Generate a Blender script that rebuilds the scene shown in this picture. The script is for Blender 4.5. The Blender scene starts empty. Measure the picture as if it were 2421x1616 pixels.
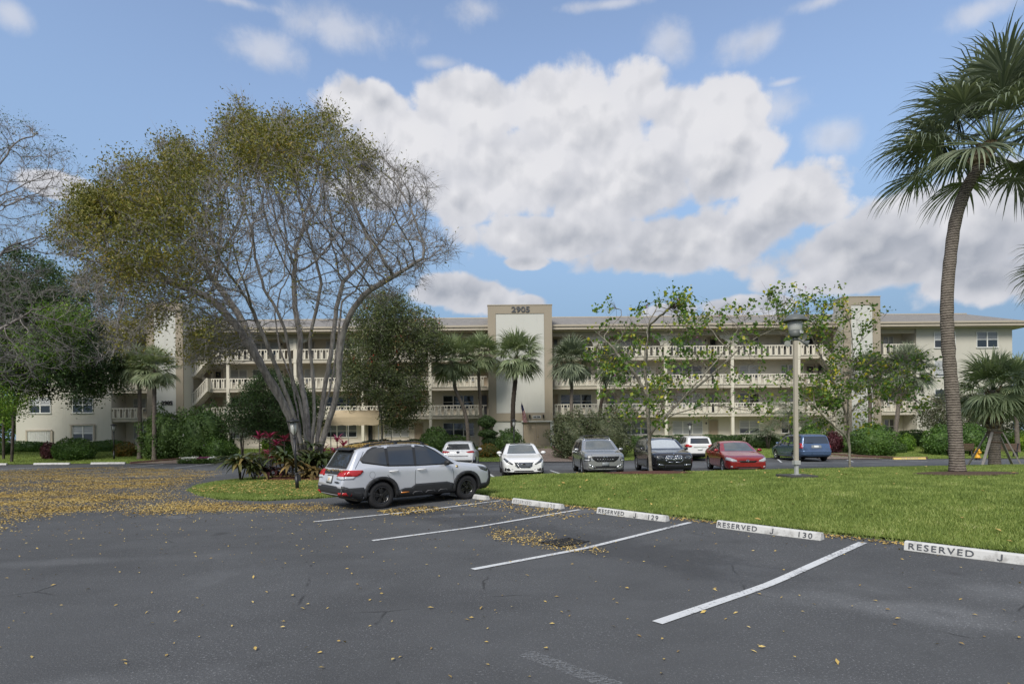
import bpy, bmesh, math, random
import numpy as np
from mathutils import Vector, Matrix
from mathutils.bvhtree import BVHTree
from mathutils.geometry import delaunay_2d_cdt
random.seed(7); rng = np.random.default_rng(7)
SC = bpy.context.scene
COL = SC.collection
PI = math.pi
# ------------------------------------------------------------------ camera
F = 1380.0; ROLL = 0.009; CAMH = 1.9; HX, HY = 1210.5, 1025.0
cam_d = bpy.data.cameras.new('camera'); cam = bpy.data.objects.new('camera', cam_d); COL.objects.link(cam)
cam.location = (0, 0, CAMH); cam.rotation_euler = (PI/2, ROLL, 0)
cam_d.sensor_width = 36; cam_d.lens = F/2421*36; cam_d.shift_y = (HY-808)/2421
cam_d.clip_end = 2000; cam_d.clip_start = 0.1
SC.camera = cam
SC.view_settings.view_transform = 'Standard'; SC.view_settings.look = 'None'
SC.view_settings.gamma = 1; SC.view_settings.exposure = 0.58
SC.render.engine = 'CYCLES'
SC.cycles.use_denoising = True
SC.cycles.max_bounces = 6; SC.cycles.diffuse_bounces = 3; SC.cycles.glossy_bounces = 3
SC.cycles.transparent_max_bounces = 8; SC.cycles.caustics_reflective = False; SC.cycles.caustics_refractive = False

def at(x, y, Y):
    dx = x-HX; dy = y-HY
    return Vector(((dx-ROLL*dy)*Y/F, Y, CAMH-(dy+ROLL*dx)*Y/F))
def gx(x, Y): return (x-HX)*Y/F

# ------------------------------------------------------------------ world
SUN_EL, SUN_ROT = math.radians(42), math.radians(203)   # sun behind the camera to the left, veiled by cloud
W = bpy.data.worlds.new('World'); SC.world = W; W.use_nodes = True
nt = W.node_tree; nt.nodes.clear()
def N(t, tree=None, **kw):
    n = (tree or nt).nodes.new(t)
    for k, v in kw.items(): setattr(n, k, v)
    return n
def L(a, b, tree=None): (tree or nt).links.new(a, b)
def M(op, a, b=None, c=None, tree=None, clamp=False):
    n = N('ShaderNodeMath', tree, operation=op, use_clamp=clamp)
    for i, v in enumerate((a, b, c)):
        if v is None: continue
        if isinstance(v, (int, float)): n.inputs[i].default_value = v
        else: L(v, n.inputs[i], tree)
    return n.outputs[0]
def mixc(fac, a, b, tree=None, blend='MIX'):
    n = N('ShaderNodeMix', tree, data_type='RGBA', blend_type=blend)
    for sock, v in ((n.inputs[0], fac), (n.inputs[6], a), (n.inputs[7], b)):
        if isinstance(v, (int, float)): sock.default_value = v
        elif isinstance(v, (tuple, list)): sock.default_value = tuple(v)+(1,) if len(v) == 3 else v
        else: L(v, sock, tree)
    return n.outputs[2]
def sstep(v, lo, hi, tree=None):
    n = N('ShaderNodeMapRange', tree, interpolation_type='SMOOTHSTEP')
    L(v, n.inputs[0], tree); n.inputs[1].default_value = lo; n.inputs[2].default_value = hi
    return n.outputs[0]
sky = N('ShaderNodeTexSky', sky_type='NISHITA', sun_disc=False, sun_elevation=SUN_EL, sun_rotation=SUN_ROT,
        air_density=1.0, dust_density=0.25, ozone_density=2.2)
tc = N('ShaderNodeTexCoord'); sep = N('ShaderNodeSeparateXYZ'); L(tc.outputs['Generated'], sep.inputs[0])
az = M('ARCTAN2', sep.outputs[0], sep.outputs[1]); el = M('ARCSINE', sep.outputs[2])
ae = N('ShaderNodeCombineXYZ'); L(az, ae.inputs[0]); L(el, ae.inputs[1])
def noise(vec, scale, detail=4, rough=.55, tree=None, dist=0):
    n = N('ShaderNodeTexNoise', tree); n.inputs['Scale'].default_value = scale; n.inputs['Detail'].default_value = detail
    n.inputs['Roughness'].default_value = rough; n.inputs['Distortion'].default_value = dist
    if vec is not None: L(vec, n.inputs['Vector'], tree)
    return n
SKY_STRENGTH = 0.15
# (x, y, rx, ry) seen in the photograph's pixels, turned into directions of the real sky
BLOBS = [(880,245,150,70),(1110,265,190,110),(1330,250,150,115),(1400,300,240,170),(1650,290,190,120),(1230,400,300,130),(1000,330,190,110),(1480,430,330,150),(1700,380,190,120),
         (1350,560,330,70),(1650,560,330,90),(1880,470,170,110),(2050,590,330,90),(2200,500,200,110),(2360,500,140,130),(1100,470,140,80),(1250,620,70,22),
         (2330,660,220,70),(1130,700,130,55),(1040,690,90,45),(1250,720,60,30),(1740,725,110,30),(1600,735,70,22),(1830,720,60,28),(2250,600,260,90),(2080,640,330,62),(1560,600,260,60),(150,440,120,40),(880,450,120,60)]
WISPS = [(640,120,120,70),(830,70,210,75),(1150,25,90,60),(560,0,190,25),(1590,100,80,70),(1790,95,120,55),(1950,5,110,30),(2330,25,120,45),(1450,10,120,20),(1040,150,60,25),(1860,195,60,14),(40,30,60,50),(1800,260,150,70),(1960,330,110,60)]
def field(blobs, vec):
    cur = None
    for (x, y, rx, ry) in blobs:
        dx = x-HX; v = HY-(y+ROLL*dx); a0 = math.atan(dx/F); d = math.hypot(F, dx); e0 = math.atan(v/d)
        ra = rx/F*math.cos(a0)**2; re = ry/d*math.cos(e0)**2
        s = N('ShaderNodeVectorMath', operation='SUBTRACT'); L(vec, s.inputs[0]); s.inputs[1].default_value = (a0, e0, 0)
        m = N('ShaderNodeVectorMath', operation='MULTIPLY'); L(s.outputs[0], m.inputs[0]); m.inputs[1].default_value = (1/ra, 1/re, 0)
        ln = N('ShaderNodeVectorMath', operation='LENGTH'); L(m.outputs[0], ln.inputs[0])
        o = M('SUBTRACT', 1.0, ln.outputs['Value'])
        cur = o if cur is None else M('MAXIMUM', cur, o)
    return cur
nA = noise(ae.outputs[0], 9, 8, .62, dist=.2); nB = noise(ae.outputs[0], 4.2, 6, .55, dist=.3); nC = noise(ae.outputs[0], 22, 6, .6)
fld = field(BLOBS, ae.outputs[0]); wsp = field(WISPS, ae.outputs[0])
d1 = M('ADD', fld, M('MULTIPLY', M('SUBTRACT', nA.outputs[0], .46), 1.1))
def billow(vec, sc):
    v = N('ShaderNodeTexVoronoi', feature='F1'); L(vec, v.inputs['Vector']); v.inputs['Scale'].default_value = sc; v.inputs['Detail'].default_value = 2; v.inputs['Roughness'].default_value = .5
    return v.outputs['Distance']
wv_ = N('ShaderNodeVectorMath', operation='SCALE'); L(nA.outputs[1], wv_.inputs[0]); wv_.inputs['Scale'].default_value = .035
aw_ = N('ShaderNodeVectorMath', operation='ADD'); L(ae.outputs[0], aw_.inputs[0]); L(wv_.outputs[0], aw_.inputs[1])
def aoff(o): 
    n = N('ShaderNodeVectorMath', operation='ADD'); L(aw_.outputs[0], n.inputs[0]); n.inputs[1].default_value = o; return n.outputs[0]
b1 = billow(aw_.outputs[0], 11); b2 = billow(aoff((-.008, .018, 0)), 11)
d1 = M('ADD', d1, M('MULTIPLY', M('SUBTRACT', .80, b1), .50))
cl = sstep(d1, .02, .30)
d2 = M('ADD', wsp, M('MULTIPLY', M('SUBTRACT', nA.outputs[0], .5), 2.4))
cw = M('MULTIPLY', sstep(d2, .0, 1.0), .62)
# elsewhere in the sky (behind and beside the view): broken cloud
nD = noise(tc.outputs['Generated'], 2.6, 7, .6)
off = M('MAXIMUM', sstep(M('ABSOLUTE', az), .80, 1.05), sstep(el, .68, .9))
cg = M('MULTIPLY', sstep(nD.outputs[0], .42, .56), off)
cov = M('MAXIMUM', M('MAXIMUM', cl, cw), cg)
def shifted(vec, o):
    n = N('ShaderNodeVectorMath', operation='ADD'); L(vec, n.inputs[0]); n.inputs[1].default_value = o; return n.outputs[0]
r1 = noise(ae.outputs[0], 6.5, 3, .5, dist=.3); r2 = noise(shifted(ae.outputs[0], (-.016, .034, 0)), 6.5, 3, .5, dist=.3)
r3 = noise(ae.outputs[0], 19, 4, .55, dist=.2); r4 = noise(shifted(ae.outputs[0], (-.005, .012, 0)), 19, 4, .55, dist=.2)
relief = M('ADD', M('ADD', M('MULTIPLY', M('SUBTRACT', r1.outputs[0], r2.outputs[0]), 2.2), M('MULTIPLY', M('SUBTRACT', r3.outputs[0], r4.outputs[0]), .7)), M('MULTIPLY', M('SUBTRACT', b2, b1), 1.0))
up = sstep(M('ADD', el, M('MULTIPLY', M('SUBTRACT', nB.outputs[0], .5), .30)), .24, .46)
low = sstep(el, .20, .13)
thick = sstep(d1, .10, 1.0)
shade = M('ADD', M('ADD', M('MULTIPLY', M('MAXIMUM', up, M('MULTIPLY', low, .8)), .62), .26), relief, clamp=True)
cc = mixc(shade, (.255, .275, .318), (.53, .53, .55))
edge = M('MULTIPLY', M('SUBTRACT', 1.0, thick), .55)
cc = mixc(edge, cc, (.48, .485, .52))
bg1 = N('ShaderNodeBackground'); bg1.inputs[1].default_value = SKY_STRENGTH; hs_ = N('ShaderNodeHueSaturation'); hs_.inputs['Saturation'].default_value = .88; L(sky.outputs[0], hs_.inputs['Color']); hz = M('MULTIPLY', sstep(el, .60, .10), .95); L(mixc(hz, hs_.outputs[0], (1.02, 1.62, 2.40)), bg1.inputs[0])
bg2 = N('ShaderNodeBackground'); bg2.inputs[1].default_value = 1.0; L(cc, bg2.inputs[0])
ms = N('ShaderNodeMixShader'); L(cov, ms.inputs[0]); L(bg1.outputs[0], ms.inputs[1]); L(bg2.outputs[0], ms.inputs[2])
wo = N('ShaderNodeOutputWorld'); L(ms.outputs[0], wo.inputs[0])
sd = bpy.data.lights.new('sun', 'SUN'); sd.energy = 2.2; sd.angle = math.radians(22); sd.color = (1, .95, .87)
so = bpy.data.objects.new('sun', sd); COL.objects.link(so)
sdir = Vector((math.sin(SUN_ROT)*math.cos(SUN_EL), math.cos(SUN_ROT)*math.cos(SUN_EL), math.sin(SUN_EL)))
so.rotation_euler = sdir.to_track_quat('Z', 'Y').to_euler()

# ------------------------------------------------------------------ materials
MATS = {}
def newmat(name):
    m = bpy.data.materials.new(name); m.use_nodes = True; m.node_tree.nodes.clear(); MATS[name] = m
    return m, m.node_tree
def bsdf(t, col, rough=.6, metal=0, spec=.5, normal=None, coat=0):
    p = N('ShaderNodeBsdfPrincipled', t)
    if isinstance(col, (tuple, list)): p.inputs['Base Color'].default_value = tuple(col)+(1,)
    else: L(col, p.inputs['Base Color'], t)
    if isinstance(rough, (int, float)): p.inputs['Roughness'].default_value = rough
    else: L(rough, p.inputs['Roughness'], t)
    p.inputs['Metallic'].default_value = metal; p.inputs['Specular IOR Level'].default_value = spec
    if coat: p.inputs['Coat Weight'].default_value = coat; p.inputs['Coat Roughness'].default_value = .04
    if normal is not None: L(normal, p.inputs['Normal'], t)
    return p
def out(t, sh):
    o = N('ShaderNodeOutputMaterial', t); L(sh, o.inputs[0], t)
def bump(t, h, strength=.3, dist=.02):
    b = N('ShaderNodeBump', t); b.inputs['Strength'].default_value = strength; b.inputs['Distance'].default_value = dist
    L(h, b.inputs['Height'], t); return b.outputs[0]
def objco(t, scale=None):
    c = N('ShaderNodeTexCoord', t)
    if scale is None: return c.outputs['Object']
    m = N('ShaderNodeMapping', t); L(c.outputs['Object'], m.inputs[0], t); m.inputs['Scale'].default_value = scale
    return m.outputs[0]
def simple(name, col, rough=.6, metal=0, spec=.5, var=.12, nscale=3.0, coat=0, bmp=0, bscale=40):
    m, t = newmat(name); co = objco(t)
    n = noise(co, nscale, 5, .6, t)
    f = M('MULTIPLY', M('SUBTRACT', n.outputs[0], .5, tree=t), var*2, tree=t)
    c = mixc(1.0, col, (1, 1, 1), t, 'MULTIPLY')
    hs = N('ShaderNodeHueSaturation', t); L(c, hs.inputs['Color'], t); 
    if 'stucco' in name or name in ('gallery_wall', 'panel_white', 'slab_paint', 'railing_paint'):
        ns_ = noise(objco(t, (1.4, 1.4, .10)), 1.0, 6, .7, t); nb_ = noise(objco(t, (.5, .5, .5)), 1.0, 4, .6, t)
        f = M('ADD', f, M('MULTIPLY', M('MULTIPLY', sstep(ns_.outputs[0], .50, .75, t), sstep(nb_.outputs[0], .4, .65, t), tree=t), -.20, tree=t), tree=t)
    L(M('ADD', f, 1.0, tree=t), hs.inputs['Value'], t)
    nm = None
    if bmp:
        n2 = noise(co, bscale, 4, .6, t); nm = bump(t, n2.outputs[0], bmp, .02)
    p = bsdf(t, hs.outputs[0], rough, metal, spec, nm, coat); out(t, p.outputs[0]); return m
def foliage(name, cols, rough=.5, trans=.25, spec=.35, nsc=.6):
    if name.startswith('leaf') and 'litter' not in name and 'dry' not in name: cols = [(p_, tuple(v*(1.75 if 'orchid' not in name else 1.4) for v in c_)) for p_, c_ in cols]
    """cols: list of (pos, rgb); colour varies leaf by leaf, and slowly through the plant"""
    m, t = newmat(name)
    g = N('ShaderNodeNewGeometry', t); n = noise(g.outputs['Position'], nsc, 3, .5, t)
    f = M('ADD', M('MULTIPLY', g.outputs['Random Per Island'], .6, tree=t), M('MULTIPLY', M('SUBTRACT', n.outputs[0], .3, tree=t), 1.0, tree=t), tree=t, clamp=True)
    r = N('ShaderNodeValToRGB', t); L(f, r.inputs[0], t)
    e = r.color_ramp.elements
    while len(e) < len(cols): e.new(.5)
    for i, (p, c) in enumerate(cols): e[i].position = p; e[i].color = tuple(c)+(1,)
    p = bsdf(t, r.outputs[0], rough, 0, spec)
    tr = N('ShaderNodeBsdfTranslucent', t); L(mixc(1.0, r.outputs[0], (1.0, 1.0, .6), t, 'MULTIPLY'), tr.inputs[0], t)
    mx = N('ShaderNodeMixShader', t); mx.inputs[0].default_value = trans; L(p.outputs[0], mx.inputs[1], t); L(tr.outputs[0], mx.inputs[2], t)
    out(t, mx.outputs[0]); return m

simple('cream_stucco', (.52, .50, .43), .85, var=.07, nscale=.25, bmp=.15)
simple('tan_stucco', (.33, .285, .215), .85, var=.08, nscale=.4, bmp=.15)
simple('gallery_wall', (.68, .64, .54), .85, var=.06, nscale=.4)
simple('railing_paint', (.66, .62, .52), .7, var=.06)
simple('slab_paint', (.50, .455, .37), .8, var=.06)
simple('post_paint', (.66, .62, .51), .7, var=.05)
simple('panel_white', (.55, .55, .50), .8, var=.05, nscale=.4)
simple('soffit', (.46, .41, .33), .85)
simple('fascia', (.42, .37, .29), .6)
simple('window_frame', (.72, .72, .68), .5, var=.03)
simple('door_paint', (.37, .30, .215), .6)
simple('door_dark', (.055, .06, .065), .35)
simple('glass_dark', (.022, .026, .03), .06, var=.3, nscale=1.5, spec=.8)
simple('blind_light', (.42, .43, .43), .25, var=.25, nscale=1.2, spec=.6)
simple('blind_mid', (.20, .21, .215), .2, var=.3, nscale=1.2, spec=.7)
simple('curtain', (.52, .50, .45), .5, var=.12, nscale=2)
simple('black_letter', (.012, .012, .014), .6)
simple('grey_letter', (.07, .075, .085), .5)
simple('black_metal', (.016, .016, .018), .4, var=.2)
simple('brass', (.55, .42, .2), .3, metal=.8)
simple('lamp_glass', (.42, .43, .40), .25, var=.1)
simple('concrete', (.36, .34, .31), .9, var=.15, nscale=6, bmp=.3)
simple('dark_concrete', (.055, .052, .05), .9, var=.25, nscale=8, bmp=.4)
simple('pole_beige', (.40, .36, .29), .7, var=.08)
simple('pole_grey', (.40, .41, .39), .5)
simple('lamp_grey', (.11, .12, .115), .5)
simple('canvas', (.66, .53, .34), .85, var=.12, nscale=2)
simple('hydrant_yellow', (.70, .36, .02), .35, var=.1)
simple('wood_grey', (.30, .275, .25), .85, var=.3, nscale=9)
simple('wood_brown', (.11, .07, .05), .75, var=.25, nscale=9)
simple('mulch_red', (.10, .035, .02), .95, var=.6, nscale=30, bmp=1, bscale=60)
simple('mulch_brown', (.085, .05, .03), .95, var=.6, nscale=30, bmp=1, bscale=60)
simple('white_stone', (.62, .62, .60), .8, var=.3, nscale=20)
simple('flag_red', (.35, .02, .03), .7); simple('flag_white', (.62, .60, .60), .7); simple('flag_blue', (.012, .015, .07), .7)
simple('rubber', (.014, .014, .015), .85, var=.15)
simple('tyre_side', (.028, .028, .03), .7)
simple('alloy', (.55, .56, .58), .25, metal=.85)
simple('alloy_black', (.012, .012, .013), .22, spec=.7)
simple('chrome', (.75, .76, .78), .1, metal=1)
simple('clad', (.022, .023, .025), .55, var=.1)
simple('clad_grey', (.10, .10, .105), .5)
simple('grille_black', (.008, .008, .009), .3)
simple('red_lens', (.42, .012, .012), .12, spec=.8)
simple('amber_lens', (.6, .2, .02), .12, spec=.8)
simple('clear_lens', (.52, .54, .56), .08, spec=.9, var=.3, nscale=14)
simple('dark_lens', (.06, .065, .07), .05, spec=1.0, var=.5, nscale=10)
simple('sunshade', (.62, .66, .67), .3, metal=.35, var=.25, nscale=12)
simple('plate_white', (.62, .64, .62), .4, var=.05); simple('plate_grey', (.22, .24, .25), .4, var=.4, nscale=20)
simple('car_glass', (.030, .034, .038), .03, spec=1.0, var=.2)
simple('car_glass_light', (.11, .125, .125), .05, spec=1.0, var=.5, nscale=2.5)
simple('silver_emblem', (.6, .6, .62), .2, metal=.9)
def paint(name, col, metal=.3, rough=.28):
    m, t = newmat(name); co = objco(t)
    n = noise(co, 900, 2, .5, t); n2 = noise(co, 2.2, 5, .6, t)
    c = mixc(M('MULTIPLY', n2.outputs[0], .10, tree=t), col, (.22, .20, .17), t)
    rr = M('ADD', M('MULTIPLY', n2.outputs[0], .12, tree=t), rough-.06, tree=t)
    p = bsdf(t, c, rr, metal, .5, None, .8); out(t, p.outputs[0]); return m
paint('paint_silver', (.60, .62, .66), .3, .3); paint('paint_white', (.82, .82, .81), 0, .3); paint('paint_grey', (.40, .405, .40), .6, .28)
paint('paint_black', (.013, .013, .017), .1, .18); paint('paint_red', (.36, .018, .02), .25, .22); paint('paint_blue', (.075, .13, .24), .5, .28)
def bark(name, c1, c2, sc=(9, 9, 2.2), b=.8):
    m, t = newmat(name); co = objco(t, sc); n = noise(co, 1.0, 8, .65, t); n2 = noise(objco(t), 1.1, 4, .6, t)
    f = M('ADD', M('MULTIPLY', n.outputs[0], 1.4, tree=t), M('MULTIPLY', n2.outputs[0], .6, tree=t), tree=t)
    c = mixc(sstep(f, .65, 1.35, t), c1, c2, t)
    out(t, bsdf(t, c, .9, 0, .2, bump(t, n.outputs[0], b, .03)).outputs[0]); return m
bark('bark_grey', (.115, .105, .095), (.36, .335, .305)); bark('twig_grey', (.20, .19, .185), (.33, .315, .305), b=.3)
bark('bark_dark', (.03, .025, .02), (.11, .095, .08)); bark('bark_pale', (.13, .12, .095), (.36, .33, .27), (4, 4, 6)); bark('twig_brown', (.08, .06, .05), (.19, .15, .12), b=.3)
def palmbark(name, c1, c2, rings=26):
    m, t = newmat(name); co = objco(t)
    w = N('ShaderNodeTexWave', t, wave_type='BANDS', bands_direction='Z'); L(co, w.inputs[0], t)
    w.inputs['Scale'].default_value = rings/6.28; w.inputs['Distortion'].default_value = 2.5; w.inputs['Detail'].default_value = 3; w.inputs['Detail Scale'].default_value = 4
    n = noise(co, 7, 6, .7, t)
    f = M('ADD', M('MULTIPLY', w.outputs[1], .45, tree=t), M('MULTIPLY', n.outputs[0], .8, tree=t), tree=t)
    c = mixc(sstep(f, .25, .95, t), c1, c2, t)
    out(t, bsdf(t, c, .95, 0, .15, bump(t, f, 1, .03)).outputs[0]); return m
palmbark('palm_bark', (.065, .054, .046), (.25, .215, .18)); palmbark('palm_bark_dark', (.022, .018, .015), (.085, .07, .055)); palmbark('palm_boot', (.09, .055, .03), (.33, .27, .19), 10)

foliage('leaf_olive', [(0, (.058, .072, .018)), (.45, (.105, .108, .020)), (.8, (.160, .135, .024)), (1, (.17, .10, .022))], trans=.3)
foliage('leaf_green', [(0, (.026, .048, .014)), (.5, (.046, .082, .022)), (1, (.09, .14, .03))])
foliage('leaf_dark', [(0, (.022, .040, .015)), (.6, (.040, .070, .022)), (1, (.075, .115, .03))])
foliage('leaf_bright', [(0, (.03, .07, .012)), (.5, (.085, .16, .02)), (1, (.20, .27, .03))])
foliage('leaf_hedge', [(0, (.022, .050, .013)), (.5, (.048, .095, .018)), (1, (.10, .17, .03))], spec=.5)
foliage('leaf_bottlebrush', [(0, (.035, .052, .022)), (.6, (.075, .095, .036)), (.86, (.12, .12, .045)), (.93, (.22, .03, .02)), (1, (.26, .03, .02))])
foliage('leaf_greybush', [(0, (.035, .048, .024)), (.5, (.068, .082, .040)), (.92, (.10, .10, .055)), (1, (.20, .10, .07))])
foliage('leaf_orchid', [(0, (.035, .085, .02)), (.5, (.085, .155, .028)), (.72, (.17, .23, .035)), (.85, (.42, .38, .04)), (1, (.50, .33, .03))], trans=.35, nsc=1.2)
foliage('leaf_palm', [(0, (.085, .11, .06)), (.5, (.14, .175, .09)), (1, (.23, .25, .15))], rough=.45, spec=.5, trans=.2)
foliage('leaf_palm_dark', [(0, (.058, .075, .050)), (.5, (.10, .122, .078)), (1, (.23, .25, .17))], rough=.4, spec=.5, trans=.15)
foliage('leaf_orange', [(0, (.035, .06, .014)), (.45, (.07, .075, .018)), (.75, (.16, .09, .02)), (1, (.24, .12, .03))])
foliage('leaf_plum', [(0, (.025, .010, .012)), (1, (.07, .02, .025))])
foliage('leaf_pink', [(0, (.05, .012, .018)), (.45, (.28, .025, .08)), (1, (.40, .10, .16))], trans=.3)
foliage('leaf_strap', [(0, (.020, .032, .012)), (.55, (.05, .065, .024)), (.85, (.12, .115, .05)), (1, (.26, .15, .05))], rough=.35, spec=.5)
foliage('leaf_dry', [(0, (.06, .05, .022)), (.5, (.20, .14, .045)), (1, (.34, .22, .08))], trans=.1, rough=.8)
foliage('leaf_litter', [(0, (.15, .09, .04)), (.3, (.38, .26, .08)), (.7, (.54, .39, .12)), (1, (.62, .50, .25))], trans=.0, rough=.8)
foliage('flower_white', [(0, (.55, .55, .52)), (1, (.75, .75, .72))]); foliage('flower_purple', [(0, (.10, .02, .06)), (1, (.22, .04, .13))]); foliage('flower_mauve', [(0, (.28, .08, .2)), (1, (.45, .2, .38))])
foliage('grass_blade', [(0, (.085, .125, .03)), (.35, (.16, .225, .05)), (.7, (.28, .35, .09)), (.9, (.42, .46, .16)), (1, (.58, .55, .32))], trans=.25, rough=.6, nsc=1.3)
# ------------------------------------------------------------------ mesh helpers
class MB:
    def __init__(s): s.v = []; s.f = []; s.m = []; s.mi = 0; s.sm = []; s.smooth = False
    def add(s, vs, fs):
        o = len(s.v); s.v += [tuple(v) for v in vs]; s.f += [tuple(i+o for i in f) for f in fs]
        s.m += [s.mi]*len(fs); s.sm += [s.smooth]*len(fs); return s
    def box(s, x0, x1, y0, y1, z0, z1):
        return s.add([(x0,y0,z0),(x1,y0,z0),(x1,y1,z0),(x0,y1,z0),(x0,y0,z1),(x1,y0,z1),(x1,y1,z1),(x0,y1,z1)],
                     [(3,2,1,0),(4,5,6,7),(0,1,5,4),(1,2,6,5),(2,3,7,6),(3,0,4,7)])
    def prism(s, poly, axis, a, b):
        """poly: list of 2-D points; extruded along axis ('x','y','z') from a to b"""
        def P(u, v, w): return {'x': (w, u, v), 'y': (u, w, v), 'z': (u, v, w)}[axis]
        n = len(poly); vs = [P(u, v, a) for u, v in poly]+[P(u, v, b) for u, v in poly]
        area = sum(poly[i][0]*poly[(i+1) % n][1]-poly[(i+1) % n][0]*poly[i][1] for i in range(n))
        fs = [tuple(range(n))[::-1], tuple(range(n, 2*n))]+[(i, (i+1) % n, n+(i+1) % n, n+i) for i in range(n)]
        flip = (area < 0) != (b < a)
        if axis == 'y': flip = not flip
        if flip: fs = [f[::-1] for f in fs]
        return s.add(vs, fs)
    def tube(s, pts, rad, n=8, cap=True):
        pts = [Vector(p) for p in pts]; k = len(pts)
        if isinstance(rad, (int, float)): rad = [rad]*k
        vs = []; ref = None
        for i, p in enumerate(pts):
            d = (pts[min(i+1, k-1)]-pts[max(i-1, 0)]).normalized()
            if ref is None: ref = Vector((1, 0, 0)) if abs(d.x) < .8 else Vector((0, 1, 0))
            u = (ref-d*ref.dot(d)).normalized(); ref = u; w = d.cross(u)
            for j in range(n):
                a = 2*PI*j/n; vs.append(p+(u*math.cos(a)+w*math.sin(a))*rad[i])
        fs = [(i*n+j, i*n+(j+1) % n, (i+1)*n+(j+1) % n, (i+1)*n+j) for i in range(k-1) for j in range(n)]
        if cap: fs += [tuple(range(n))[::-1], tuple(range((k-1)*n, k*n))]
        return s.add(vs, fs)
    def lathe(s, prof, c=(0, 0, 0), n=24, axis='z', arc=(0, 2*PI)):
        full = abs(arc[1]-arc[0]-2*PI) < 1e-6; m = n if full else n+1; vs = []
        for j in range(m):
            a = arc[0]+(arc[1]-arc[0])*j/n; ca, sa = math.cos(a), math.sin(a)
            for r, h in prof:
                v = {'z': (r*ca, r*sa, h), 'y': (r*ca, h, r*sa), 'x': (h, r*ca, r*sa)}[axis]
                vs.append((v[0]+c[0], v[1]+c[1], v[2]+c[2]))
        k = len(prof); fs = []
        for j in range(n):
            j2 = (j+1) % m
            for i in range(k-1):
                f = (j*k+i, j2*k+i, j2*k+i+1, j*k+i+1)
                fs.append(f[::-1] if axis == 'y' else f)
        return s.add(vs, fs)
    def ell(s, c, r, n=12, m=8):
        return s.lathe([(max(1e-4, math.sin(PI*i/m)), -math.cos(PI*i/m)) for i in range(m+1)], (0, 0, 0), n) if False else s._ell(c, r, n, m)
    def _ell(s, c, r, n, m):
        vs = []; fs = []
        for i in range(m+1):
            t = PI*i/m
            for j in range(n):
                a = 2*PI*j/n; vs.append((c[0]+r[0]*max(1e-3, math.sin(t))*math.cos(a), c[1]+r[1]*max(1e-3, math.sin(t))*math.sin(a), c[2]-r[2]*math.cos(t)))
        for i in range(m):
            for j in range(n): fs.append((i*n+j, i*n+(j+1) % n, (i+1)*n+(j+1) % n, (i+1)*n+j))
        return s.add(vs, fs)
    def build(s, name, mats, parent=None, bevel=0, smooth=False, auto=None):
        me = bpy.data.meshes.new(name); me.from_pydata(s.v, [], s.f)
        if not isinstance(mats, (list, tuple)): mats = [mats]
        for k in mats: me.materials.append(MATS[k])
        me.polygons.foreach_set('material_index', s.m)
        me.polygons.foreach_set('use_smooth', [True]*len(s.f) if smooth else s.sm); me.update()
        o = bpy.data.objects.new(name, me); COL.objects.link(o)
        if parent is not None: o.parent = parent
        if bevel:
            b = o.modifiers.new('bevel', 'BEVEL'); b.width = bevel; b.segments = 2; b.limit_method = 'ANGLE'; b.angle_limit = .6
        return o
def arr_mesh(name, V, Fc, mats, parent=None, midx=None, smooth=False):
    """V (n,3) float, Fc (m,k) int with constant k"""
    V = np.asarray(V, np.float32); Fc = np.asarray(Fc, np.int32); k = Fc.shape[1]
    me = bpy.data.meshes.new(name)
    me.vertices.add(len(V)); me.vertices.foreach_set('co', V.ravel())
    me.loops.add(Fc.size); me.loops.foreach_set('vertex_index', Fc.ravel())
    me.polygons.add(len(Fc)); me.polygons.foreach_set('loop_start', np.arange(0, Fc.size, k, dtype=np.int32))
    if not isinstance(mats, (list, tuple)): mats = [mats]
    for q in mats: me.materials.append(MATS[q])
    if midx is not None: me.polygons.foreach_set('material_index', np.asarray(midx, np.int32))
    if smooth: me.polygons.foreach_set('use_smooth', np.ones(len(Fc), bool))
    me.update(calc_edges=True); me.validate()
    o = bpy.data.objects.new(name, me); COL.objects.link(o)
    if parent is not None: o.parent = parent
    return o
def tag(o, label=None, cat=None, group=None, kind=None):
    if label: o['label'] = label
    if cat: o['category'] = cat
    if group: o['group'] = group
    if kind: o['kind'] = kind
    return o
def thing(name, label, cat, loc=(0, 0, 0), rz=0, group=None):
    o = bpy.data.objects.new(name, None); COL.objects.link(o); o.location = loc; o.rotation_euler = (0, 0, rz)
    o.empty_display_size = .2
    return tag(o, label, cat, group)
def copy_tree(o, parent=None):
    c = o.copy(); COL.objects.link(c)
    if parent is not None: c.parent = parent
    for ch in list(o.children): copy_tree(ch, c)
    return c
def text_mesh(txt, size, depth, bold=0, spacing=1.0):
    cu = bpy.data.curves.new('t', 'FONT'); cu.body = txt; cu.size = size; cu.extrude = depth/2; cu.offset = bold
    cu.align_x = 'CENTER'; cu.align_y = 'CENTER'; cu.space_character = spacing; cu.resolution_u = 3
    o = bpy.data.objects.new('t', cu); COL.objects.link(o)
    dg = bpy.context.evaluated_depsgraph_get(); me = bpy.data.meshes.new_from_object(o.evaluated_get(dg))
    bpy.data.objects.remove(o); bpy.data.curves.remove(cu); return me
def text_obj(name, txt, size, depth, mat, parent, loc, rot=(PI/2, 0, 0), bold=0, spacing=1.0, sx=1):
    me = text_mesh(txt, size, depth, bold, spacing); me.materials.clear(); me.materials.append(MATS[mat])
    me.name = name; o = bpy.data.objects.new(name, me); COL.objects.link(o); o.parent = parent
    o.location = loc; o.rotation_euler = rot; o.scale = (sx, 1, 1); return o

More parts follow.
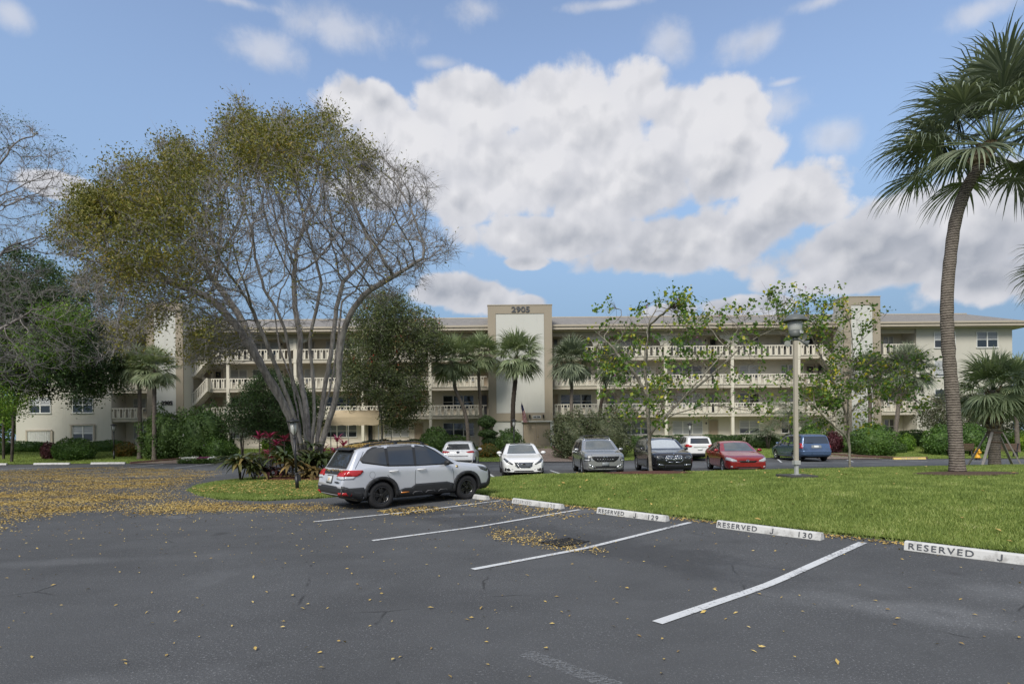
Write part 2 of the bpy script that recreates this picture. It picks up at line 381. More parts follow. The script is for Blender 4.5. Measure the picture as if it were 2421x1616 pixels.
# ------------------------------------------------------------------ ground heights
S0, C0 = .63, .7765
def ssm(x, a, b):
    t = np.clip((np.asarray(x, float)-a)/(b-a), 0, 1); return t*t*(3-2*t)
def pst(s, t): return (C0*s-S0*t, S0*s+C0*t)          # row coordinates of the near parking bays
def gz(X, Y):
    X = np.asarray(X, float); Y = np.asarray(Y, float)
    s = C0*X+S0*Y; t = -S0*X+C0*Y
    R = np.clip(.165-.0115*(t-3.0), 0, .2)
    u_ = np.clip(s-6.6, 0, .8); ramp = np.where(s < 7.4, u_**2/1.6, s-7.0); near = R*np.clip(ramp/2.9, 0, 1)*(1-ssm(Y, 18.5, 24))
    far = .18*ssm(Y, 40.5, 44)+.52*ssm(Y, 43, 53)
    return near+far
def g1(X, Y): return float(gz(X, Y))
# island outline (x, y)
ISL = [pst(10.5, -6), pst(10.5, 0), pst(10.45, 6), pst(10.5, 10), pst(10.45, 13), pst(10.55, 14.6), pst(10.5, 16.0), (-4.3, 19.2), (-5.1, 18.4), (-5.9, 17.7), (-7.3, 17.1), (-8.8, 17.6),
       (-10.1, 18.9), (-11.4, 20.6), (-12.1, 22.4), (-12.3, 24.3), (-11.8, 26.2), (-10.0, 27.6), (-7.0, 28.4), (-4.8, 28.0), (-3.4, 26.4), (-2.2, 25.2), (-.8, 24.6), (2, 24.4), (6, 24.7), (10, 25.6), (14, 26.6), (19, 27.4), (26, 28), (40, 28.5), (40, -6)]
def poly_dist(P, poly):
    P = np.asarray(P, float); d = np.full(len(P), 1e9); Q = np.array(poly)
    for a, b in zip(Q, np.roll(Q, -1, 0)):
        ab = b-a; t = np.clip(((P-a)@ab)/(ab@ab), 0, 1); d = np.minimum(d, np.linalg.norm(P-(a+t[:, None]*ab), axis=1))
    return d
def in_poly(P, poly):
    P = np.asarray(P, float); x, y = P[:, 0], P[:, 1]; r = np.zeros(len(P), bool); Q = list(poly)
    for (x0, y0), (x1, y1) in zip(Q, Q[1:]+Q[:1]):
        c = ((y0 > y) != (y1 > y)) & (x < (x1-x0)*(y-y0)/((y1-y0) or 1e-9)+x0); r ^= c
    return r
def lz(X, Y):
    """height of the island lawn"""
    X = np.atleast_1d(np.asarray(X, float)); Y = np.atleast_1d(np.asarray(Y, float)); P = np.stack([X, Y], 1)
    d = np.where(in_poly(P, ISL), poly_dist(P, ISL), 0)
    amp = .34*ssm(X, -4.5, 1.5)+.07
    return gz(X, Y)+.035+amp*ssm(d, -.3, 4.2)
def lz1(X, Y): return float(lz(X, Y)[0])
def poly_sheet(name, poly, step, zf, mats, jit=.0):
    Q = np.array(poly, float); pts = []; n = len(Q)
    for a, b in zip(Q, np.roll(Q, -1, 0)):
        k = max(1, int(np.linalg.norm(b-a)/step)); pts += [tuple(a+(b-a)*i/k) for i in range(k)]
    nb = len(pts); lo = Q.min(0); hi = Q.max(0)
    gxx, gyy = np.meshgrid(np.arange(lo[0], hi[0], step), np.arange(lo[1], hi[1], step)); G = np.stack([gxx.ravel(), gyy.ravel()], 1)
    G = G[in_poly(G, poly)]; G = G[poly_dist(G, poly) > step*.45]
    vs, es, fs, *_ = delaunay_2d_cdt([Vector(p) for p in pts]+[Vector(p) for p in G], [(i, (i+1) % nb) for i in range(nb)], [list(range(nb))], 1, 1e-5)
    A = np.array([[v.x, v.y] for v in vs]); z = zf(A[:, 0], A[:, 1]); V = np.column_stack([A, z])
    F3 = []
    for f in fs:
        a, b, c = [A[i] for i in f[:3]]
        F3.append(f if (b-a)[0]*(c-a)[1]-(b-a)[1]*(c-a)[0] > 0 else f[::-1])
    return arr_mesh(name, V, F3, mats, smooth=True)
def on_ground(mb_o): pass
# ------------------------------------------------------------------ ground materials
m, t = newmat('asphalt'); co = objco(t)
big = noise(co, .16, 5, .6, t); mid = noise(co, .9, 6, .62, t); fine = noise(co, 42, 3, .65, t); fine2 = noise(co, 110, 2, .5, t)
vor = N('ShaderNodeTexVoronoi', t); L(co, vor.inputs['Vector'], t); vor.inputs['Scale'].default_value = 70
str_ = noise(objco(t, (.35, 1.6, 1)), .8, 5, .6, t)
f = M('ADD', M('MULTIPLY', M('SUBTRACT', big.outputs[0], .5, tree=t), 1.0, tree=t), M('MULTIPLY', M('SUBTRACT', mid.outputs[0], .5, tree=t), .55, tree=t), tree=t)
f = M('ADD', f, M('MULTIPLY', M('SUBTRACT', str_.outputs[0], .5, tree=t), .35, tree=t), tree=t)
base = mixc(M('ADD', f, .5, tree=t, clamp=True), (.042, .0435, .045), (.115, .118, .121), t)
fmask = sstep(noise(co, .5, 5, .65, t).outputs[0], .40, .66, t); agg = sstep(fine.outputs[0], .56, .70, t); base = mixc(M('MULTIPLY', agg, M('ADD', M('MULTIPLY', fmask, .50, tree=t), .22, tree=t), tree=t), base, (.30, .305, .31), t)
agg2 = sstep(fine2.outputs[0], .62, .72, t); base = mixc(M('MULTIPLY', agg2, .5, tree=t), base, (.32, .325, .33), t)
pit = sstep(vor.outputs['Distance'], .12, .0, t); base = mixc(M('MULTIPLY', pit, .5, tree=t), base, (.02, .02, .022), t)
# damp drainage valley (dark) along the bays and pale worn film patches
sp = N('ShaderNodeSeparateXYZ', t); L(co, sp.inputs[0], t)
sv = M('ADD', M('MULTIPLY', sp.outputs[0], C0, tree=t), M('MULTIPLY', sp.outputs[1], S0, tree=t), tree=t)
tv = M('ADD', M('MULTIPLY', sp.outputs[0], -S0, tree=t), M('MULTIPLY', sp.outputs[1], C0, tree=t), tree=t)
wv = M('ABSOLUTE', M('SUBTRACT', M('ADD', sv, M('MULTIPLY', M('SUBTRACT', mid.outputs[0], .5, tree=t), 1.6, tree=t), tree=t), 7.3, tree=t), tree=t)
damp = M('MULTIPLY', sstep(wv, .95, .35, t), M('MULTIPLY', sstep(tv, 2.8, 4.4, t), sstep(tv, 15.0, 12.5, t), tree=t), tree=t)
base = mixc(M('MULTIPLY', damp, .48, tree=t), base, (.026, .025, .025), t)
n9 = noise(co, .42, 6, .7, t, dist=.6); film = sstep(n9.outputs[0], .54, .74, t)
base = mixc(M('MULTIPLY', M('MULTIPLY', film, M('ADD', M('MULTIPLY', agg, .5, tree=t), .5, tree=t), tree=t), .5, tree=t), base, (.17, .175, .18), t)
for (ux, uy, ua, ub, ur, st_) in ((4.1, 6.1, 1.9, .55, -.55, .85), (5.9, 6.3, 1.4, .45, -.5, .7), (-3.6, 4.3, 1.8, .5, .3, .6), (-1.5, 13.6, 1.6, .35, .1, .5), (2.2, 4.2, 1.2, .4, .2, .45), (1.4, 13.4, 1.3, .5, .6, .6), (-6.5, 9.0, 2.4, .4, .15, .5)):
    mpp = N('ShaderNodeMapping', t, vector_type='TEXTURE'); L(co, mpp.inputs[0], t); mpp.inputs['Location'].default_value = (ux, uy, 0); mpp.inputs['Rotation'].default_value = (0, 0, ur); mpp.inputs['Scale'].default_value = (ua, ub, 1)
    dd_ = N('ShaderNodeVectorMath', t, operation='LENGTH'); fl2 = N('ShaderNodeVectorMath', t, operation='MULTIPLY'); L(mpp.outputs[0], fl2.inputs[0], t); fl2.inputs[1].default_value = (1, 1, 0); L(fl2.outputs[0], dd_.inputs[0], t)
    pf = sstep(M('ADD', M('SUBTRACT', 1.0, dd_.outputs['Value'], tree=t), M('MULTIPLY', M('SUBTRACT', mid.outputs[0], .5, tree=t), 1.6, tree=t), tree=t), .0, .9, t)
    base = mixc(M('MULTIPLY', M('MULTIPLY', pf, M('ADD', M('MULTIPLY', agg, .75, tree=t), .28, tree=t), tree=t), st_, tree=t), base, (.25, .255, .26), t)
n10 = noise(co, .75, 3, .5, t); oil = sstep(n10.outputs[0], .66, .76, t); base = mixc(M('MULTIPLY', oil, .45, tree=t), base, (.022, .022, .023), t)
cr = N('ShaderNodeTexVoronoi', t, feature='DISTANCE_TO_EDGE'); wpp = N('ShaderNodeMixRGB', t); wpp.inputs[0].default_value = .25
L(co, wpp.inputs[1], t); L(mid.outputs[1], wpp.inputs[2], t); L(wpp.outputs[0], cr.inputs['Vector'], t); cr.inputs['Scale'].default_value = .33
crk = M('MULTIPLY', sstep(cr.outputs['Distance'], .006, .0, t), sstep(mid.outputs[0], .5, .62, t), tree=t); base = mixc(M('MULTIPLY', crk, .7, tree=t), base, (.018, .018, .018), t)
hh = M('ADD', M('MULTIPLY', fine.outputs[0], .6, tree=t), M('MULTIPLY', vor.outputs['Distance'], .5, tree=t), tree=t)
out(t, bsdf(t, base, M('SUBTRACT', .92, M('MULTIPLY', damp, .35, tree=t), tree=t), 0, .3, bump(t, hh, .55, .012)).outputs[0])
m, t = newmat('far_asphalt'); co = objco(t); n = noise(co, .7, 6, .65, t)
out(t, bsdf(t, mixc(sstep(n.outputs[0], .3, .7, t), (.085, .09, .095), (.14, .145, .15), t), .95, 0, .2).outputs[0])
m, t = newmat('line_paint'); co = objco(t); n = noise(co, 24, 6, .72, t); n2 = noise(co, 2.2, 4, .6, t)
f = sstep(M('ADD', M('MULTIPLY', n.outputs[0], .8, tree=t), M('MULTIPLY', n2.outputs[0], .45, tree=t), tree=t), .50, .60, t)
out(t, bsdf(t, mixc(f, (.16, .16, .165), (.60, .61, .61), t), .7, 0, .3).outputs[0])
m, t = newmat('worn_paint'); co = objco(t); n = noise(co, 30, 6, .8, t); w = N('ShaderNodeTexWave', t, bands_direction='Y'); L(objco(t), w.inputs[0], t); w.inputs['Scale'].default_value = 9; w.inputs['Distortion'].default_value = 3; w.inputs['Detail'].default_value = 4
f = sstep(M('ADD', M('MULTIPLY', n.outputs[0], .8, tree=t), M('MULTIPLY', w.outputs[1], .06, tree=t), tree=t), .38, .52, t)
p1 = bsdf(t, (.30, .31, .32), .9, 0, .2); tp = N('ShaderNodeBsdfTransparent', t); mx = N('ShaderNodeMixShader', t)
L(M('MULTIPLY', f, .5, tree=t), mx.inputs[0], t); L(tp.outputs[0], mx.inputs[1], t); L(p1.outputs[0], mx.inputs[2], t); out(t, mx.outputs[0])
m, t = newmat('lawn_soil'); co = objco(t); n = noise(co, .8, 6, .6, t); n2 = noise(co, 26, 4, .7, t)
b = mixc(sstep(n.outputs[0], .32, .68, t), (.12, .17, .035), (.20, .27, .06), t); b = mixc(M('MULTIPLY', sstep(n2.outputs[0], .45, .7, t), .5, tree=t), b, (.10, .10, .035), t)
out(t, bsdf(t, b, .95, 0, .1, bump(t, n2.outputs[0], 1, .03)).outputs[0])
m, t = newmat('brick_paving'); co = objco(t); bt = N('ShaderNodeTexBrick', t); L(co, bt.inputs[0], t); bt.inputs['Scale'].default_value = 4.2
bt.inputs['Color1'].default_value = (.20, .15, .125, 1); bt.inputs['Color2'].default_value = (.32, .26, .225, 1); bt.inputs['Mortar'].default_value = (.09, .08, .07, 1); bt.inputs['Mortar Size'].default_value = .03
out(t, bsdf(t, bt.outputs[0], .9, 0, .2).outputs[0])
simple('brick_edge', (.11, .06, .045), .9, var=.4, nscale=14)
# roof shingles
m, t = newmat('shingle'); co = objco(t); n = noise(objco(t, (.12, 2, 2)), 1.4, 6, .7, t); br = N('ShaderNodeTexBrick', t); mp = N('ShaderNodeMapping', t); L(co, mp.inputs[0], t); mp.inputs['Rotation'].default_value = (0, 0, 0)
L(mp.outputs[0], br.inputs[0], t); br.inputs['Scale'].default_value = 1.6; br.inputs['Mortar Size'].default_value = .02; br.inputs['Color1'].default_value = (.20, .19, .175, 1); br.inputs['Color2'].default_value = (.30, .28, .25, 1); br.inputs['Mortar'].default_value = (.13, .12, .11, 1)
out(t, bsdf(t, mixc(M('MULTIPLY', n.outputs[0], .7, tree=t), br.outputs[0], (.25, .24, .235), t), .95, 0, .15).outputs[0])

# ------------------------------------------------------------------ ground sheets
def grid_sheet(name, xs, ys, zf, mat):
    xx, yy = np.meshgrid(xs, ys); z = zf(xx.ravel(), yy.ravel()); V = np.column_stack([xx.ravel(), yy.ravel(), z]); nx = len(xs)
    i, j = np.meshgrid(np.arange(len(xs)-1), np.arange(len(ys)-1)); a = (j*nx+i).ravel()
    return arr_mesh(name, V, np.stack([a, a+1, a+nx+1, a+nx], 1), mat, smooth=True)
def ax(a, b, st): return np.arange(a, b+st/2, st)
xs = np.concatenate([[-600, -300, -150, -90], ax(-60, -8.5, .5), ax(-8, 12, .2), ax(12.5, 60, .5), [90, 150, 300, 600]]); ys = np.concatenate([[-300, -100, -40, -15], ax(-8, 2, .5), ax(2.2, 18, .2), ax(18.5, 60, .5), [80, 120, 300, 700]])
tag(grid_sheet('parking_lot', xs, ys, gz, 'asphalt'), kind='structure', label='dark grey asphalt parking lot sprinkled with yellow leaves')
tag(poly_sheet('island_lawn', ISL, .35, lz, 'lawn_soil'), kind='structure', label='raised green lawn island between the two rows of parking bays')
# the aisle beyond the island is an older, paler asphalt
aisle = [(-60, 29.3), (-13.5, 27.5), (-5, 30.2), (3, 30.6), (14, 31), (60, 32.5), (60, 37), (22, 36.2), (0, 36.4), (-20, 37.5), (-60, 38)]
tag(poly_sheet('road', aisle, 1.0, lambda x, y: gz(x, y)+.004, 'far_asphalt'), kind='structure', label='paler grey asphalt driving aisle beyond the lawn island')
LAWNB = [(-70, 41.6), (-27.5, 41.5), (-26.2, 41.3), (-23.3, 44.8), (-17.2, 43.2), (-17.0, 41.0), (-15.2, 40.3), (-9, 40.6), (-4.6, 40.6), (1.0, 39.0), (1.6, 49.5), (4.2, 49.5), (4.6, 38.8), (12, 41.3), (23.0, 41.3), (25.8, 38.2), (30, 38.4), (33.2, 37.9), (33.6, 36.9), (70, 36.0), (70, 90), (-70, 90)]
tag(poly_sheet('lawn', LAWNB, 1.0, lambda x, y: gz(x, y)+.03, 'lawn_soil'), kind='structure', label='strip of lawn rising from the parking lot to the apartment building')
def path(name, quad, label):
    tag(poly_sheet(name, quad, .8, lambda x, y: gz(x, y)+.045, 'brick_paving'), kind='structure', label=label)
path('walkway', [(1.9, 38.6), (4.2, 38.6), (3.3, 52.5), (1.2, 52.5)], 'brick paved walkway leading up to the double doors of the central tower')
path('walkway', [(-26.8, 41.0), (-23.6, 41.0), (-20.6, 46.2), (-17.5, 52.4), (-18.8, 52.9), (-22.2, 47.2)], 'brick paved ramp curving up towards the stair tower with black 2905 numerals')
path('walkway', [(20.6, 38.7), (24.3, 38.3), (28.6, 52), (26.0, 52), (22.7, 45)], 'brick paved ramp behind the blue minivan')
path('sidewalk', [(33.6, 38.0), (70, 38.0), (70, 39.4), (33.6, 39.4)], 'concrete sidewalk behind the yellow fire hydrant')
def edging(name, pts, label, w=.22, h=.16):
    mb = MB()
    for (a, b) in zip(pts, pts[1:]):
        d = (Vector(b)-Vector(a)).normalized(); nrm = Vector((-d.y, d.x))*w/2
        q = [Vector(a)-nrm, Vector(b)-nrm, Vector(b)+nrm, Vector(a)+nrm]; zs = [g1(p.x, p.y) for p in q]
        mb.add([(p.x, p.y, z-.05) for p, z in zip(q, zs)]+[(p.x, p.y, z+h) for p, z in zip(q, zs)], [(3,2,1,0),(4,5,6,7),(0,1,5,4),(1,2,6,5),(2,3,7,6),(3,0,4,7)])
    tag(mb.build(name, 'brick_edge', bevel=.02), label, 'kerb')
edging('brick_edging', [(4.9, 38.8), (4.3, 39.5), (3.9, 43.5), (3.55, 50)], 'low brick edging curving along the right side of the central walkway')
edging('brick_edging', [(-26.9, 41.1), (-24.6, 43.6), (-22.4, 47.2)], 'dark red edging on the left side of the curved ramp')
edging('brick_edging', [(21.9, 45.5), (24.0, 41.6), (25.6, 38.5), (27.2, 38.3)], 'brick edging beside the ramp behind the blue minivan')
# parking lines of the near bays: each bends over the drainage valley
def strip(name, pts, w, mat, zf, lift, label=None, group=None):
    V = []; Fc = []
    for (p, q) in zip(pts, pts[1:]):
        p = np.array(p, float); q = np.array(q, float); k = max(2, int(np.linalg.norm(q-p)/.3)); d = (q-p)/np.linalg.norm(q-p); nr = np.array([-d[1], d[0]])*w/2
        for i in range(k):
            a = p+(q-p)*i/k; b = p+(q-p)*(i+1)/k; o = len(V)
            for c in (a-nr, b-nr, b+nr, a+nr): V.append((c[0], c[1], float(np.atleast_1d(zf(c[0], c[1]))[0])+lift))
            Fc.append((o, o+1, o+2, o+3))
    return tag(arr_mesh(name, V, Fc, mat), label, None, group, 'structure')
for i, (tt, s0, lab) in enumerate([(3.62, 4.78, 'nearest and widest'), (6.72, 4.72, 'second nearest'), (9.74, 4.65, 'third nearest'), (12.75, 4.7, 'farthest')]):
    strip('parking_line', [pst(s0, tt), pst(7.0, tt), pst(9.95, tt)], .11 if i else .125, 'line_paint', gz, .009, lab+' white painted bay line, running towards the wheel stops', 'near bay lines')
strip('worn_marking', [(.1, 5.05), (.86, 4.28)], .17, 'worn_paint', gz, .006, 'ghost of a worn white stripe in the foreground asphalt')
strip('worn_marking', [(-8.3, 14.0), (-7.7, 13.6)], .3, 'worn_paint', gz, .006, 'faint worn white patch beside the leaf drift')
for (a, b, lab) in [((-31.2, 34.6), (-30.8, 38.6), 'far left'), ((-23.9, 35.4), (-24.5, 41.0), 'left'), ((-36, 35), (-36.5, 40.8), 'leftmost'), ((-20.6, 35.6), (-20.9, 40.6), 'before the curved ramp'),
                    ((16.6, 36.0), (18.3, 40.3), 'left of the blue minivan'), ((20.8, 35.6), (21.8, 38.0), 'right of the blue minivan'), ((25.2, 35.4), (23.9, 38.1), 'beside the NO PARKING stop'), ((28.5, 35.4), (27.0, 38.1), 'right of the NO PARKING stop'),
                    ((2.5, 25.6), (1.95, 30), 'between the white sedan and the silver SUV'), ((-.8, 25.6), (-1.4, 30), 'left of the white sedan')]:
    strip('parking_line', [a, b], .12, 'line_paint', gz, .009, 'white bay line '+lab, 'far bay lines')
# pavers at the mouth of the leaf drift is omitted: drains
def disc(name, cx, cy, rx, ry, mat, label, cat, zf):
    mb = MB(); n = 36; ring = []
    for k in range(4):
        for j in range(n):
            a = 2*PI*j/n; rr = (k/3)*(1+.10*math.sin(3*a+cx)+.06*math.sin(7*a)); x = cx+rx*rr*math.cos(a); y = cy+ry*rr*math.sin(a); ring.append((x, y, zf(x, y)+.05*(1-(k/3)**2)+.03))
    mb.add(ring, [(k*n+j, (k+1)*n+j, (k+1)*n+(j+1) % n, k*n+(j+1) % n) for k in range(3) for j in range(n)])
    return tag(mb.build(name, mat, smooth=True), label, cat, kind='structure')
disc('mulch_bed', 4.75, 20.5, 1.55, 1.25, 'mulch_red', 'ring of reddish mulch round the young orchid tree behind the lawn crest', 'mulch', lz1)
disc('mulch_bed', 13.4, 17.2, 1.45, .8, 'mulch_brown', 'ring of brown mulch round the foot of the tall palm', 'mulch', lz1)
BED = [(-10.6, 24.6), (-9.9, 23.9), (-8.2, 23.35), (-6.6, 23.1), (-5.0, 23.6), (-3.9, 24.8), (-3.9, 26.6), (-5.2, 27.6), (-7.6, 28.0), (-9.8, 27.2), (-10.8, 25.9)]
tag(poly_sheet('planting_bed', BED, .4, lambda x, y: lz(x, y)+.03+.12*ssm(poly_dist(np.stack([x, y], 1), BED), 0, 1.2), 'mulch_red'), kind='structure', label='mulched planting bed round the foot of the big tree')
# ------------------------------------------------------------------ apartment building
YB = 55.0; YW = 56.9; YT = 53.2; YS = 53.0
FL = [.95, 3.62, 6.31, 9.0]; TH = .2; SOF = 11.45
bld = thing('apartment_building', 'long cream four-storey apartment building with open galleries and three square towers', 'building', (0, 56, .7))
BO = Vector((0, -56, -.7))
def bp(mb, name, mat, bevel=0, parent=None):
    p = parent or bld
    o = mb.build(name, mat, p, bevel)
    if parent is None: o.location = BO
    return o
X = lambda px, Y=YB: gx(px, Y)
XL0, XL1 = X(38, 54.9), X(264, 54.9); XR0, XR1 = X(2168, 54.9), X(2395, 54.9)
# back wall of the galleries
mb = MB(); mb.box(XL1-.3, XR0+.3, YW, YW+.3, .3, SOF+.3); bp(mb, 'wall', 'gallery_wall')
for (a, b) in ((XL0, XL1), (XR0, XR1)):
    mb = MB(); mb.box(a, b, 54.9, 68, .2, SOF+.2); bp(mb, 'wall', 'cream_stucco')
# slabs, with a shadow-casting edge beam
for k in range(1, 4):
    for (a, b) in ((XL1, X(348)), (X(434), X(1155)), (X(1308), X(1996)), (X(2085), XR0)):
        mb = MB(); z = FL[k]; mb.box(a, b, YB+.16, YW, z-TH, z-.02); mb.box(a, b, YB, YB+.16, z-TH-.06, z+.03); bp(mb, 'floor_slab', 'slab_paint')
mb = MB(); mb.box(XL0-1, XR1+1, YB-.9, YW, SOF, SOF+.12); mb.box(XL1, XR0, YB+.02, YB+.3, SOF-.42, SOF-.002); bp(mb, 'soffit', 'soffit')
mb = MB(); mb.box(XL1, XR0, YB, YW-.02, .6, FL[0]); bp(mb, 'ground_slab', 'slab_paint')
# roof with hipped ends
YE, YR = 53.9, 60.2; ZE, ZR = 11.83, 13.80; xl, xr = XL0-1.2, XR1+1.2
mb = MB(); th = .1
ri = 47.0
mb.add([(xl, YE, ZE), (xr, YE, ZE), (xr, 69, ZE), (xl, 69, ZE), (-ri, YR, ZR), (ri, YR, ZR), (ri, 66, ZR), (-ri, 66, ZR)],
       [(0, 1, 5, 4), (1, 2, 6, 5), (2, 3, 7, 6), (3, 0, 4, 7), (4, 5, 6, 7), (3, 2, 1, 0)])
bp(mb, 'roof', 'shingle')
mb = MB(); mb.box(-ri, ri, YR-.03, YR+.2, ZR+.003, ZR+.11); bp(mb, 'ridge_cap', 'fascia')
mb = MB(); mb.box(xl, xr, YE-.08, YE, SOF+.03, ZE+.06); mb.box(xl, xr, YE-.18, YE-.083, ZE-.08, ZE+.09); bp(mb, 'gutter', 'fascia')
for (u, v) in ((xl-.08, xl), (xr, xr+.08)): mb = MB(); mb.box(u, v, YE-.08, 69, SOF+.03, ZE+.05); bp(mb, 'fascia_board', 'fascia')
# posts with scalloped brackets on the top floor
posts = [540, 699, 858, 1018, 1416, 1575, 1733, 1890]
for px in posts:
    x = X(px); mb = MB(); w = .13
    for k in range(4):
        z0 = FL[k]-.3 if k == 0 else FL[k]+.033; z1 = (FL[k+1]-TH-.063) if k < 3 else SOF-.42
        mb.box(x-w, x+w, YB-.03, YB+.2, z0, z1)
        if k: mb.box(x-w-.01, x+w+.01, YB-.06, YB-.033, z0-.3, z0+.9)
    bp(mb, 'post', 'post_paint')
    mb = MB()
    for s in (-1, 1):
        pr = [(0, 0), (0, -1.15), (.10, -1.15), (.13, -1.0), (.34, -.92)]+[(.34+.62*(1-math.cos(a)), -.92+.62*math.sin(a)) for a in np.linspace(.15, PI/2, 8)]+[(1.05, -.12), (1.05, 0)]
        mb.prism([(x+s*(w+.002+u), SOF-.42+v+(.0)) for u, v in pr], 'y', YB+.03, YB+.13)
    bp(mb, 'bracket', 'cream_stucco')
# railings: one part per bay and floor
def railing(a, b, z, y=YB, parent=None, name='railing'):
    mb = MB(); y0 = y-.05
    mb.box(a, b, y0-.05, y0+.11, z+.94, z+1.03); mb.box(a, b, y0-.02, y0+.09, z+.034, z+.12)
    n = max(2, round((b-a)/.56)); p = (b-a)/n
    for i in range(n):
        x = a+i*p
        mb.box(x+.02, x+.10, y0-.05, y0+.05, z+.12, z+.938); mb.box(x+.24, x+.32, y0-.05, y0+.05, z+.12, z+.938)
        mb.box(x+.10, x+.24, y0+.005, y0+.04, z+.12, z+.74)
    return bp(mb, name, 'railing_paint')
bays = [(X(264), X(348)), (X(497), X(540)), (X(540), X(699)), (X(699), X(858)), (X(858), X(1018)), (X(1018), X(1155)), (X(1308), X(1416)), (X(1416), X(1575)), (X(1575), X(1733)), (X(1733), X(1890)), (X(1890), X(1937)), (X(2085), XR0)]
for k in range(1, 4):
    for a, b in bays:
        railing(a+(.14 if a > X(300) else 0), b-.14, FL[k])
# towers
def tower(x0, x1, y0, y1, ztop, zb, band, pw, pzt, pzb, label):
    mb = MB(); t_ = .14
    # frame: four members round a recessed panel, plus the body behind
    mb.mi = 1 if y1 < YW else 0; mb.box(x0, x1, y0+t_, y1, zb, ztop); mb.mi = 0
    mb.box(x0, x0+pw, y0, y0+t_-.002, zb, ztop); mb.box(x1-pw, x1, y0, y0+t_-.002, zb, ztop)
    mb.box(x0+pw+.002, x1-pw-.002, y0, y0+t_-.002, pzt, ztop)
    if pzb > zb: mb.box(x0+pw+.002, x1-pw-.002, y0, y0+t_-.002, zb, pzb)
    o = bp(mb, 'tower', ['tan_stucco', 'cream_stucco']); o['label'] = label
    mb = MB(); mb.box(x0+pw+.012, x1-pw-.012, y0+.05, y0+t_-.003, max(pzb, zb)+.012, pzt-.012); bp(mb, 'panel', 'panel_white')
    mb = MB(); mb.box(x0-.04, x1+.04, y0-.04, y1+.04, ztop+.002, ztop+.07); bp(mb, 'coping', 'fascia')
zc = lambda v, Y: CAMH-v*Y/F
tower(gx(1155.5, YT), gx(1307.5, YT), YT, YW+3, zc(-303.5, YT), zc(-30, YT), 0, .72, zc(-284, YT), zc(-49, YT), 'central tower with the number 2905 above a white panel')
tower(gx(1997, YS), gx(2084, YS), YS, YS+1.7, zc(-316, YS), .5, 0, .68, zc(-297, YS), .5, 'right tower with white panel')
tower(gx(348, YS), gx(434, YS), YS, YS+1.7, zc(-316, YS), .5, 0, .66, zc(-297, YS), .5, 'left tower with black numerals low on its panel')
# white base of the central tower with the double door
mb = MB(); xa, xb = gx(1166, YT+.12), gx(1309, YT+.12); dx0, dx1 = gx(1238, YT+.12), gx(1300, YT+.12); zt = zc(-30, YT)-.003; zd = 2.98
mb.box(xa, dx0-.05, YT+.12, YW, .45, zt); mb.box(dx1+.05, xb, YT+.12, YW, .45, zt); mb.box(dx0-.048, dx1+.048, YT+.12, YW, zd, zt); mb.box(dx0-.2, dx1+.2, YT-.06, YT+.117, zd-.02, zd+.1)
bp(mb, 'wall', 'panel_white')
for s, (a, b) in enumerate(((dx0-.02, (dx0+dx1)/2-.01), ((dx0+dx1)/2+.01, dx1+.02))):
    mb = MB(); mb.box(a, b, YT+.2, YT+.25, .62, zd-.03)
    w = .22
    for q in ((a+w, b-w, .95, zd-.36),):
        mb.box(q[0], q[1], YT+.18, YT+.198, q[2], q[3])
        for (u0, u1, v0, v1) in ((a+w-.05, a+w-.003, .90, zd-.31), (b-w+.003, b-w+.05, .90, zd-.31), (a+w, b-w, .90, .947), (a+w, b-w, zd-.357, zd-.31)): mb.box(u0, u1, YT+.165, YT+.198, v0, v1)
    d = bp(mb, 'door', 'door_paint')
    if s: mb = MB(); mb._ell((a+.1, YT+.13, 1.62), (.045, .06, .045), 10, 6); mb.build('handle', 'brass', d, smooth=True)
# numerals
def num(txt, x, y, z, size, mat, sx=1.0, bold=.012): return text_obj('house_number', txt, size, .06, mat, bld, (x, y-56, z-.7), bold=bold, sx=sx)
c = at(1231, 732, YT); num('2905', c.x, YT-.04, c.z, .70, 'grey_letter', 1.22, .012)
c = at(395, 952.5, YS); num('2905', c.x, YS-.0, c.z, .50, 'black_letter', 1.02, .009)
# plate and lanterns above the double door
c = at(1269, 985, YT); mb = MB(); mb.box(c.x-.37, c.x+.37, YT-.05, YT-.002, c.z-.13, c.z+.13); pl = bp(mb, 'sign_plate', 'plate_white')
mb = MB(); mb.box(c.x-.31, c.x+.31, YT-.065, YT-.052, c.z-.08, c.z+.08); mb.build('sign_face', 'black_metal', pl)
text_obj('sign_text', '1 - 8 - 1', .15, .01, 'plate_white', pl, (c.x, YT-.075, c.z), bold=.004)
for px in (1252, 1284.5):
    c = at(px, 984, YT); mb = MB(); mb.box(c.x-.04, c.x+.04, YT-.12, YT-.002, c.z-.02, c.z+.06)
    mb.lathe([(.02, .20), (.09, .10), (.075, .09), (.06, -.12), (.04, -.16), (.0, -.17)], (c.x, YT-.17, c.z), 8); bp(mb, 'lantern', 'black_metal')
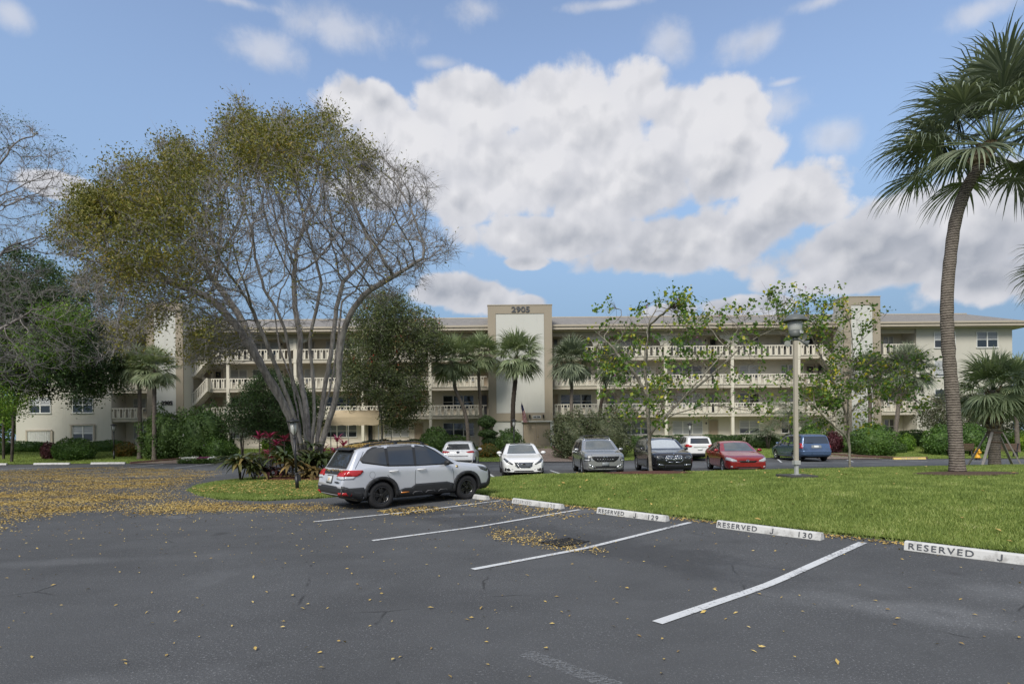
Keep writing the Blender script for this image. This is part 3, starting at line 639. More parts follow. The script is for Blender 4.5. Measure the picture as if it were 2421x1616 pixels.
# windows and doors
WV = {'dark': ('glass_dark', 'glass_dark'), 'light': ('blind_light', 'glass_dark'), 'full': ('blind_light', 'blind_light'), 'mid': ('blind_mid', 'glass_dark'), 'cur': ('curtain', 'glass_dark')}
def window(x0, x1, z0, z1, n, style, y=YW, split=.5, low=.35, wing=False):
    mb = MB(); f = .055; yf = y-.07
    mb.box(x0-f, x1+f, yf, y-.002, z0-f, z0); mb.box(x0-f, x1+f, yf, y-.002, z1, z1+f); mb.box(x0-f, x0, yf, y-.002, z0+.001, z1-.001); mb.box(x1, x1+f, yf, y-.002, z0+.001, z1-.001)
    w = (x1-x0)/n
    for i in range(1, n): mb.box(x0+i*w-.05, x0+i*w+.05, yf, y-.002, z0+.001, z1-.001)
    zm = z0+(z1-z0)*split
    for i in range(n): mb.box(x0+i*w+.052 if i else x0+.002, x0+(i+1)*w-.052 if i < n-1 else x1-.002, yf+.01, y-.003, zm-.022, zm+.022)
    mb.box(x0-f-.04, x1+f+.04, yf-.03, yf-.002, z0-f-.04, z0-f+.03)
    fr = bp(mb, 'window', 'window_frame')
    a, b = WV[style]; mb = MB(); zl = z0+(z1-z0)*low
    mb.mi = 0; mb.box(x0+.002, x1-.002, y-.03, y-.004, zl+.001, z1-.002)
    mb.mi = 1; mb.box(x0+.002, x1-.002, y-.03, y-.004, z0+.002, zl)
    if style in ('full', 'light', 'mid'):
        mb.mi = 0; k = 3 if style == 'full' else 2
        for q in range(1, k+1):
            zq = zl+(z1-zl)*q/(k+1); mb.mi = 1; mb.box(x0+.004, x1-.004, y-.034, y-.031, zq-.008, zq+.008)
    pn = mb.build('pane', [a, b], fr)
    return fr
def door(x0, x1, z, y=YW, glass=False, h=2.03, mat='door_paint'):
    mb = MB(); mb.box(x0-.09, x0, y-.06, y-.002, z, z+h+.09); mb.box(x1, x1+.09, y-.06, y-.002, z, z+h+.09); mb.box(x0+.001, x1-.001, y-.06, y-.002, z+h, z+h+.09)
    d = bp(mb, 'door', 'fascia'); mb = MB(); mb.box(x0+.002, x1-.002, y-.04, y-.004, z+.01, z+h-.002); pnl = mb.build('door_leaf', 'fascia' if glass else mat, d)
    if glass: mb = MB(); mb.box(x0+.12, x1-.12, y-.055, y-.042, z+.2, z+h-.15); mb.build('door_glass', 'glass_dark', d)
    mb = MB(); mb._ell((x0+.09, y-.08, z+1.0), (.03, .04, .03), 8, 5); mb.build('handle', 'black_metal', d, smooth=True)
    mb = MB(); mb.box(x0-.36, x0-.26, y-.1, y-.002, z+1.72, z+1.9); bp(mb, 'lantern', 'black_metal')
WX = lambda px: gx(px, YW)
# (left px, right px, lights) and doors
wins = [(548, 585, 2), (600, 660, 3), (723, 745, 1), (774, 843, 3), (910, 966, 3), (1049, 1120, 3), (1327, 1398, 3), (1469, 1538, 3), (1591, 1660, 3), (1749, 1794, 2), (1848, 1880, 2), (318, 346, 2)]
doors = [(486, 497, 0), (509, 527, 1), (676, 692, 0), (868, 884, 1), (982, 999, 1), (1140, 1152, 0), (1312, 1319, 0), (1437, 1456, 1), (1677, 1696, 1), (1905, 1926, 1), (1934, 1946, 0), (272, 285, 0), (2148, 2160, 0)]
sty = ['light', 'full', 'light', 'mid', 'full', 'light', 'cur', 'dark', 'mid']
for k in range(4):
    for i, (a, b, n) in enumerate(wins):
        st = sty[(i*5+k*7+i*k) % 9]
        if k == 0 and 774 == a: st = 'mid'
        if k == 1 and a in (1049, 774): st = 'dark'
        if k == 0 and a == 910: st = 'full'
        window(WX(a), WX(b), FL[k]+.82, FL[k]+2.02, n, st, low=.34 if st != 'full' else .1)
    for i, (a, b, g) in enumerate(doors):
        door(WX(a), WX(b), FL[k]+.005, glass=(i*3+k) % 4 != 0 if g else False, mat='door_dark' if (i+k) % 3 == 0 else 'door_paint')
    window(gx(2091, YW), gx(2112, YW), FL[k]+.7, FL[k]+2.0, 2, ['dark', 'light', 'mid', 'light'][k])
    for (a, b) in ((2211, 2259), (2311, 2359), (174, 220), (73, 120)):
        if k == 0 and a == 73: continue
        window(gx(a, 54.9), gx(b, 54.9), FL[k]+.66, FL[k]+2.06, 2, ['dark', 'light', 'light', 'mid'][(k+a) % 4] if a != 2311 else 'mid', y=54.9, low=.1 if a == 2211 and k == 2 else .45)
# accordion storm shutter on the ground floor of the left wing
mb = MB(); a, b = gx(66, 54.9), gx(121, 54.9)
n = 13
for i in range(n):
    u = a+(b-a)*i/n; w = (b-a)/n; mb.prism([(u, 54.86), (u+w*.5, 54.78), (u+w-.01, 54.86), (u+w-.01, 54.898), (u, 54.898)], 'z', .98, 2.55)
bp(mb, 'storm_shutter', 'window_frame')
mb = MB(); mb.box(a-.12, b+.12, 54.76, 54.897, 2.56, 2.68); mb.box(b+.02, b+.2, 54.78, 54.897, .98, 2.558); mb.box(a-.15, a-.02, 54.8, 54.897, .98, 2.558); bp(mb, 'shutter_track', 'fascia')
a, b = gx(168, 54.9), gx(226, 54.9); mb = MB(); mb.box(a-.05, b+.05, 54.74, 54.81, 3.05, 3.17); mb.box(a, a+.16, 54.76, 54.8, 1.3, 3.04); mb.box(b-.16, b, 54.76, 54.8, 1.3, 3.04); bp(mb, 'shutter_track', 'fascia')
# stairs beside the left and right towers
def stairs(mir):
    T = (lambda x: x) if not mir else (lambda x: -x)
    off = 0.0
    xg, xl_, xt = (X(497), X(466), X(434)) if not mir else (X(1937), X(1968), X(1996))
    for k in range(3):
        zf, zu = FL[k], FL[k+1]; zm = (zf+zu)/2; mb = MB()
        lo, hi = min(xl_, xt), max(xl_, xt)
        mb.box(lo, hi, YB-.6, YW, zm-.16, zm)
        n = 8
        for i in range(n):      # front flight: landing -> upper floor
            x0 = xl_+(xg-xl_)*i/n; x1 = xl_+(xg-xl_)*(i+1)/n; z = zm+(zu-zm)*(i+1)/(n)
            mb.box(min(x0, x1)+.001, max(x0, x1)-.001, YB-.5, YB+.45, z-.22, z-.03)
        for i in range(n):      # rear flight: lower floor -> landing
            x0 = xg+(xl_-xg)*i/n; x1 = xg+(xl_-xg)*(i+1)/n; z = zf+(zm-zf)*(i+1)/n
            mb.box(min(x0, x1)+.001, max(x0, x1)-.001, YB+.7, YW-.1, z-.22, z-.03)
        yr = YB-.6
        def q(xa, za, xb, zb, y, h0, h1, w=.1): mb.prism([(xa, za+h0), (xb, zb+h0), (xb, zb+h1), (xa, za+h1)], 'y', y, y+w)
        for y in (yr, YB+.5):
            q(xl_, zm, xg, zu, y, .93, 1.04, .14); q(xl_, zm, xg, zu, y+.02, -.24, .08)
            m_ = 8
            for i in range(m_):
                u = (i+.5)/m_; xx = xl_+(xg-xl_)*u; zz = zm+(zu-zm)*u; mb.box(xx-.04, xx+.04, y+.03, y+.11, zz+.0, zz+.95)
        mb.box(lo, hi, yr-.02, yr+.12, zm+.93, zm+1.04); mb.box(lo, hi, yr, yr+.1, zm+.0, zm+.1)
        for i in range(7):
            xx = lo+(hi-lo)*(i+.5)/7; mb.box(xx-.045, xx+.045, yr+.01, yr+.1, zm+.1, zm+.93)
        # return of the gallery rail at the head of the flight
        mb.box(min(xg, xg+(.0)), xg+.1, YB-.6, YB-.12, zu-.2, zu+1.03)
        bp(mb, 'staircase', 'railing_paint')
    mb = MB(); x = xt; mb.box(min(x, x+(.18 if not mir else -.18)), max(x, x+(.18 if not mir else -.18)), YB-.75, YB-.612, .5, 10.2); bp(mb, 'post', 'post_paint')
    mb = MB(); lo, hi = min(xg, xt), max(xg, xt); mb.box(lo, hi, YB-.8, YB+.3, 11.1, 11.44); bp(mb, 'stair_beam', 'tan_stucco')
stairs(False); stairs(True)
# awning over the left entrance
aw = thing('awning', 'beige canvas entrance awning on thin posts in front of the gallery', 'awning', (0, 0, 0))
ya, yb2 = 45.5, 50.5; x0, x1 = at(781, 970, ya).x, at(897, 970, ya).x; zt, zb = at(840, 969, ya).z, at(840, 996, ya).z
mb = MB()
pr = [(ya-.25, zb), (ya-.22, zb+.35), (ya-.05, zb+.7), (ya+.25, zt), (yb2, zt+.15), (yb2, zt+.05), (ya+.3, zt-.1), (ya-.1, zb+.02)]
mb.prism(pr, 'x', x0, x1); mb.build('canopy', 'canvas', aw)
mb = MB(); n = 24
for i in range(n):
    u0 = x0+(x1-x0)*i/n; u1 = x0+(x1-x0)*(i+1)/n; d0 = .05*abs(math.sin(i*PI/6)); d1 = .05*abs(math.sin((i+1)*PI/6))
    mb.prism([(u0, zb-.26-d0), (u1, zb-.26-d1), (u1, zb-.004), (u0, zb-.004)], 'y', ya-.27, ya-.25)
mb.build('valance', 'canvas', aw)
for x in (x0+.05, x1-.05):
    for y in (ya-.1, yb2-.2):
        mb = MB(); mb.tube([(x, y, g1(x, y)), (x, y, zb+.1)], .035, 8); mb.build('post', 'pole_grey', aw)
# flag on the wall of the central tower
fl = thing('flag', 'red white and blue striped flag hanging from a wall bracket above the double door', 'flag', (0, 0, 0))
b0 = Vector((at(1243, 997, YT-.02).x, YT-.02, at(1243, 990, YT).z)); tip = Vector((at(1232, 947, YT-.9).x, YT-.9, at(1232, 947, YT-.9).z))
mb = MB(); mb.tube([b0, tip], .018, 6); mb.build('pole', 'window_frame', fl)
tp = tip; mb = MB()
colsM = ['flag_blue', 'flag_red', 'flag_white']
e = Vector((at(1248, 990, YT-.7).x, YT-.75, at(1248, 998, YT-.7).z)); e2 = Vector((at(1238, 998, YT-.7).x, YT-.65, at(1238, 998, YT-.7).z)); h2 = Vector((tp.x+.02, YT-.8, at(1232, 969, YT-.8).z))
nu, nv = 9, 12
for i in range(nu):
    for j in range(nv):
        def P(u, v):
            A_ = tp.lerp(h2, u); B_ = e.lerp(e2, u); r = A_.lerp(B_, v); return r+Vector((.03*math.sin(v*5+u*7), .09*math.sin(u*9+v*3), 0))
        mb.mi = 0 if (v_ := (j+.5)/nv) < .4 and i < 5 else (1 if i % 2 == 0 else 2)
        mb.add([P(i/nu, j/nv), P((i+1)/nu, j/nv), P((i+1)/nu, (j+1)/nv), P(i/nu, (j+1)/nv)], [(0, 1, 2, 3)])
mb.build('cloth', colsM, fl)
# ------------------------------------------------------------------ cars
def interp_s(pts, xs, sig):
    px = [p[0] for p in pts]; py = [p[1] for p in pts]
    k = np.linspace(-2.2, 2.2, 13); w = np.exp(-k*k/2); w /= w.sum()
    return sum(wi*np.interp(xs+ki*sig, px, py) for ki, wi in zip(k, w))
def chaikin(P, n=2):
    for _ in range(n):
        Q = [P[0]]
        for a, b in zip(P, P[1:]): Q += [(a[0]*.75+b[0]*.25, a[1]*.75+b[1]*.25), (a[0]*.25+b[0]*.75, a[1]*.25+b[1]*.75)]
        Q.append(P[-1]); P = Q
    return P
def car_body(sp):
    """closed lofted shell, x from 0 (nose) to L (tail), before wheel wells are cut"""
    Lc, Wd = sp['L'], sp['W']/2
    xs = np.unique(np.concatenate([np.linspace(0, .35, 9), np.linspace(.35, Lc-.35, 64), np.linspace(Lc-.35, Lc, 9)]))
    zt = interp_s(sp['top'], xs, .035); zb = interp_s(sp['belt'], xs, .06); zs = interp_s(sp['sill'], xs, .04)
    wf = interp_s(sp.get('plan', [(0, .80), (.12, .90), (.4, .965), (.9, 1), (Lc-.9, 1), (Lc-.35, .965), (Lc-.1, .9), (Lc, .83)]), xs, .05)
    tum = sp.get('tumble', .36); V = []; n = 0
    for x, t_, b_, s_, w_ in zip(xs, zt, zb, zs, wf):
        b_ = min(b_, t_-.035); gh = t_-b_; W_ = Wd*w_; wr = W_*.955-.02-tum*max(0, gh-.05); cr = min(.06, gh*.5)
        zm = b_-.16 if b_-.16 > s_+.1 else (b_+s_)/2; zl = s_+.18 if s_+.18 < zm else (s_+zm)/2
        P = [(0, t_), (wr*.5, t_-.008), (wr*.86, t_-.03*min(1, gh*4)), (wr, t_-cr), (wr+(W_*.965-wr)*.5, (t_-cr+b_)/2), (W_*.965, b_), (W_*.99, b_-.04), (W_, zm), (W_*.985, zl), (W_*.95, s_+.02), (W_*.6, s_), (0, s_)]
        H = chaikin(P, 2); ring = [(y, z) for y, z in H]+[(-y, z) for y, z in H[::-1][1:-1]]
        n = len(ring); V += [(x, y, z) for y, z in ring]
    m_ = len(xs); Fc = [(i*n+j, i*n+(j+1) % n, (i+1)*n+(j+1) % n, (i+1)*n+j) for i in range(m_-1) for j in range(n)]
    h = n//2
    # end caps, zipped straight across so that the ends stay clean
    def cap(o, flip):
        fs = []
        for j in range(h):
            a, b, c, d = j, j+1, (n-j-1) % n, (n-j) % n
            f = (a, b, c, d) if j else (a, b, c)
            if j == h-1: f = (a, b, d)
            f = tuple(o+q for q in f); fs.append(f[::-1] if flip else f)
        return fs
    Fc += cap(0, False) + cap((m_-1)*n, True)
    return V, Fc
def boolean_cut(o, cutters):
    for c in cutters:
        md = o.modifiers.new('b', 'BOOLEAN'); md.operation = 'DIFFERENCE'; md.solver = 'EXACT'; md.object = c
    dg = bpy.context.evaluated_depsgraph_get(); me = bpy.data.meshes.new_from_object(o.evaluated_get(dg))
    o.modifiers.clear(); o.data = me
    for c in cutters: bpy.data.objects.remove(c)
class Car:
    def __init__(s, name, label, sp, loc, rz, pitch=0, group=None):
        s.sp = sp; s.root = thing(name, label, 'car', loc, rz, group); s.root.rotation_euler = (0, pitch, rz)
        Lc = sp['L']; s.x0 = sp['fo']+sp['wb']/2          # shell x -> local x: front is +x
        V, Fc = car_body(sp); V = [(s.x0-x, -y, z) for x, y, z in V]
        me = bpy.data.meshes.new('body'); me.from_pydata(V, [], Fc); me.update()
        bm = bmesh.new(); bm.from_mesh(me); bmesh.ops.recalc_face_normals(bm, faces=bm.faces); bm.to_mesh(me)
        s.bvh = BVHTree.FromBMesh(bm); bm.free()
        o = bpy.data.objects.new('body', me); COL.objects.link(o)
        R = sp['tr']; s.axles = (s.x0-sp['fo'], s.x0-sp['fo']-sp['wb']); cut = []
        for ax_ in s.axles:
            for sg in (-1, 1):
                mb = MB(); ro = R+sp.get('gap', .05); mb.lathe([(1e-3, -.17), (ro, -.17), (ro, .17), (1e-3, .17)], (ax_, sg*(sp['W']/2-.10), R+.01), 32, 'y')
                c = mb.build('cut', 'rubber'); cb = bmesh.new(); cb.from_mesh(c.data); bmesh.ops.remove_doubles(cb, verts=cb.verts, dist=.002); bmesh.ops.recalc_face_normals(cb, faces=cb.faces); cb.to_mesh(c.data); cb.free(); cut.append(c)
        boolean_cut(o, cut); o.data.name = 'body'; o.data.materials.clear()
        o.data.materials.append(MATS[sp['paint']]); o.data.materials.append(MATS['clad'])
        dark = []
        for p in o.data.polygons:
            c = p.center; dk = 0
            for ax_ in s.axles:
                rr = math.hypot(c.x-ax_, c.z-(R+.01))
                if rr < R+sp.get('gap', .05)+.004 and abs(c.y) < sp['W']/2-.02 and (abs(p.normal.y) > .9 and rr < R+.045 and abs(c.y) < sp['W']/2-.2 or abs(rr-(R+sp.get('gap', .05))) < .012 and abs(p.normal.y) < .3): dk = 1
            if c.z < sp.get('darkz', .0) or p.normal.z < -.9 and c.z < .4: dk = 1
            dark.append(dk)
        o.data.polygons.foreach_set('material_index', dark); o.data.polygons.foreach_set('use_smooth', [True]*len(dark))
        try: o.data.set_sharp_from_angle(angle=math.radians(38))
        except Exception: pass
        o.parent = s.root; s.body = o
        s.wheels()
    def X(s, x): return s.x0-x
    def wheels(s):
        sp = s.sp; R = sp['tr']; rim = sp.get('rim', 'alloy'); Rr = R*sp.get('rr', .66); proto = None
        for ax_ in s.axles:
            for sg in (-1, 1):
                if proto is None:
                    mb = MB(); mb.smooth = True
                    mb.lathe([(Rr+.005, .085), (Rr, .10), (Rr-.03, .085), (Rr-.045, .03), (.05, .0), (.001, .0)], (0, 0, 0), 32, 'y')
                    mb.smooth = False; mb.lathe([(.001, .095), (.045, .092), (.06, .06), (.06, .03)], (0, 0, 0), 16, 'y')
                    ns = sp.get('spokes', 5)
                    for k in range(ns):
                        a = 2*PI*k/ns+.3
                        for da in ((-.17, .17) if ns <= 6 else (0,)):
                            ca, sa = math.cos(a+da*.35), math.sin(a+da*.35); cb, sb = math.cos(a+da), math.sin(a+da); w = .028 if ns <= 6 else .026
                            pa = [(ca*.045-sa*w, sa*.045+ca*w), (ca*.045+sa*w, sa*.045-ca*w), (cb*(Rr-.02)+sb*w*.8, sb*(Rr-.02)-cb*w*.8), (cb*(Rr-.02)-sb*w*.8, sb*(Rr-.02)+cb*w*.8)]
                            mb.prism(pa, 'y', .035, .082)
                    mb.mi = 1; mb.lathe([(Rr-.05, .028), (.05, .024)], (0, 0, 0), 24, 'y')
                    w = mb.build('wheel', [rim, 'grille_black'], s.root)
                    mt = MB(); mt.smooth = True
                    mt.lathe([(Rr-.04, -.10), (Rr+.005, -.105), (R-.05, -.115), (R-.012, -.095), (R, -.06), (R, .06), (R-.012, .095), (R-.05, .115), (Rr+.03, .112), (Rr+.003, .10), (Rr-.01, .06)], (0, 0, 0), 40, 'y')
                    ty = mt.build('tyre', 'rubber', w)
                    proto = w
                else: w = copy_tree(proto, s.root)
                w.location = (ax_, sg*(sp['W']/2-.125), R); w.rotation_euler = (0, random.random()*6 if sg > 0 else random.random()*6, 0 if sg > 0 else PI)
    def patch(s, name, poly, d, mat, off=.004, thk=.0, step=.06, parent=None, label=None, mirror=False, far=3.0, build=True):
        """poly: 2-D outline; d: 'L' (from +y, uses x,z), 'R', 'F' (from front, y,z), 'B' (rear), 'T' (top, x,y). x is measured from the nose."""
        Q = []; n = len(poly)
        for a, b in zip(poly, poly[1:]+poly[:1]):
            k = max(1, int(math.hypot(b[0]-a[0], b[1]-a[1])/step)); Q += [(a[0]+(b[0]-a[0])*i/k, a[1]+(b[1]-a[1])*i/k) for i in range(k)]
        nb = len(Q); A = np.array(Q); lo, hi = A.min(0), A.max(0)
        gx_, gy_ = np.meshgrid(np.arange(lo[0]+step/2, hi[0], step), np.arange(lo[1]+step/2, hi[1], step)); G = np.stack([gx_.ravel(), gy_.ravel()], 1)
        if len(G): G = G[in_poly(G, Q)]
        if len(G): G = G[poly_dist(G, Q) > step*.4]
        vs, es, fs, *_ = delaunay_2d_cdt([Vector(p) for p in Q]+[Vector(p) for p in G], [(i, (i+1) % nb) for i in range(nb)], [list(range(nb))], 1, 1e-6)
        V = []; ok = []
        for v in vs:
            if d in 'LR': sg = 1 if d == 'L' else -1; o = Vector((s.X(v.x), far*sg, v.y)); r = Vector((0, -sg, 0))
            elif d == 'F': o = Vector((s.X(0)+far, v.x, v.y)); r = Vector((-1, 0, 0))
            elif d == 'B': o = Vector((s.X(s.sp['L'])-far, v.x, v.y)); r = Vector((1, 0, 0))
            else: o = Vector((s.X(v.x), v.y, far)); r = Vector((0, 0, -1))
            h, nr, _, dist = s.bvh.ray_cast(o, r)
            if h is None: V.append(None); ok.append(False); continue
            if nr.dot(r) > 0: nr = -nr
            q = (nr-r).normalized(); V.append((h, q)); ok.append(True)
        mb = MB(); mb.smooth = True; idx = {}
        for i, e in enumerate(V):
            if e: idx[i] = len(mb.v); mb.v.append(tuple(e[0]+e[1]*(off+thk)))
        faces = []; cnt = {}
        for f in fs:
            if all(i in idx for i in f):
                f = list(f); p = [Vector(mb.v[idx[i]]) for i in f[:3]]; nr = (p[1]-p[0]).cross(p[2]-p[0])
                if nr.dot(V[f[0]][1]) < 0: f = f[::-1]
                faces.append(f)
                for a, b in zip(f, f[1:]+f[:1]): cnt[(a, b)] = 1
        for f in faces: mb.f.append(tuple(idx[i] for i in f)); mb.m.append(0); mb.sm.append(True)
        base = {}
        for (a, b) in (list(cnt) if off+thk > .0075 or thk > 0 else []):
            if (b, a) not in cnt:
                for q in (a, b):
                    if q not in base: base[q] = len(mb.v); mb.v.append(tuple(V[q][0]-V[q][1]*.012))
                mb.f.append((idx[a], base[a], base[b], idx[b])); mb.m.append(0); mb.sm.append(False)
        if not mb.f: return None
        ob = mb.build(name, mat, parent or s.root)
        if label: ob['label'] = label
        return ob
    def line(s, name, pts, d, w, mat, off=.003, parent=None, thk=0):
        for (a, b) in zip(pts, pts[1:]):
            dx, dy = b[0]-a[0], b[1]-a[1]; l = math.hypot(dx, dy); nx, ny = -dy/l*w/2, dx/l*w/2; ex, ey = dx/l*w*.3, dy/l*w*.3
            s.patch(name, [(a[0]-nx-ex, a[1]-ny-ey), (b[0]-nx+ex, b[1]-ny+ey), (b[0]+nx+ex, b[1]+ny+ey), (a[0]+nx-ex, a[1]+ny-ey)], d, mat, off, thk, .12, parent or s.body)
    def mirrors(s, x, z, mat=None, w=.23):
        for sg in (1, -1):
            h = s.bvh.ray_cast(Vector((s.X(x), sg*3, z)), Vector((0, -sg, 0)))[0]; y = abs(h.y) if h else .8
            mb = MB(); mb.smooth = True; mb._ell((s.X(x)-.01, sg*(y+.14), z+.06), (.075, .115, .075), 14, 8)
            m_ = mb.build('mirror', mat or s.sp['paint'], s.root)
            mb = MB(); mb.prism([(s.X(x)-.02, sg*(y-.03)), (s.X(x)+.05, sg*(y-.03)), (s.X(x)+.03, sg*(y+.09)), (s.X(x)-.02, sg*(y+.09))], 'z', z-.02, z+.01); mb.build('mirror_arm', 'clad', m_)
    def handles(s, xs, z, mat=None):
        for d in 'LR':
            for x in xs:
                h = s.bvh.ray_cast(Vector((s.X(x), (3 if d == 'L' else -3), z)), Vector((0, -1 if d == 'L' else 1, 0)))[0]
                if not h: continue
                sg = 1 if d == 'L' else -1; mb = MB(); mb.smooth = True
                mb.tube([(s.X(x)-.12, h.y, z), (s.X(x)-.10, h.y+sg*.045, z), (s.X(x)+.10, h.y+sg*.045, z+.004), (s.X(x)+.12, h.y, z+.004)], .019, 8)
                mb.build('door_handle', mat or s.sp['paint'], s.root)
    def sides(s, panes, seams, glass='car_glass', trim=None):
        for d in 'LR':
            if trim: s.patch('window_trim', trim, d, 'clad', .003, .002, .09)
            for p in panes: s.patch('side_window', p, d, glass, .007)
            for l in seams: s.line('door_seam', l, d, .012, 'grille_black', .0025)
    def plate(s, end, y, z, mat='plate_white', w=.30, h=.15, text=None, off=.02):
        p = s.patch('licence_plate', [(y-w/2, z-h/2), (y+w/2, z-h/2), (y+w/2, z+h/2), (y-w/2, z+h/2)], end, mat, .006, off, .12)
        return p
    def emblem(s, end, y, z, r=.05, asp=1.7, mat='silver_emblem', off=.02):
        ring = [(y+math.cos(a)*r*asp, z+math.sin(a)*r) for a in np.linspace(0, 2*PI, 20, endpoint=False)]
        inner = [(y+math.cos(a)*(r-.013)*asp, z+math.sin(a)*(r-.013)) for a in np.linspace(0, 2*PI, 20, endpoint=False)]
        e = s.patch('emblem', ring, end, mat, .004, off, .05)
        s.patch('emblem_field', inner, end, 'grille_black', .004, off+.003, .05, parent=e)
        return e, off
def hflip(p): return [(-a, b) for a, b in p]
def roof_rails(c, x0, x1, z, y, mat='clad', dz=.06):
    for sg in (1, -1):
        mb = MB(); mb.smooth = True; pts = []
        for i, u in enumerate(np.linspace(0, 1, 12)):
            x = x0+(x1-x0)*u; h = c.bvh.ray_cast(Vector((c.X(x), sg*y, 3)), Vector((0, 0, -1)))[0]; zz = h.z if h else z
            pts.append((c.X(x), sg*y, zz+(dz if 0 < i < 11 else -.01)))
        mb.tube(pts, .018, 8)
        for u in (.08, .5, .92):
            x = x0+(x1-x0)*u; h = c.bvh.ray_cast(Vector((c.X(x), sg*y, 3)), Vector((0, 0, -1)))[0]
            mb.box(c.X(x)-.05, c.X(x)+.05, sg*y-.014, sg*y+.014, h.z-.01, h.z+dz)
        mb.build('roof_rail', mat, c.root)

# ---- the near silver crossover
SPF = dict(L=4.64, W=1.82, fo=.93, wb=2.67, tr=.352, gap=.055, rr=.64, rim='alloy_black', paint='paint_silver', spokes=5, tumble=.33,
    top=[(0, .80), (.02, .88), (.07, .95), (.22, 1.0), (.7, 1.065), (1.12, 1.115), (1.30, 1.20), (1.85, 1.555), (2.1, 1.64), (2.5, 1.685), (3.0, 1.69), (3.6, 1.665), (4.02, 1.615), (4.16, 1.58), (4.44, 1.10), (4.50, 1.02), (4.60, .96), (4.64, .62)],
    belt=[(0, .78), (.3, .90), (1.1, 1.01), (2.0, 1.045), (3.2, 1.085), (4.0, 1.12), (4.4, 1.04), (4.64, .90)],
    sill=[(0, .36), (.12, .26), (.5, .235), (4.1, .25), (4.4, .32), (4.64, .42)])
cx, cy = pst(8.22, 14.72)
car = Car('silver_crossover', 'silver crossover with black wheels and dark cladding, leaves on its roof, nearest car', SPF, (cx, cy, .005), math.atan2(S0, C0), -.012)
A_ = [(1.42, 1.085), (1.62, 1.22), (1.90, 1.42), (2.17, 1.565), (2.42, 1.615), (2.50, 1.615), (2.56, 1.085)]
B_ = [(2.64, 1.09), (2.59, 1.615), (3.33, 1.60), (3.37, 1.12)]
C_ = [(3.44, 1.125), (3.42, 1.595), (3.70, 1.57), (3.86, 1.50), (4.10, 1.29), (4.06, 1.235)]
trim = [(1.34, 1.055), (1.60, 1.25), (1.88, 1.45), (2.15, 1.595), (2.42, 1.64), (3.4, 1.63), (3.74, 1.60), (3.90, 1.53), (4.15, 1.29), (4.09, 1.205), (3.4, 1.09), (2.6, 1.06)]
car.sides([A_, B_, C_], [[(1.46, 1.05), (1.40, .80), (1.38, .42)], [(2.60, 1.06), (2.63, .7), (2.62, .42)], [(3.40, 1.09), (3.43, .86), (3.30, .72)], [(3.94, 1.6), (4.08, 1.38), (4.28, 1.1), (4.30, 1.0)]], trim=trim)
ax1, ax2 = .93, 3.60
def arch(axx, ri=.405, ro=.50, a0=-8, a1=188, sq=.02):
    o = []; i = []
    for a in np.linspace(math.radians(a0), math.radians(a1), 15):
        k = ro*(1+sq*math.cos(4*a)*-1); o.append((axx+k*math.cos(a), .355+k*math.sin(a)*1.0)); i.append((axx+ri*math.cos(a), .36+ri*math.sin(a)))
    return o+i[::-1]
for d in 'LR':
    car.patch('wheel_arch_trim', arch(ax1), d, 'clad', .004, .022, .05); car.patch('wheel_arch_trim', arch(ax2), d, 'clad', .004, .022, .05)
    car.patch('side_cladding', [(1.40, .28), (3.12, .28), (3.10, .46), (2.95, .50), (2.75, .50), (2.60, .585), (1.62, .58), (1.42, .52)], d, 'clad', .004, .018, .07)
    for x in (1.75, 2.15, 2.55): car.line('sill_step', [(x-.13, .345), (x-.10, .375), (x+.10, .375), (x+.15, .33)], d, .022, 'clad_grey', .026, parent=car.root)
    car.line('orange_badge', [(2.83, .385), (3.05, .385)], d, .03, 'flag_red' if False else 'amber_lens', .026, parent=car.root)
    car.patch('rear_bumper', [(4.10, .30), (4.64, .30), (4.64, .66), (4.50, .62), (4.30, .50), (4.12, .46)], d, 'clad', .004, .012, .06)
    car.patch('front_bumper', [(.0, .30), (.44, .28), (.46, .44), (.20, .46), (.10, .60), (.12, .86), (0, .90)], d, 'clad', .004, .012, .05)
    car.patch('headlight', [(.10, .86), (.16, .90), (.52, .96), (.44, .86), (.2, .78)], d, 'dark_lens', .004, .006, .05)
    car.patch('tail_light', [(4.10, 1.0), (4.12, 1.035), (4.64, 1.04), (4.64, .90), (4.28, .885), (4.18, .92)], d, 'red_lens', .004, .014, .05)
    car.patch('tail_light', [(4.30, .88), (4.64, .895), (4.64, .82), (4.36, .82)], d, 'clear_lens', .004, .01, .05, label='clear lower section of the tail light')
    if d == 'R': car.line('fuel_flap', [(3.86+.075*math.cos(a), .90+.085*math.sin(a)) for a in np.linspace(0, 2*PI, 13)], d, .007, 'clad_grey', .0025)
    car.patch('fender_badge', [(1.28+.035*math.cos(a), .985+.035*math.sin(a)) for a in np.linspace(0, 2*PI, 10, endpoint=False)], d, 'brass', .004, .01, .05)
    car.line('reflector', [(4.42, .44), (4.58, .46)], d, .07, 'red_lens', .018, parent=car.root)
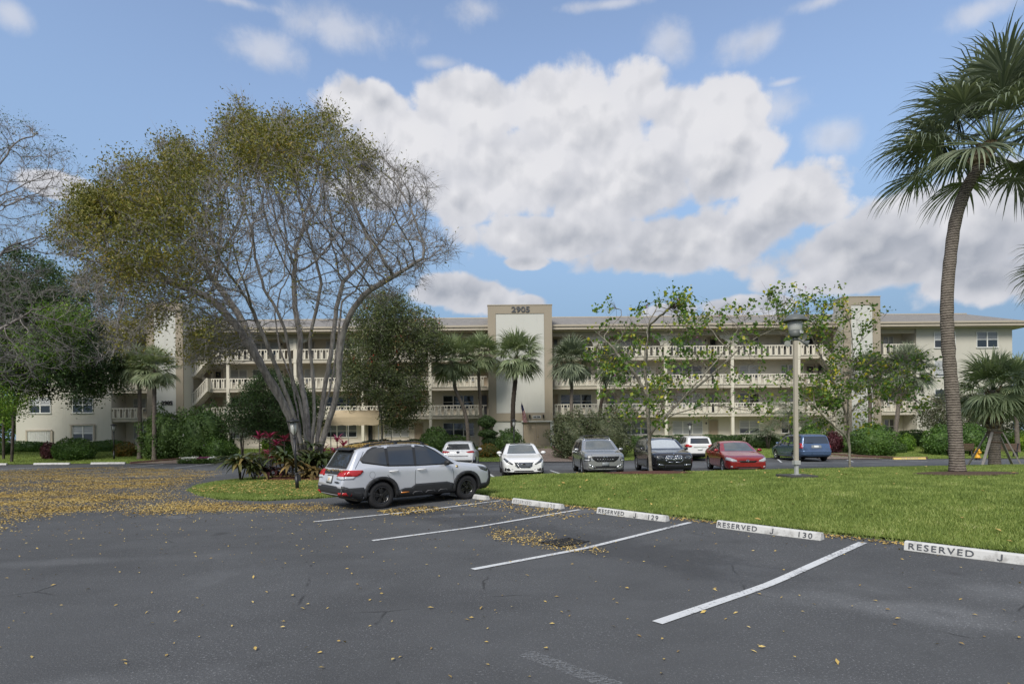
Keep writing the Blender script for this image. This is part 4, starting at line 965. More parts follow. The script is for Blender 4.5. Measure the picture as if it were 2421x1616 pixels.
# rear end
car.patch('rear_window', [(-.56, 1.12), (.56, 1.12), (.47, 1.50), (-.47, 1.50)], 'B', 'car_glass', .006)
car.patch('rear_glass_surround', [(-.66, 1.07), (.66, 1.07), (.55, 1.555), (-.55, 1.555)], 'B', 'clad', .002)
car.patch('tail_trim', [(-.78, .93), (.78, .93), (.78, 1.02), (-.78, 1.02)], 'B', 'clad', .003, .012)
for p in ([(.42, .88), (.80, .88), (.80, 1.04), (.50, 1.02)],): car.patch('tail_light', p, 'B', 'red_lens', .006, .016); car.patch('tail_light', hflip(p), 'B', 'red_lens', .006, .016)
for p in ([(.46, .82), (.80, .81), (.80, .885), (.50, .885)],): car.patch('tail_light', p, 'B', 'clear_lens', .007, .02, label='clear lower section of the tail light'); car.patch('tail_light', hflip(p), 'B', 'clear_lens', .007, .02, label='clear lower section of the tail light')
car.patch('rear_bumper', [(-.88, .36), (.88, .36), (.88, .60), (.55, .60), (.45, .64), (-.45, .64), (-.55, .60), (-.88, .60)], 'B', 'clad', .004, .018)
car.patch('reflector', [(.58, .42), (.80, .42), (.80, .49), (.60, .49)], 'B', 'red_lens', .018, .014); car.patch('reflector', hflip([(.58, .42), (.80, .42), (.80, .49), (.60, .49)]), 'B', 'red_lens', .018, .014)
car.patch('plate_frame', [(-.175, .70), (.175, .70), (.175, .90), (-.175, .90)], 'B', 'clad', .006, .012, .12)
car.plate('B', 0, .80, 'plate_white', .30, .155)
car.patch('plate_emblem', [(.028*math.cos(a), .80+.035*math.sin(a)) for a in np.linspace(0, 2*PI, 10, endpoint=False)], 'B', 'hydrant_yellow', .008, .022, .05)
car.emblem('B', 0, .975, .035, 1.6, off=.016)
text = text_obj('badge', 'FORESTER', .055, .006, 'clad', car.root, (car.X(4.66), -.52, .74), (PI/2, 0, -PI/2), bold=.002); 
mb = MB(); mb.smooth = True
mb.add([(car.X(4.02), -.54, 1.625), (car.X(4.02), .54, 1.625), (car.X(4.30), .50, 1.55), (car.X(4.30), -.50, 1.55), (car.X(4.02), -.54, 1.59), (car.X(4.02), .54, 1.59), (car.X(4.29), .50, 1.525), (car.X(4.29), -.50, 1.525)], [(0, 1, 2, 3), (7, 6, 5, 4), (3, 2, 6, 7), (0, 3, 7, 4), (1, 5, 6, 2), (0, 4, 5, 1)])
mb.build('spoiler', 'clad', car.root, bevel=.01)
car.patch('windshield', [(1.24, -.66), (1.24, .66), (1.86, .53), (1.98, .35), (1.98, -.35), (1.86, -.53)], 'T', 'car_glass', .005)
car.patch('grille', [(-.5, .58), (.5, .58), (.55, .86), (-.55, .86)], 'F', 'grille_black', .004, .01)
roof_rails(car, 2.05, 4.0, 1.7, .56)
car.mirrors(1.66, 1.05, 'clad'); car.handles((2.42, 3.26), .965, 'paint_white')
mb = MB(); mb.box(car.X(4.15), car.X(.4), -.6, .6, .22, .32); mb.build('underbody', 'grille_black', car.root)
# leaves lying on the roof and on the tailgate ledge
def leaf_array(P, size, Nrm=None, aspect=.5, jitter=1.0, fold=.18, up=.0):
    """diamond leaves folded along the rib; returns verts, faces"""
    P = np.asarray(P, float); n = len(P)
    D = rng.normal(size=(n, 3)); D /= np.linalg.norm(D, axis=1)[:, None]
    if Nrm is None: Nn = rng.normal(size=(n, 3)); Nn[:, 2] = np.abs(Nn[:, 2])+up
    else: Nn = np.asarray(Nrm, float)+rng.normal(size=(n, 3))*.25*jitter
    Nn /= np.linalg.norm(Nn, axis=1)[:, None]
    D = D-Nn*(D*Nn).sum(1)[:, None]; D /= np.linalg.norm(D, axis=1)[:, None]+1e-9; S = np.cross(Nn, D)
    sz = (size*(rng.uniform(.65, 1.3, n)))[:, None] if np.isscalar(size) else np.asarray(size)[:, None]
    a = P-D*sz*.5; b = P+D*sz*.5; l = P+S*sz*aspect*.5+Nn*sz*fold; r = P-S*sz*aspect*.5+Nn*sz*fold
    V = np.stack([a, l, b, r], 1).reshape(-1, 3); i = np.arange(n)*4
    Fc = np.stack([np.stack([i, i+2, i+1], 1), np.stack([i, i+3, i+2], 1)], 1).reshape(-1, 3)
    return V, Fc
pts = []
Mw = Matrix.Translation(Vector((cx, cy, .005))) @ Matrix.Rotation(math.atan2(S0, C0), 4, 'Z') @ Matrix.Rotation(-.012, 4, 'Y')
for i in range(2600):
    x = random.uniform(2.0, 4.15) if random.random() < .8 else random.uniform(3.6, 4.15); y = (random.random()**.6)*.56*random.choice((-1, 1))
    h = car.bvh.ray_cast(Vector((car.X(x), y, 3)), Vector((0, 0, -1)))[0]
    pts.append(Mw @ (h+Vector((0, 0, .012+random.random()*.015))))
for i in range(60):
    h = car.bvh.ray_cast(Vector((car.X(4.50+random.random()*.06), random.uniform(-.7, .7), 3)), Vector((0, 0, -1)))[0]
    if h: pts.append(Mw @ (h+Vector((0, 0, .02))))
V, Fc = leaf_array(pts, .055, np.tile([0, 0, 1.], (len(pts), 1)))
tag(arr_mesh('fallen_leaves', V, Fc, 'leaf_litter'), 'dry yellow leaves lying on the roof of the silver crossover', 'leaves', kind='stuff')

# ---- the other cars
def sedan_spec(**k):
    d = dict(L=4.85, W=1.86, fo=.93, wb=2.80, tr=.33, gap=.04, rim='alloy', paint='paint_white', spokes=10, tumble=.42,
        top=[(0, .55), (.02, .68), (.10, .76), (.35, .84), (1.0, .95), (1.25, .985), (1.42, 1.04), (2.15, 1.40), (2.5, 1.465), (3.0, 1.455), (3.5, 1.36), (4.1, 1.13), (4.3, 1.09), (4.7, 1.06), (4.80, .98), (4.85, .7)],
        belt=[(0, .62), (.5, .80), (1.3, .91), (3.0, .955), (4.2, 1.0), (4.85, .90)],
        sill=[(0, .26), (.15, .19), (.6, .19), (4.2, .21), (4.85, .36)])
    d.update(k); return d
def suv_spec(**k):
    d = dict(L=4.78, W=1.90, fo=.92, wb=2.76, tr=.365, gap=.05, rim='alloy', paint='paint_grey', spokes=5, tumble=.33,
        top=[(0, .70), (.02, .86), (.08, .96), (.25, 1.02), (.9, 1.09), (1.15, 1.12), (1.30, 1.18), (1.95, 1.54), (2.25, 1.63), (2.8, 1.68), (3.6, 1.66), (4.2, 1.60), (4.38, 1.54), (4.64, 1.12), (4.72, 1.0), (4.78, .6)],
        belt=[(0, .82), (.3, .92), (1.2, 1.01), (3.0, 1.06), (4.3, 1.13), (4.78, .96)],
        sill=[(0, .32), (.12, .22), (.6, .21), (4.2, .24), (4.5, .32), (4.78, .42)])
    d.update(k); return d
def facing(px, Yn, L, x0off, deg=0):
    """nose towards the camera at depth Yn"""
    return gx(px, Yn), deg
def place_front(name, label, sp, px, Yn, deg):
    rz = -PI/2+math.radians(deg); x0 = sp['fo']+sp['wb']/2; X_ = gx(px, Yn); dx = -math.cos(rz)*x0; dy = -math.sin(rz)*x0
    return Car(name, label, sp, (X_+dx, Yn+dy, g1(X_+dx, Yn+dy)+.01), rz)
def place_rear(name, label, sp, px, Yn, deg):
    rz = PI/2+math.radians(deg); x0 = sp['L']-sp['fo']-sp['wb']/2; X_ = gx(px, Yn); dx = math.cos(rz)*x0; dy = math.sin(rz)*x0
    return Car(name, label, sp, (X_+dx, Yn+dy, g1(X_+dx, Yn+dy)+.01), rz)
def arc_pts(cx_, cz, r, a0, a1, n=8, ax_=1): return [(cx_+r*ax_*math.cos(math.radians(a)), cz+r*math.sin(math.radians(a))) for a in np.linspace(a0, a1, n)]

# white sedan, nose to the island
c = place_front('white_sedan', 'white sedan facing the lawn island with a wide slatted grille and black roof panel', sedan_spec(), 1238, 25.0, 3)
c.sides([[(1.55, .95), (2.15, 1.32), (2.5, 1.40), (2.58, .97)], [(2.66, .97), (2.60, 1.41), (3.1, 1.39), (3.5, 1.28), (3.62, 1.0)]], [[(1.5, .9), (1.48, .3)], [(2.62, .95), (2.62, .3)], [(3.68, .97), (3.55, .7)]])
c.patch('windshield', [(1.34, -.66), (1.30, 0), (1.34, .66), (2.10, .53), (2.14, 0), (2.10, -.53)], 'T', 'car_glass_light', .005, step=.12)
c.patch('roof_glass', [(2.20, -.48), (2.20, .48), (3.35, .46), (3.35, -.46)], 'T', 'car_glass', .004, step=.2)
g = c.patch('grille', [(-.40, .66), (.40, .66), (.34, .50), (.24, .44), (-.24, .44), (-.34, .50)], 'F', 'grille_black', .004, .006)
for z in (.49, .535, .58, .625): c.line('grille_bar', [(-.36+abs(.58-z)*.3, z), (.36-abs(.58-z)*.3, z)], 'F', .018, 'chrome', .014, parent=g)
c.line('grille_frame', [(-.42, .68), (-.35, .50), (-.25, .43), (.25, .43), (.35, .50), (.42, .68)], 'F', .02, 'chrome', .012, parent=g)
for fl_ in (lambda p: p, hflip):
    c.patch('headlight', fl_([(.46, .60), (.50, .56), (.74, .66), (.86, .80), (.80, .84), (.62, .70)]), 'F', 'dark_lens', .004, .008, .05)
    c.patch('fog_light', fl_([(.56, .34), (.60, .30), (.86, .30), (.88, .44), (.80, .44), (.62, .38)]), 'F', 'grille_black', .004, .004, .05)
    c.line('fog_trim', fl_([(.46, .36), (.62, .40), (.84, .47)]), 'F', .02, 'chrome', .008, parent=c.root)
c.patch('lower_intake', [(-.44, .27), (.44, .27), (.40, .32), (-.40, .32)], 'F', 'grille_black', .004, .004)
c.line('lower_lip', [(-.84, .20), (-.5, .225), (.5, .225), (.84, .20)], 'F', .02, 'clad', .004, parent=c.root)
c.emblem('F', 0, .60, .048, 1.8, 'chrome'); c.mirrors(1.62, .97); c.handles((2.75, 3.72), .86, 'chrome')
c.line('wiper', [(1.36, -.45), (1.42, .1)], 'T', .02, 'clad', .012, parent=c.root)

# silver SUV
c = place_front('silver_suv', 'metallic silver SUV facing the lawn island with roof rails and a mesh grille', suv_spec(), 1431, 25.7, 1.5)
SPX = [[(1.50, 1.06), (2.0, 1.42), (2.35, 1.55), (2.62, 1.58), (2.66, 1.09)], [(2.74, 1.09), (2.70, 1.58), (3.40, 1.57), (3.46, 1.13)], [(3.54, 1.14), (3.5, 1.56), (3.9, 1.52), (4.2, 1.32), (4.15, 1.2)]]
c.sides(SPX, [[(1.45, 1.0), (1.45, .35)], [(2.70, 1.05), (2.70, .35)], [(3.5, 1.1), (3.4, .8)]])
c.patch('windshield', [(1.24, -.70), (1.20, 0), (1.24, .70), (1.94, .56), (1.98, 0), (1.94, -.56)], 'T', 'car_glass_light', .005, step=.12)
c.patch('roof_glass', [(2.12, -.50), (2.12, .50), (3.9, .50), (3.9, -.50)], 'T', 'car_glass', .004, step=.2)
g = c.patch('grille', [(-.62, .86), (.62, .86), (.56, .74), (.38, .62), (-.38, .62), (-.56, .74)], 'F', 'grille_black', .004, .006)
for k in range(-5, 6):
    for sgn in (1, -1):
        a = [(k*.11-.06*sgn, .64), (k*.11+.06*sgn, .84)]
        if abs(k) < 4: c.line('grille_bar', a, 'F', .012, 'silver_emblem', .012, parent=g)
for fl_ in (lambda p: p, hflip):
    c.patch('headlight', fl_([(.66, .66), (.64, .82), (.90, .84), (.90, .64)]), 'F', 'dark_lens', .004, .008, .05)
    c.patch('headlight', fl_([(.70, .67), (.70, .72), (.88, .72), (.88, .67)]), 'F', 'clear_lens', .008, .012, .05)
    c.line('daytime_light', fl_([(.60, .92), (.90, .945)]), 'F', .028, 'dark_lens', .006, parent=c.root)
    c.line('fog_trim', fl_([(.50, .34), (.60, .46), (.72, .50)]), 'F', .05, 'chrome', .008, parent=c.root)
c.patch('lower_intake', [(-.52, .34), (.52, .34), (.46, .44), (-.46, .44)], 'F', 'grille_black', .004, .004)
c.line('skid_plate', [(-.88, .25), (-.5, .29), (.5, .29), (.88, .25)], 'F', .035, 'chrome', .01, parent=c.root)
c.emblem('F', 0, .82, .05, 1.8, 'chrome'); c.plate('F', 0, .52, 'plate_grey', .31, .16, off=.03); c.mirrors(1.72, 1.06); c.handles((2.85, 3.6), .98, 'chrome')
roof_rails(c, 2.1, 4.1, 1.68, .60, 'alloy', .05)
mb = MB()
for x in (2.45, 3.55): mb.tube([(c.X(x), -.62, 1.74), (c.X(x), -.3, 1.77), (c.X(x), .3, 1.77), (c.X(x), .62, 1.74)], .02, 6)
cb = mb.build('cross_bar', 'clad', c.root)

# black SUV with silver windscreen shade
c = place_front('black_suv', 'black SUV with twin kidney grille and a silver sunshade behind its windshield', suv_spec(paint='paint_black', L=4.72, W=1.89, rim='alloy', top=[(0, .66), (.02, .84), (.08, .93), (.25, .99), (.9, 1.07), (1.2, 1.10), (1.38, 1.17), (2.05, 1.54), (2.35, 1.63), (2.8, 1.67), (3.5, 1.64), (4.1, 1.56), (4.3, 1.5), (4.56, 1.12), (4.66, 1.0), (4.72, .6)]), 1594, 26.0, 0)
c.sides(SPX[:2]+[[(3.54, 1.14), (3.5, 1.55), (3.85, 1.48), (4.05, 1.30), (4.0, 1.18)]], [[(1.45, 1.0), (1.45, .35)], [(2.70, 1.05), (2.70, .35)]])
for d in 'LR': c.line('window_chrome', [(1.50, 1.03), (2.7, 1.065), (4.1, 1.15)], d, .02, 'chrome', .008, parent=c.root); c.line('window_chrome', [(1.55, 1.12), (2.02, 1.46), (2.38, 1.59), (3.5, 1.59), (3.92, 1.52), (4.1, 1.33)], d, .02, 'chrome', .008, parent=c.root); c.line('sill_trim', [(1.5, .36), (3.1, .36)], d, .03, 'chrome', .01, parent=c.root)
c.patch('windshield', [(1.36, -.68), (1.32, 0), (1.36, .68), (2.04, .56), (2.08, 0), (2.04, -.56)], 'T', 'sunshade', .005, step=.12)
for fl_ in (lambda p: p, hflip):
    g = c.patch('grille', fl_([(.03, .56), (.03, .80), (.06, .84), (.30, .85), (.38, .78), (.38, .66), (.30, .56)]), 'F', 'grille_black', .004, .006)
    for k in range(7): c.line('grille_bar', fl_([(.07+k*.045, .58), (.07+k*.045, .83)]), 'F', .02, 'chrome', .016, parent=g)
    c.line('grille_frame', fl_([(.03, .56), (.03, .80), (.06, .84), (.30, .85), (.38, .78), (.38, .66), (.30, .56), (.03, .56)]), 'F', .034, 'chrome', .012, parent=g)
    c.patch('headlight', fl_([(.46, .70), (.44, .80), (.60, .86), (.86, .84), (.88, .76), (.70, .69)]), 'F', 'dark_lens', .004, .008, .05)
    c.line('daytime_light', fl_([(.50, .74), (.56, .80), (.68, .82)]), 'F', .025, 'clear_lens', .012, parent=c.root); c.line('daytime_light', fl_([(.68, .74), (.74, .79), (.84, .80)]), 'F', .025, 'clear_lens', .012, parent=c.root)
    c.line('fog_trim', fl_([(.44, .44), (.86, .47)]), 'F', .045, 'chrome', .008, parent=c.root)
c.patch('lower_intake', [(-.46, .26), (.46, .26), (.38, .46), (-.38, .46)], 'F', 'clad', .004, .006); c.line('skid_plate', [(-.46, .235), (.46, .235)], 'F', .03, 'chrome', .012, parent=c.root)
c.emblem('F', 0, .92, .03, 1.0, 'chrome', .01); c.mirrors(1.78, 1.06); c.handles((2.85, 3.6), .96); roof_rails(c, 2.2, 4.0, 1.6, .58, 'clad', .05)

# red sedan
c = place_front('red_sedan', 'dark red sedan facing the lawn island, rightmost of its row', sedan_spec(paint='paint_red', L=4.82, W=1.83, rim='alloy', tr=.335, top=[(0, .52), (.02, .66), (.10, .73), (.35, .82), (1.0, .94), (1.25, .975), (1.42, 1.03), (2.2, 1.39), (2.55, 1.46), (3.1, 1.455), (3.6, 1.37), (4.2, 1.14), (4.4, 1.11), (4.72, 1.08), (4.80, .95), (4.82, .7)]), 1768, 26.0, -6)
c.sides([[(1.55, .95), (2.15, 1.30), (2.5, 1.39), (2.58, .97)], [(2.66, .97), (2.60, 1.40), (3.1, 1.39), (3.58, 1.29), (3.72, 1.0)]], [[(1.5, .9), (1.48, .3)], [(2.62, .95), (2.62, .3)], [(3.72, .97), (3.6, .7)]])
c.patch('windshield', [(1.34, -.66), (1.30, 0), (1.34, .66), (2.14, .53), (2.18, 0), (2.14, -.53)], 'T', 'car_glass_light', .005, step=.12)
g = c.patch('grille', [(-.42, .60), (.42, .60), (.30, .52), (-.30, .52)], 'F', 'grille_black', .004, .006)
c.patch('lower_intake', [(-.60, .28), (.60, .28), (.52, .33), (-.52, .33)], 'F', 'grille_black', .004, .006); c.line('lower_lip', [(-.4, .25), (.4, .25)], 'F', .02, 'chrome', .01, parent=c.root)
for fl_ in (lambda p: p, hflip):
    c.patch('headlight', fl_([(.46, .56), (.48, .62), (.72, .72), (.88, .76), (.88, .62), (.66, .56)]), 'F', 'clear_lens', .004, .008, .05)
    c.patch('fog_light', fl_([(.70+.05*math.cos(a), .33+.045*math.sin(a)) for a in np.linspace(0, 2*PI, 10, endpoint=False)]), 'F', 'clear_lens', .004, .008, .05)
c.emblem('F', 0, .59, .05, 1.4, 'chrome'); c.mirrors(1.62, .97); c.handles((2.8, 3.75), .88)

# white small crossover showing its rear
c = place_rear('white_crossover', 'small white crossover seen from behind, between the silver crossover and the white sedan', suv_spec(paint='paint_white', L=4.17, W=1.80, wb=2.6, fo=.84, tr=.33, top=[(0, .65), (.02, .80), (.1, .90), (.3, .95), (.9, 1.03), (1.1, 1.06), (1.8, 1.46), (2.2, 1.54), (2.8, 1.55), (3.4, 1.52), (3.7, 1.48), (3.82, 1.44), (3.98, 1.10), (4.10, 1.0), (4.17, .6)],
    belt=[(0, .76), (1.2, .96), (3.0, 1.0), (3.8, 1.05), (4.17, .92)], sill=[(0, .3), (.4, .2), (3.6, .22), (4.17, .40)]), 1082, 30.2, 0)
c.sides([[(1.4, 1.0), (1.9, 1.38), (2.2, 1.46), (2.4, 1.46), (2.42, 1.03)], [(2.5, 1.03), (2.48, 1.46), (3.1, 1.45), (3.15, 1.06)]], [[(1.3, .9), (1.3, .35)], [(2.46, 1.0), (2.46, .35)]])
c.patch('rear_window', [(-.62, 1.10), (.62, 1.10), (.52, 1.39), (-.52, 1.39)], 'B', 'car_glass', .006)
for fl_ in (lambda p: p, hflip): c.patch('tail_light', fl_([(.42, .98), (.52, .93), (.86, .93), (.86, 1.04), (.60, 1.02)]), 'B', 'red_lens', .006, .012)
c.patch('rear_bumper', [(-.86, .36), (.86, .36), (.86, .56), (-.86, .56)], 'B', 'clad', .004, .012); c.line('tailgate_seam', [(-.5, .76), (.5, .76)], 'B', .04, 'clad_grey', .004, parent=c.root)
c.emblem('B', 0, .96, .05, 1.8, 'chrome', .01); c.mirrors(1.5, 1.0); c.line('wiper', [(0, 1.12), (.35, 1.14)], 'B', .025, 'clad', .02, parent=c.root)

# white SUV further back, seen from behind
c = place_rear('white_suv', 'white SUV seen from behind between the black SUV and the red sedan', suv_spec(paint='paint_white', L=4.66, W=1.84), 1655, 38.2, -4)
c.sides(SPX, [[(1.45, 1.0), (1.45, .35)], [(2.70, 1.05), (2.70, .35)]])
c.patch('rear_window', [(-.62, 1.14), (.62, 1.14), (.55, 1.50), (-.55, 1.50)], 'B', 'car_glass', .006)
for fl_ in (lambda p: p, hflip): c.patch('tail_light', fl_([(.50, 1.0), (.55, .92), (.92, .90), (.92, 1.12), (.76, 1.10)]), 'B', 'red_lens', .006, .014)
c.patch('rear_bumper', [(-.88, .36), (.88, .36), (.88, .52), (-.88, .52)], 'B', 'clad', .004, .012); c.plate('B', 0, .78, 'plate_white'); c.line('tailgate_trim', [(-.4, .90), (.4, .90)], 'B', .04, 'chrome', .004, parent=c.root); c.mirrors(1.7, 1.06)

# blue minivan
c = place_rear('blue_minivan', 'dark blue minivan seen from behind, parked in front of the right tower ramp', suv_spec(paint='paint_blue', L=4.95, W=1.98, wb=2.95, fo=1.0, tr=.33, gap=.035, tumble=.26,
    top=[(0, .55), (.02, .70), (.1, .80), (.35, .90), (.85, 1.03), (1.05, 1.08), (1.9, 1.56), (2.2, 1.66), (3.0, 1.73), (4.3, 1.71), (4.58, 1.67), (4.72, 1.58), (4.84, 1.12), (4.90, 1.0), (4.95, .6)],
    belt=[(0, .68), (1.1, .95), (3.0, 1.02), (4.6, 1.06), (4.95, .95)], sill=[(0, .28), (.4, .2), (4.5, .22), (4.95, .36)]), 1931, 36.0, -3)
c.sides([[(1.45, 1.0), (2.0, 1.44), (2.3, 1.55), (2.5, 1.56), (2.52, 1.04)], [(2.6, 1.05), (2.58, 1.58), (3.5, 1.60), (3.52, 1.08)], [(3.62, 1.08), (3.6, 1.60), (4.5, 1.57), (4.6, 1.14)]], [[(1.4, .9), (1.4, .35)], [(2.56, 1.0), (2.56, .35)], [(3.57, 1.0), (3.57, .45)]])
for d in 'LR': c.line('side_moulding', [(1.5, .50), (3.6, .50)], d, .07, 'paint_blue', .012, parent=c.root); c.line('side_moulding', [(1.5, .30), (3.6, .30)], d, .05, 'clad_grey', .012, parent=c.root)
c.patch('rear_window', [(-.76, 1.12), (.76, 1.12), (.66, 1.56), (-.66, 1.56)], 'B', 'car_glass', .006)
for fl_ in (lambda p: p, hflip): c.patch('tail_light', fl_([(.82, .84), (.98, .84), (.98, 1.14), (.84, 1.14)]), 'B', 'red_lens', .006, .014)
c.patch('plate_recess', [(-.30, .84), (.30, .84), (.30, 1.02), (-.30, 1.02)], 'B', 'plate_grey', .004, .004); c.plate('B', 0, .93, 'plate_white', .30, .15, off=.014)
c.patch('rear_bumper', [(-.98, .42), (.98, .42), (.98, .70), (-.98, .70)], 'B', 'paint_blue', .004, .05); c.line('wiper', [(.2, 1.15), (.55, 1.17)], 'B', .03, 'clad', .02, parent=c.root); c.mirrors(1.6, 1.05)
# ------------------------------------------------------------------ vegetation
def colonize(stems, A, step=.35, kill=.5, infl=9.0, iters=90, grav=0.0, wob=.12, seed=1):
    r_ = np.random.default_rng(seed); P = []; par = []
    for st in stems:
        st = [np.array(p, float) for p in st]; prev = -1
        dense = [st[0]]
        for a, b in zip(st, st[1:]):
            k = max(1, int(np.linalg.norm(b-a)/step)); dense += [a+(b-a)*(i+1)/k for i in range(k)]
        # soften corners
        D = np.array(dense)
        for _ in range(2): D[1:-1] = D[1:-1]*.5+(D[:-2]+D[2:])*.25
        for p in D: P.append(p+r_.normal(size=3)*.012); par.append(prev); prev = len(P)-1
    P = [np.array(p) for p in P]; A = np.array(A, float); alive = np.ones(len(A), bool)
    best = np.full(len(A), 1e9); bi = np.zeros(len(A), int); new = list(range(len(P)))
    for it in range(iters):
        Np = np.array([P[i] for i in new]); idx = np.nonzero(alive)[0]
        if not len(idx) or not len(new): break
        for c in range(0, len(idx), 1500):
            ii = idx[c:c+1500]; d = np.linalg.norm(A[ii][:, None]-Np[None], axis=2); j = d.argmin(1); dm = d[np.arange(len(ii)), j]; u = dm < best[ii]
            best[ii[u]] = dm[u]; bi[ii[u]] = np.array(new)[j[u]]
        alive &= best > kill
        idx = np.nonzero(alive & (best < infl))[0]
        if not len(idx): break
        own = bi[idx]; uo, inv = np.unique(own, return_inverse=True); PP = np.array(P); dirs = A[idx]-PP[own]; dirs /= np.linalg.norm(dirs, axis=1)[:, None]
        acc = np.zeros((len(uo), 3)); np.add.at(acc, inv, dirs); acc /= np.linalg.norm(acc, axis=1)[:, None]+1e-9
        new = []
        for k, o in enumerate(uo):
            pd = P[o]-P[par[o]] if par[o] >= 0 else acc[k]; pd = pd/(np.linalg.norm(pd)+1e-9)
            d = acc[k]+pd*.35+r_.normal(size=3)*wob; d[2] += grav; d /= np.linalg.norm(d); q = P[o]+d*step
            P.append(q); par.append(o); new.append(len(P)-1)
    return np.array(P), np.array(par)
def radii(P, par, r0=.006, p=2.3):
    n = len(P); acc = np.zeros(n); ch = np.zeros(n, int)
    for i in range(n-1, -1, -1):
        if ch[i] == 0: acc[i] = r0**p
        if par[i] >= 0: acc[par[i]] += acc[i]; ch[par[i]] += 1
    return acc**(1/p), ch
def branch_mesh(P, par, R, rmin=0, nmax=8):
    n = len(P); kids = [[] for _ in range(n)]
    for i in range(n):
        if par[i] >= 0: kids[par[i]].append(i)
    V = []; Fc = []; nv = 0; starts = [(i, -1) for i in range(n) if par[i] < 0]
    while starts:
        i, pr = starts.pop(); ch = [pr] if pr >= 0 else []
        ch.append(i)
        while kids[ch[-1]]:
            ks = sorted(kids[ch[-1]], key=lambda k: -R[k]); starts += [(k, ch[-1]) for k in ks[1:]]; ch.append(ks[0])
        if len(ch) < 2: continue
        pts = P[ch]; rr = R[ch].copy()
        if pr >= 0: rr[0] = min(rr[0], rr[1]*1.25)
        if rr.max() < rmin: continue
        s = nmax if rr.max() > .06 else (5 if rr.max() > .02 else 3); m = len(ch)
        T = np.gradient(pts, axis=0); T /= np.linalg.norm(T, axis=1)[:, None]+1e-9
        ref = np.array([.3, .9, .1]); U = ref-T*(T@ref)[:, None]; U /= np.linalg.norm(U, axis=1)[:, None]+1e-9; W_ = np.cross(T, U)
        a = np.arange(s)*2*PI/s; ring = pts[:, None]+(U[:, None]*np.cos(a)[None, :, None]+W_[:, None]*np.sin(a)[None, :, None])*rr[:, None, None]
        V.append(ring.reshape(-1, 3)); i0 = nv+np.arange(m-1)[:, None]*s; j = np.arange(s)[None]; j2 = (j+1) % s
        Fc.append(np.stack([i0+j, i0+j2, i0+s+j2, i0+s+j], 2).reshape(-1, 4)); nv += m*s
    return np.concatenate(V), np.concatenate(Fc)
def twig_mesh(P0, D, Ln, r=.006):
    """three-sided tapering twigs with one bend"""
    n = len(P0); D = D/np.linalg.norm(D, axis=1)[:, None]; ref = rng.normal(size=(n, 3)); U = np.cross(D, ref); U /= np.linalg.norm(U, axis=1)[:, None]+1e-9; W_ = np.cross(D, U)
    Ln = Ln[:, None]; B = P0+D*Ln*.5+U*Ln*.08; E = P0+D*Ln+U*Ln*.0+rng.normal(size=(n, 3))*Ln*.08; V = []
    for c, q in ((P0, r), (B, r*.75)):
        for k in range(3): V.append(c+(U*math.cos(2.094*k)+W_*math.sin(2.094*k))*q)
    V.append(E); V = np.stack(V, 1).reshape(-1, 3); i = np.arange(n)*7; F3 = []
    for k in range(3):
        k2 = (k+1) % 3; F3 += [np.stack([i+k, i+k2, i+3+k2], 1), np.stack([i+k, i+3+k2, i+3+k], 1), np.stack([i+3+k, i+3+k2, i+6], 1)]
    return V, np.concatenate(F3), E
def join(*vf):
    V = []; Fc = []; o = 0
    for v, f in vf: V.append(v); Fc.append(f+o); o += len(v)
    return np.concatenate(V), np.concatenate(Fc)
def scatter_leaves(P, k, rad, size, **kw):
    n = len(P)*k; C = np.repeat(np.asarray(P), k, 0)+rng.normal(size=(n, 3))*rad; return leaf_array(C, size, **kw)
def npx(P):
    """photograph pixel coordinates of world points: used only to say where this one tree keeps its leaves"""
    return HX+P[:, 0]/P[:, 1]*F, HY-(P[:, 2]-CAMH)/P[:, 1]*F
# ---- the big tree
TY = 26.5
def W3(x, y, dy=0): p = at(x, y, TY+dy); return (p.x, p.y, p.z)
base = (gx(728, TY), TY, lz1(gx(728, TY), TY)+.05)
def st(pts, d0, d1):
    n = len(pts); return [W3(x, y, d0+(d1-d0)*(i/(n-1))) for i, (x, y) in enumerate(pts)]
STEMS = [st([(712, 1118), (700, 1060), (687, 985), (655, 925), (623, 873), (585, 810), (566, 777), (511, 714), (473, 691), (400, 666), (310, 630), (235, 585)], -.25, -2.5),
 st([(716, 1118), (712, 1060), (693, 988), (642, 910), (606, 840), (570, 750), (500, 655), (420, 560)], .2, 3.5),
 st([(722, 1118), (712, 1040), (690, 965), (660, 885), (630, 810), (590, 720), (540, 620), (490, 520)], -.3, -4),
 st([(728, 1118), (722, 1040), (715, 969), (693, 905), (684, 828), (674, 777), (655, 730), (623, 682), (560, 560), (520, 440)], -.3, -2),
 st([(733, 1118), (738, 1040), (744, 969), (741, 905), (735, 848), (730, 810), (738, 768), (752, 714), (760, 670), (768, 560), (775, 440)], -.1, -1.5),
 st([(730, 1118), (731, 1030), (722, 953), (706, 873), (712, 803), (698, 740), (694, 650), (680, 530), (660, 400)], .3, 3),
 st([(740, 1118), (752, 1030), (766, 921), (782, 841), (789, 777), (798, 714), (811, 666), (840, 560), (870, 450)], .1, 2),
 st([(745, 1118), (765, 1030), (792, 953), (801, 880), (805, 809), (824, 746), (859, 695), (929, 655), (1000, 610)], -.2, -2),
 st([(742, 1118), (758, 1000), (785, 900), (800, 800), (808, 714), (822, 640), (880, 520), (930, 440)], .35, 3.5),
 st([(724, 1118), (708, 1000), (690, 900), (660, 820), (650, 740), (600, 640), (590, 540)], .5, 5)]
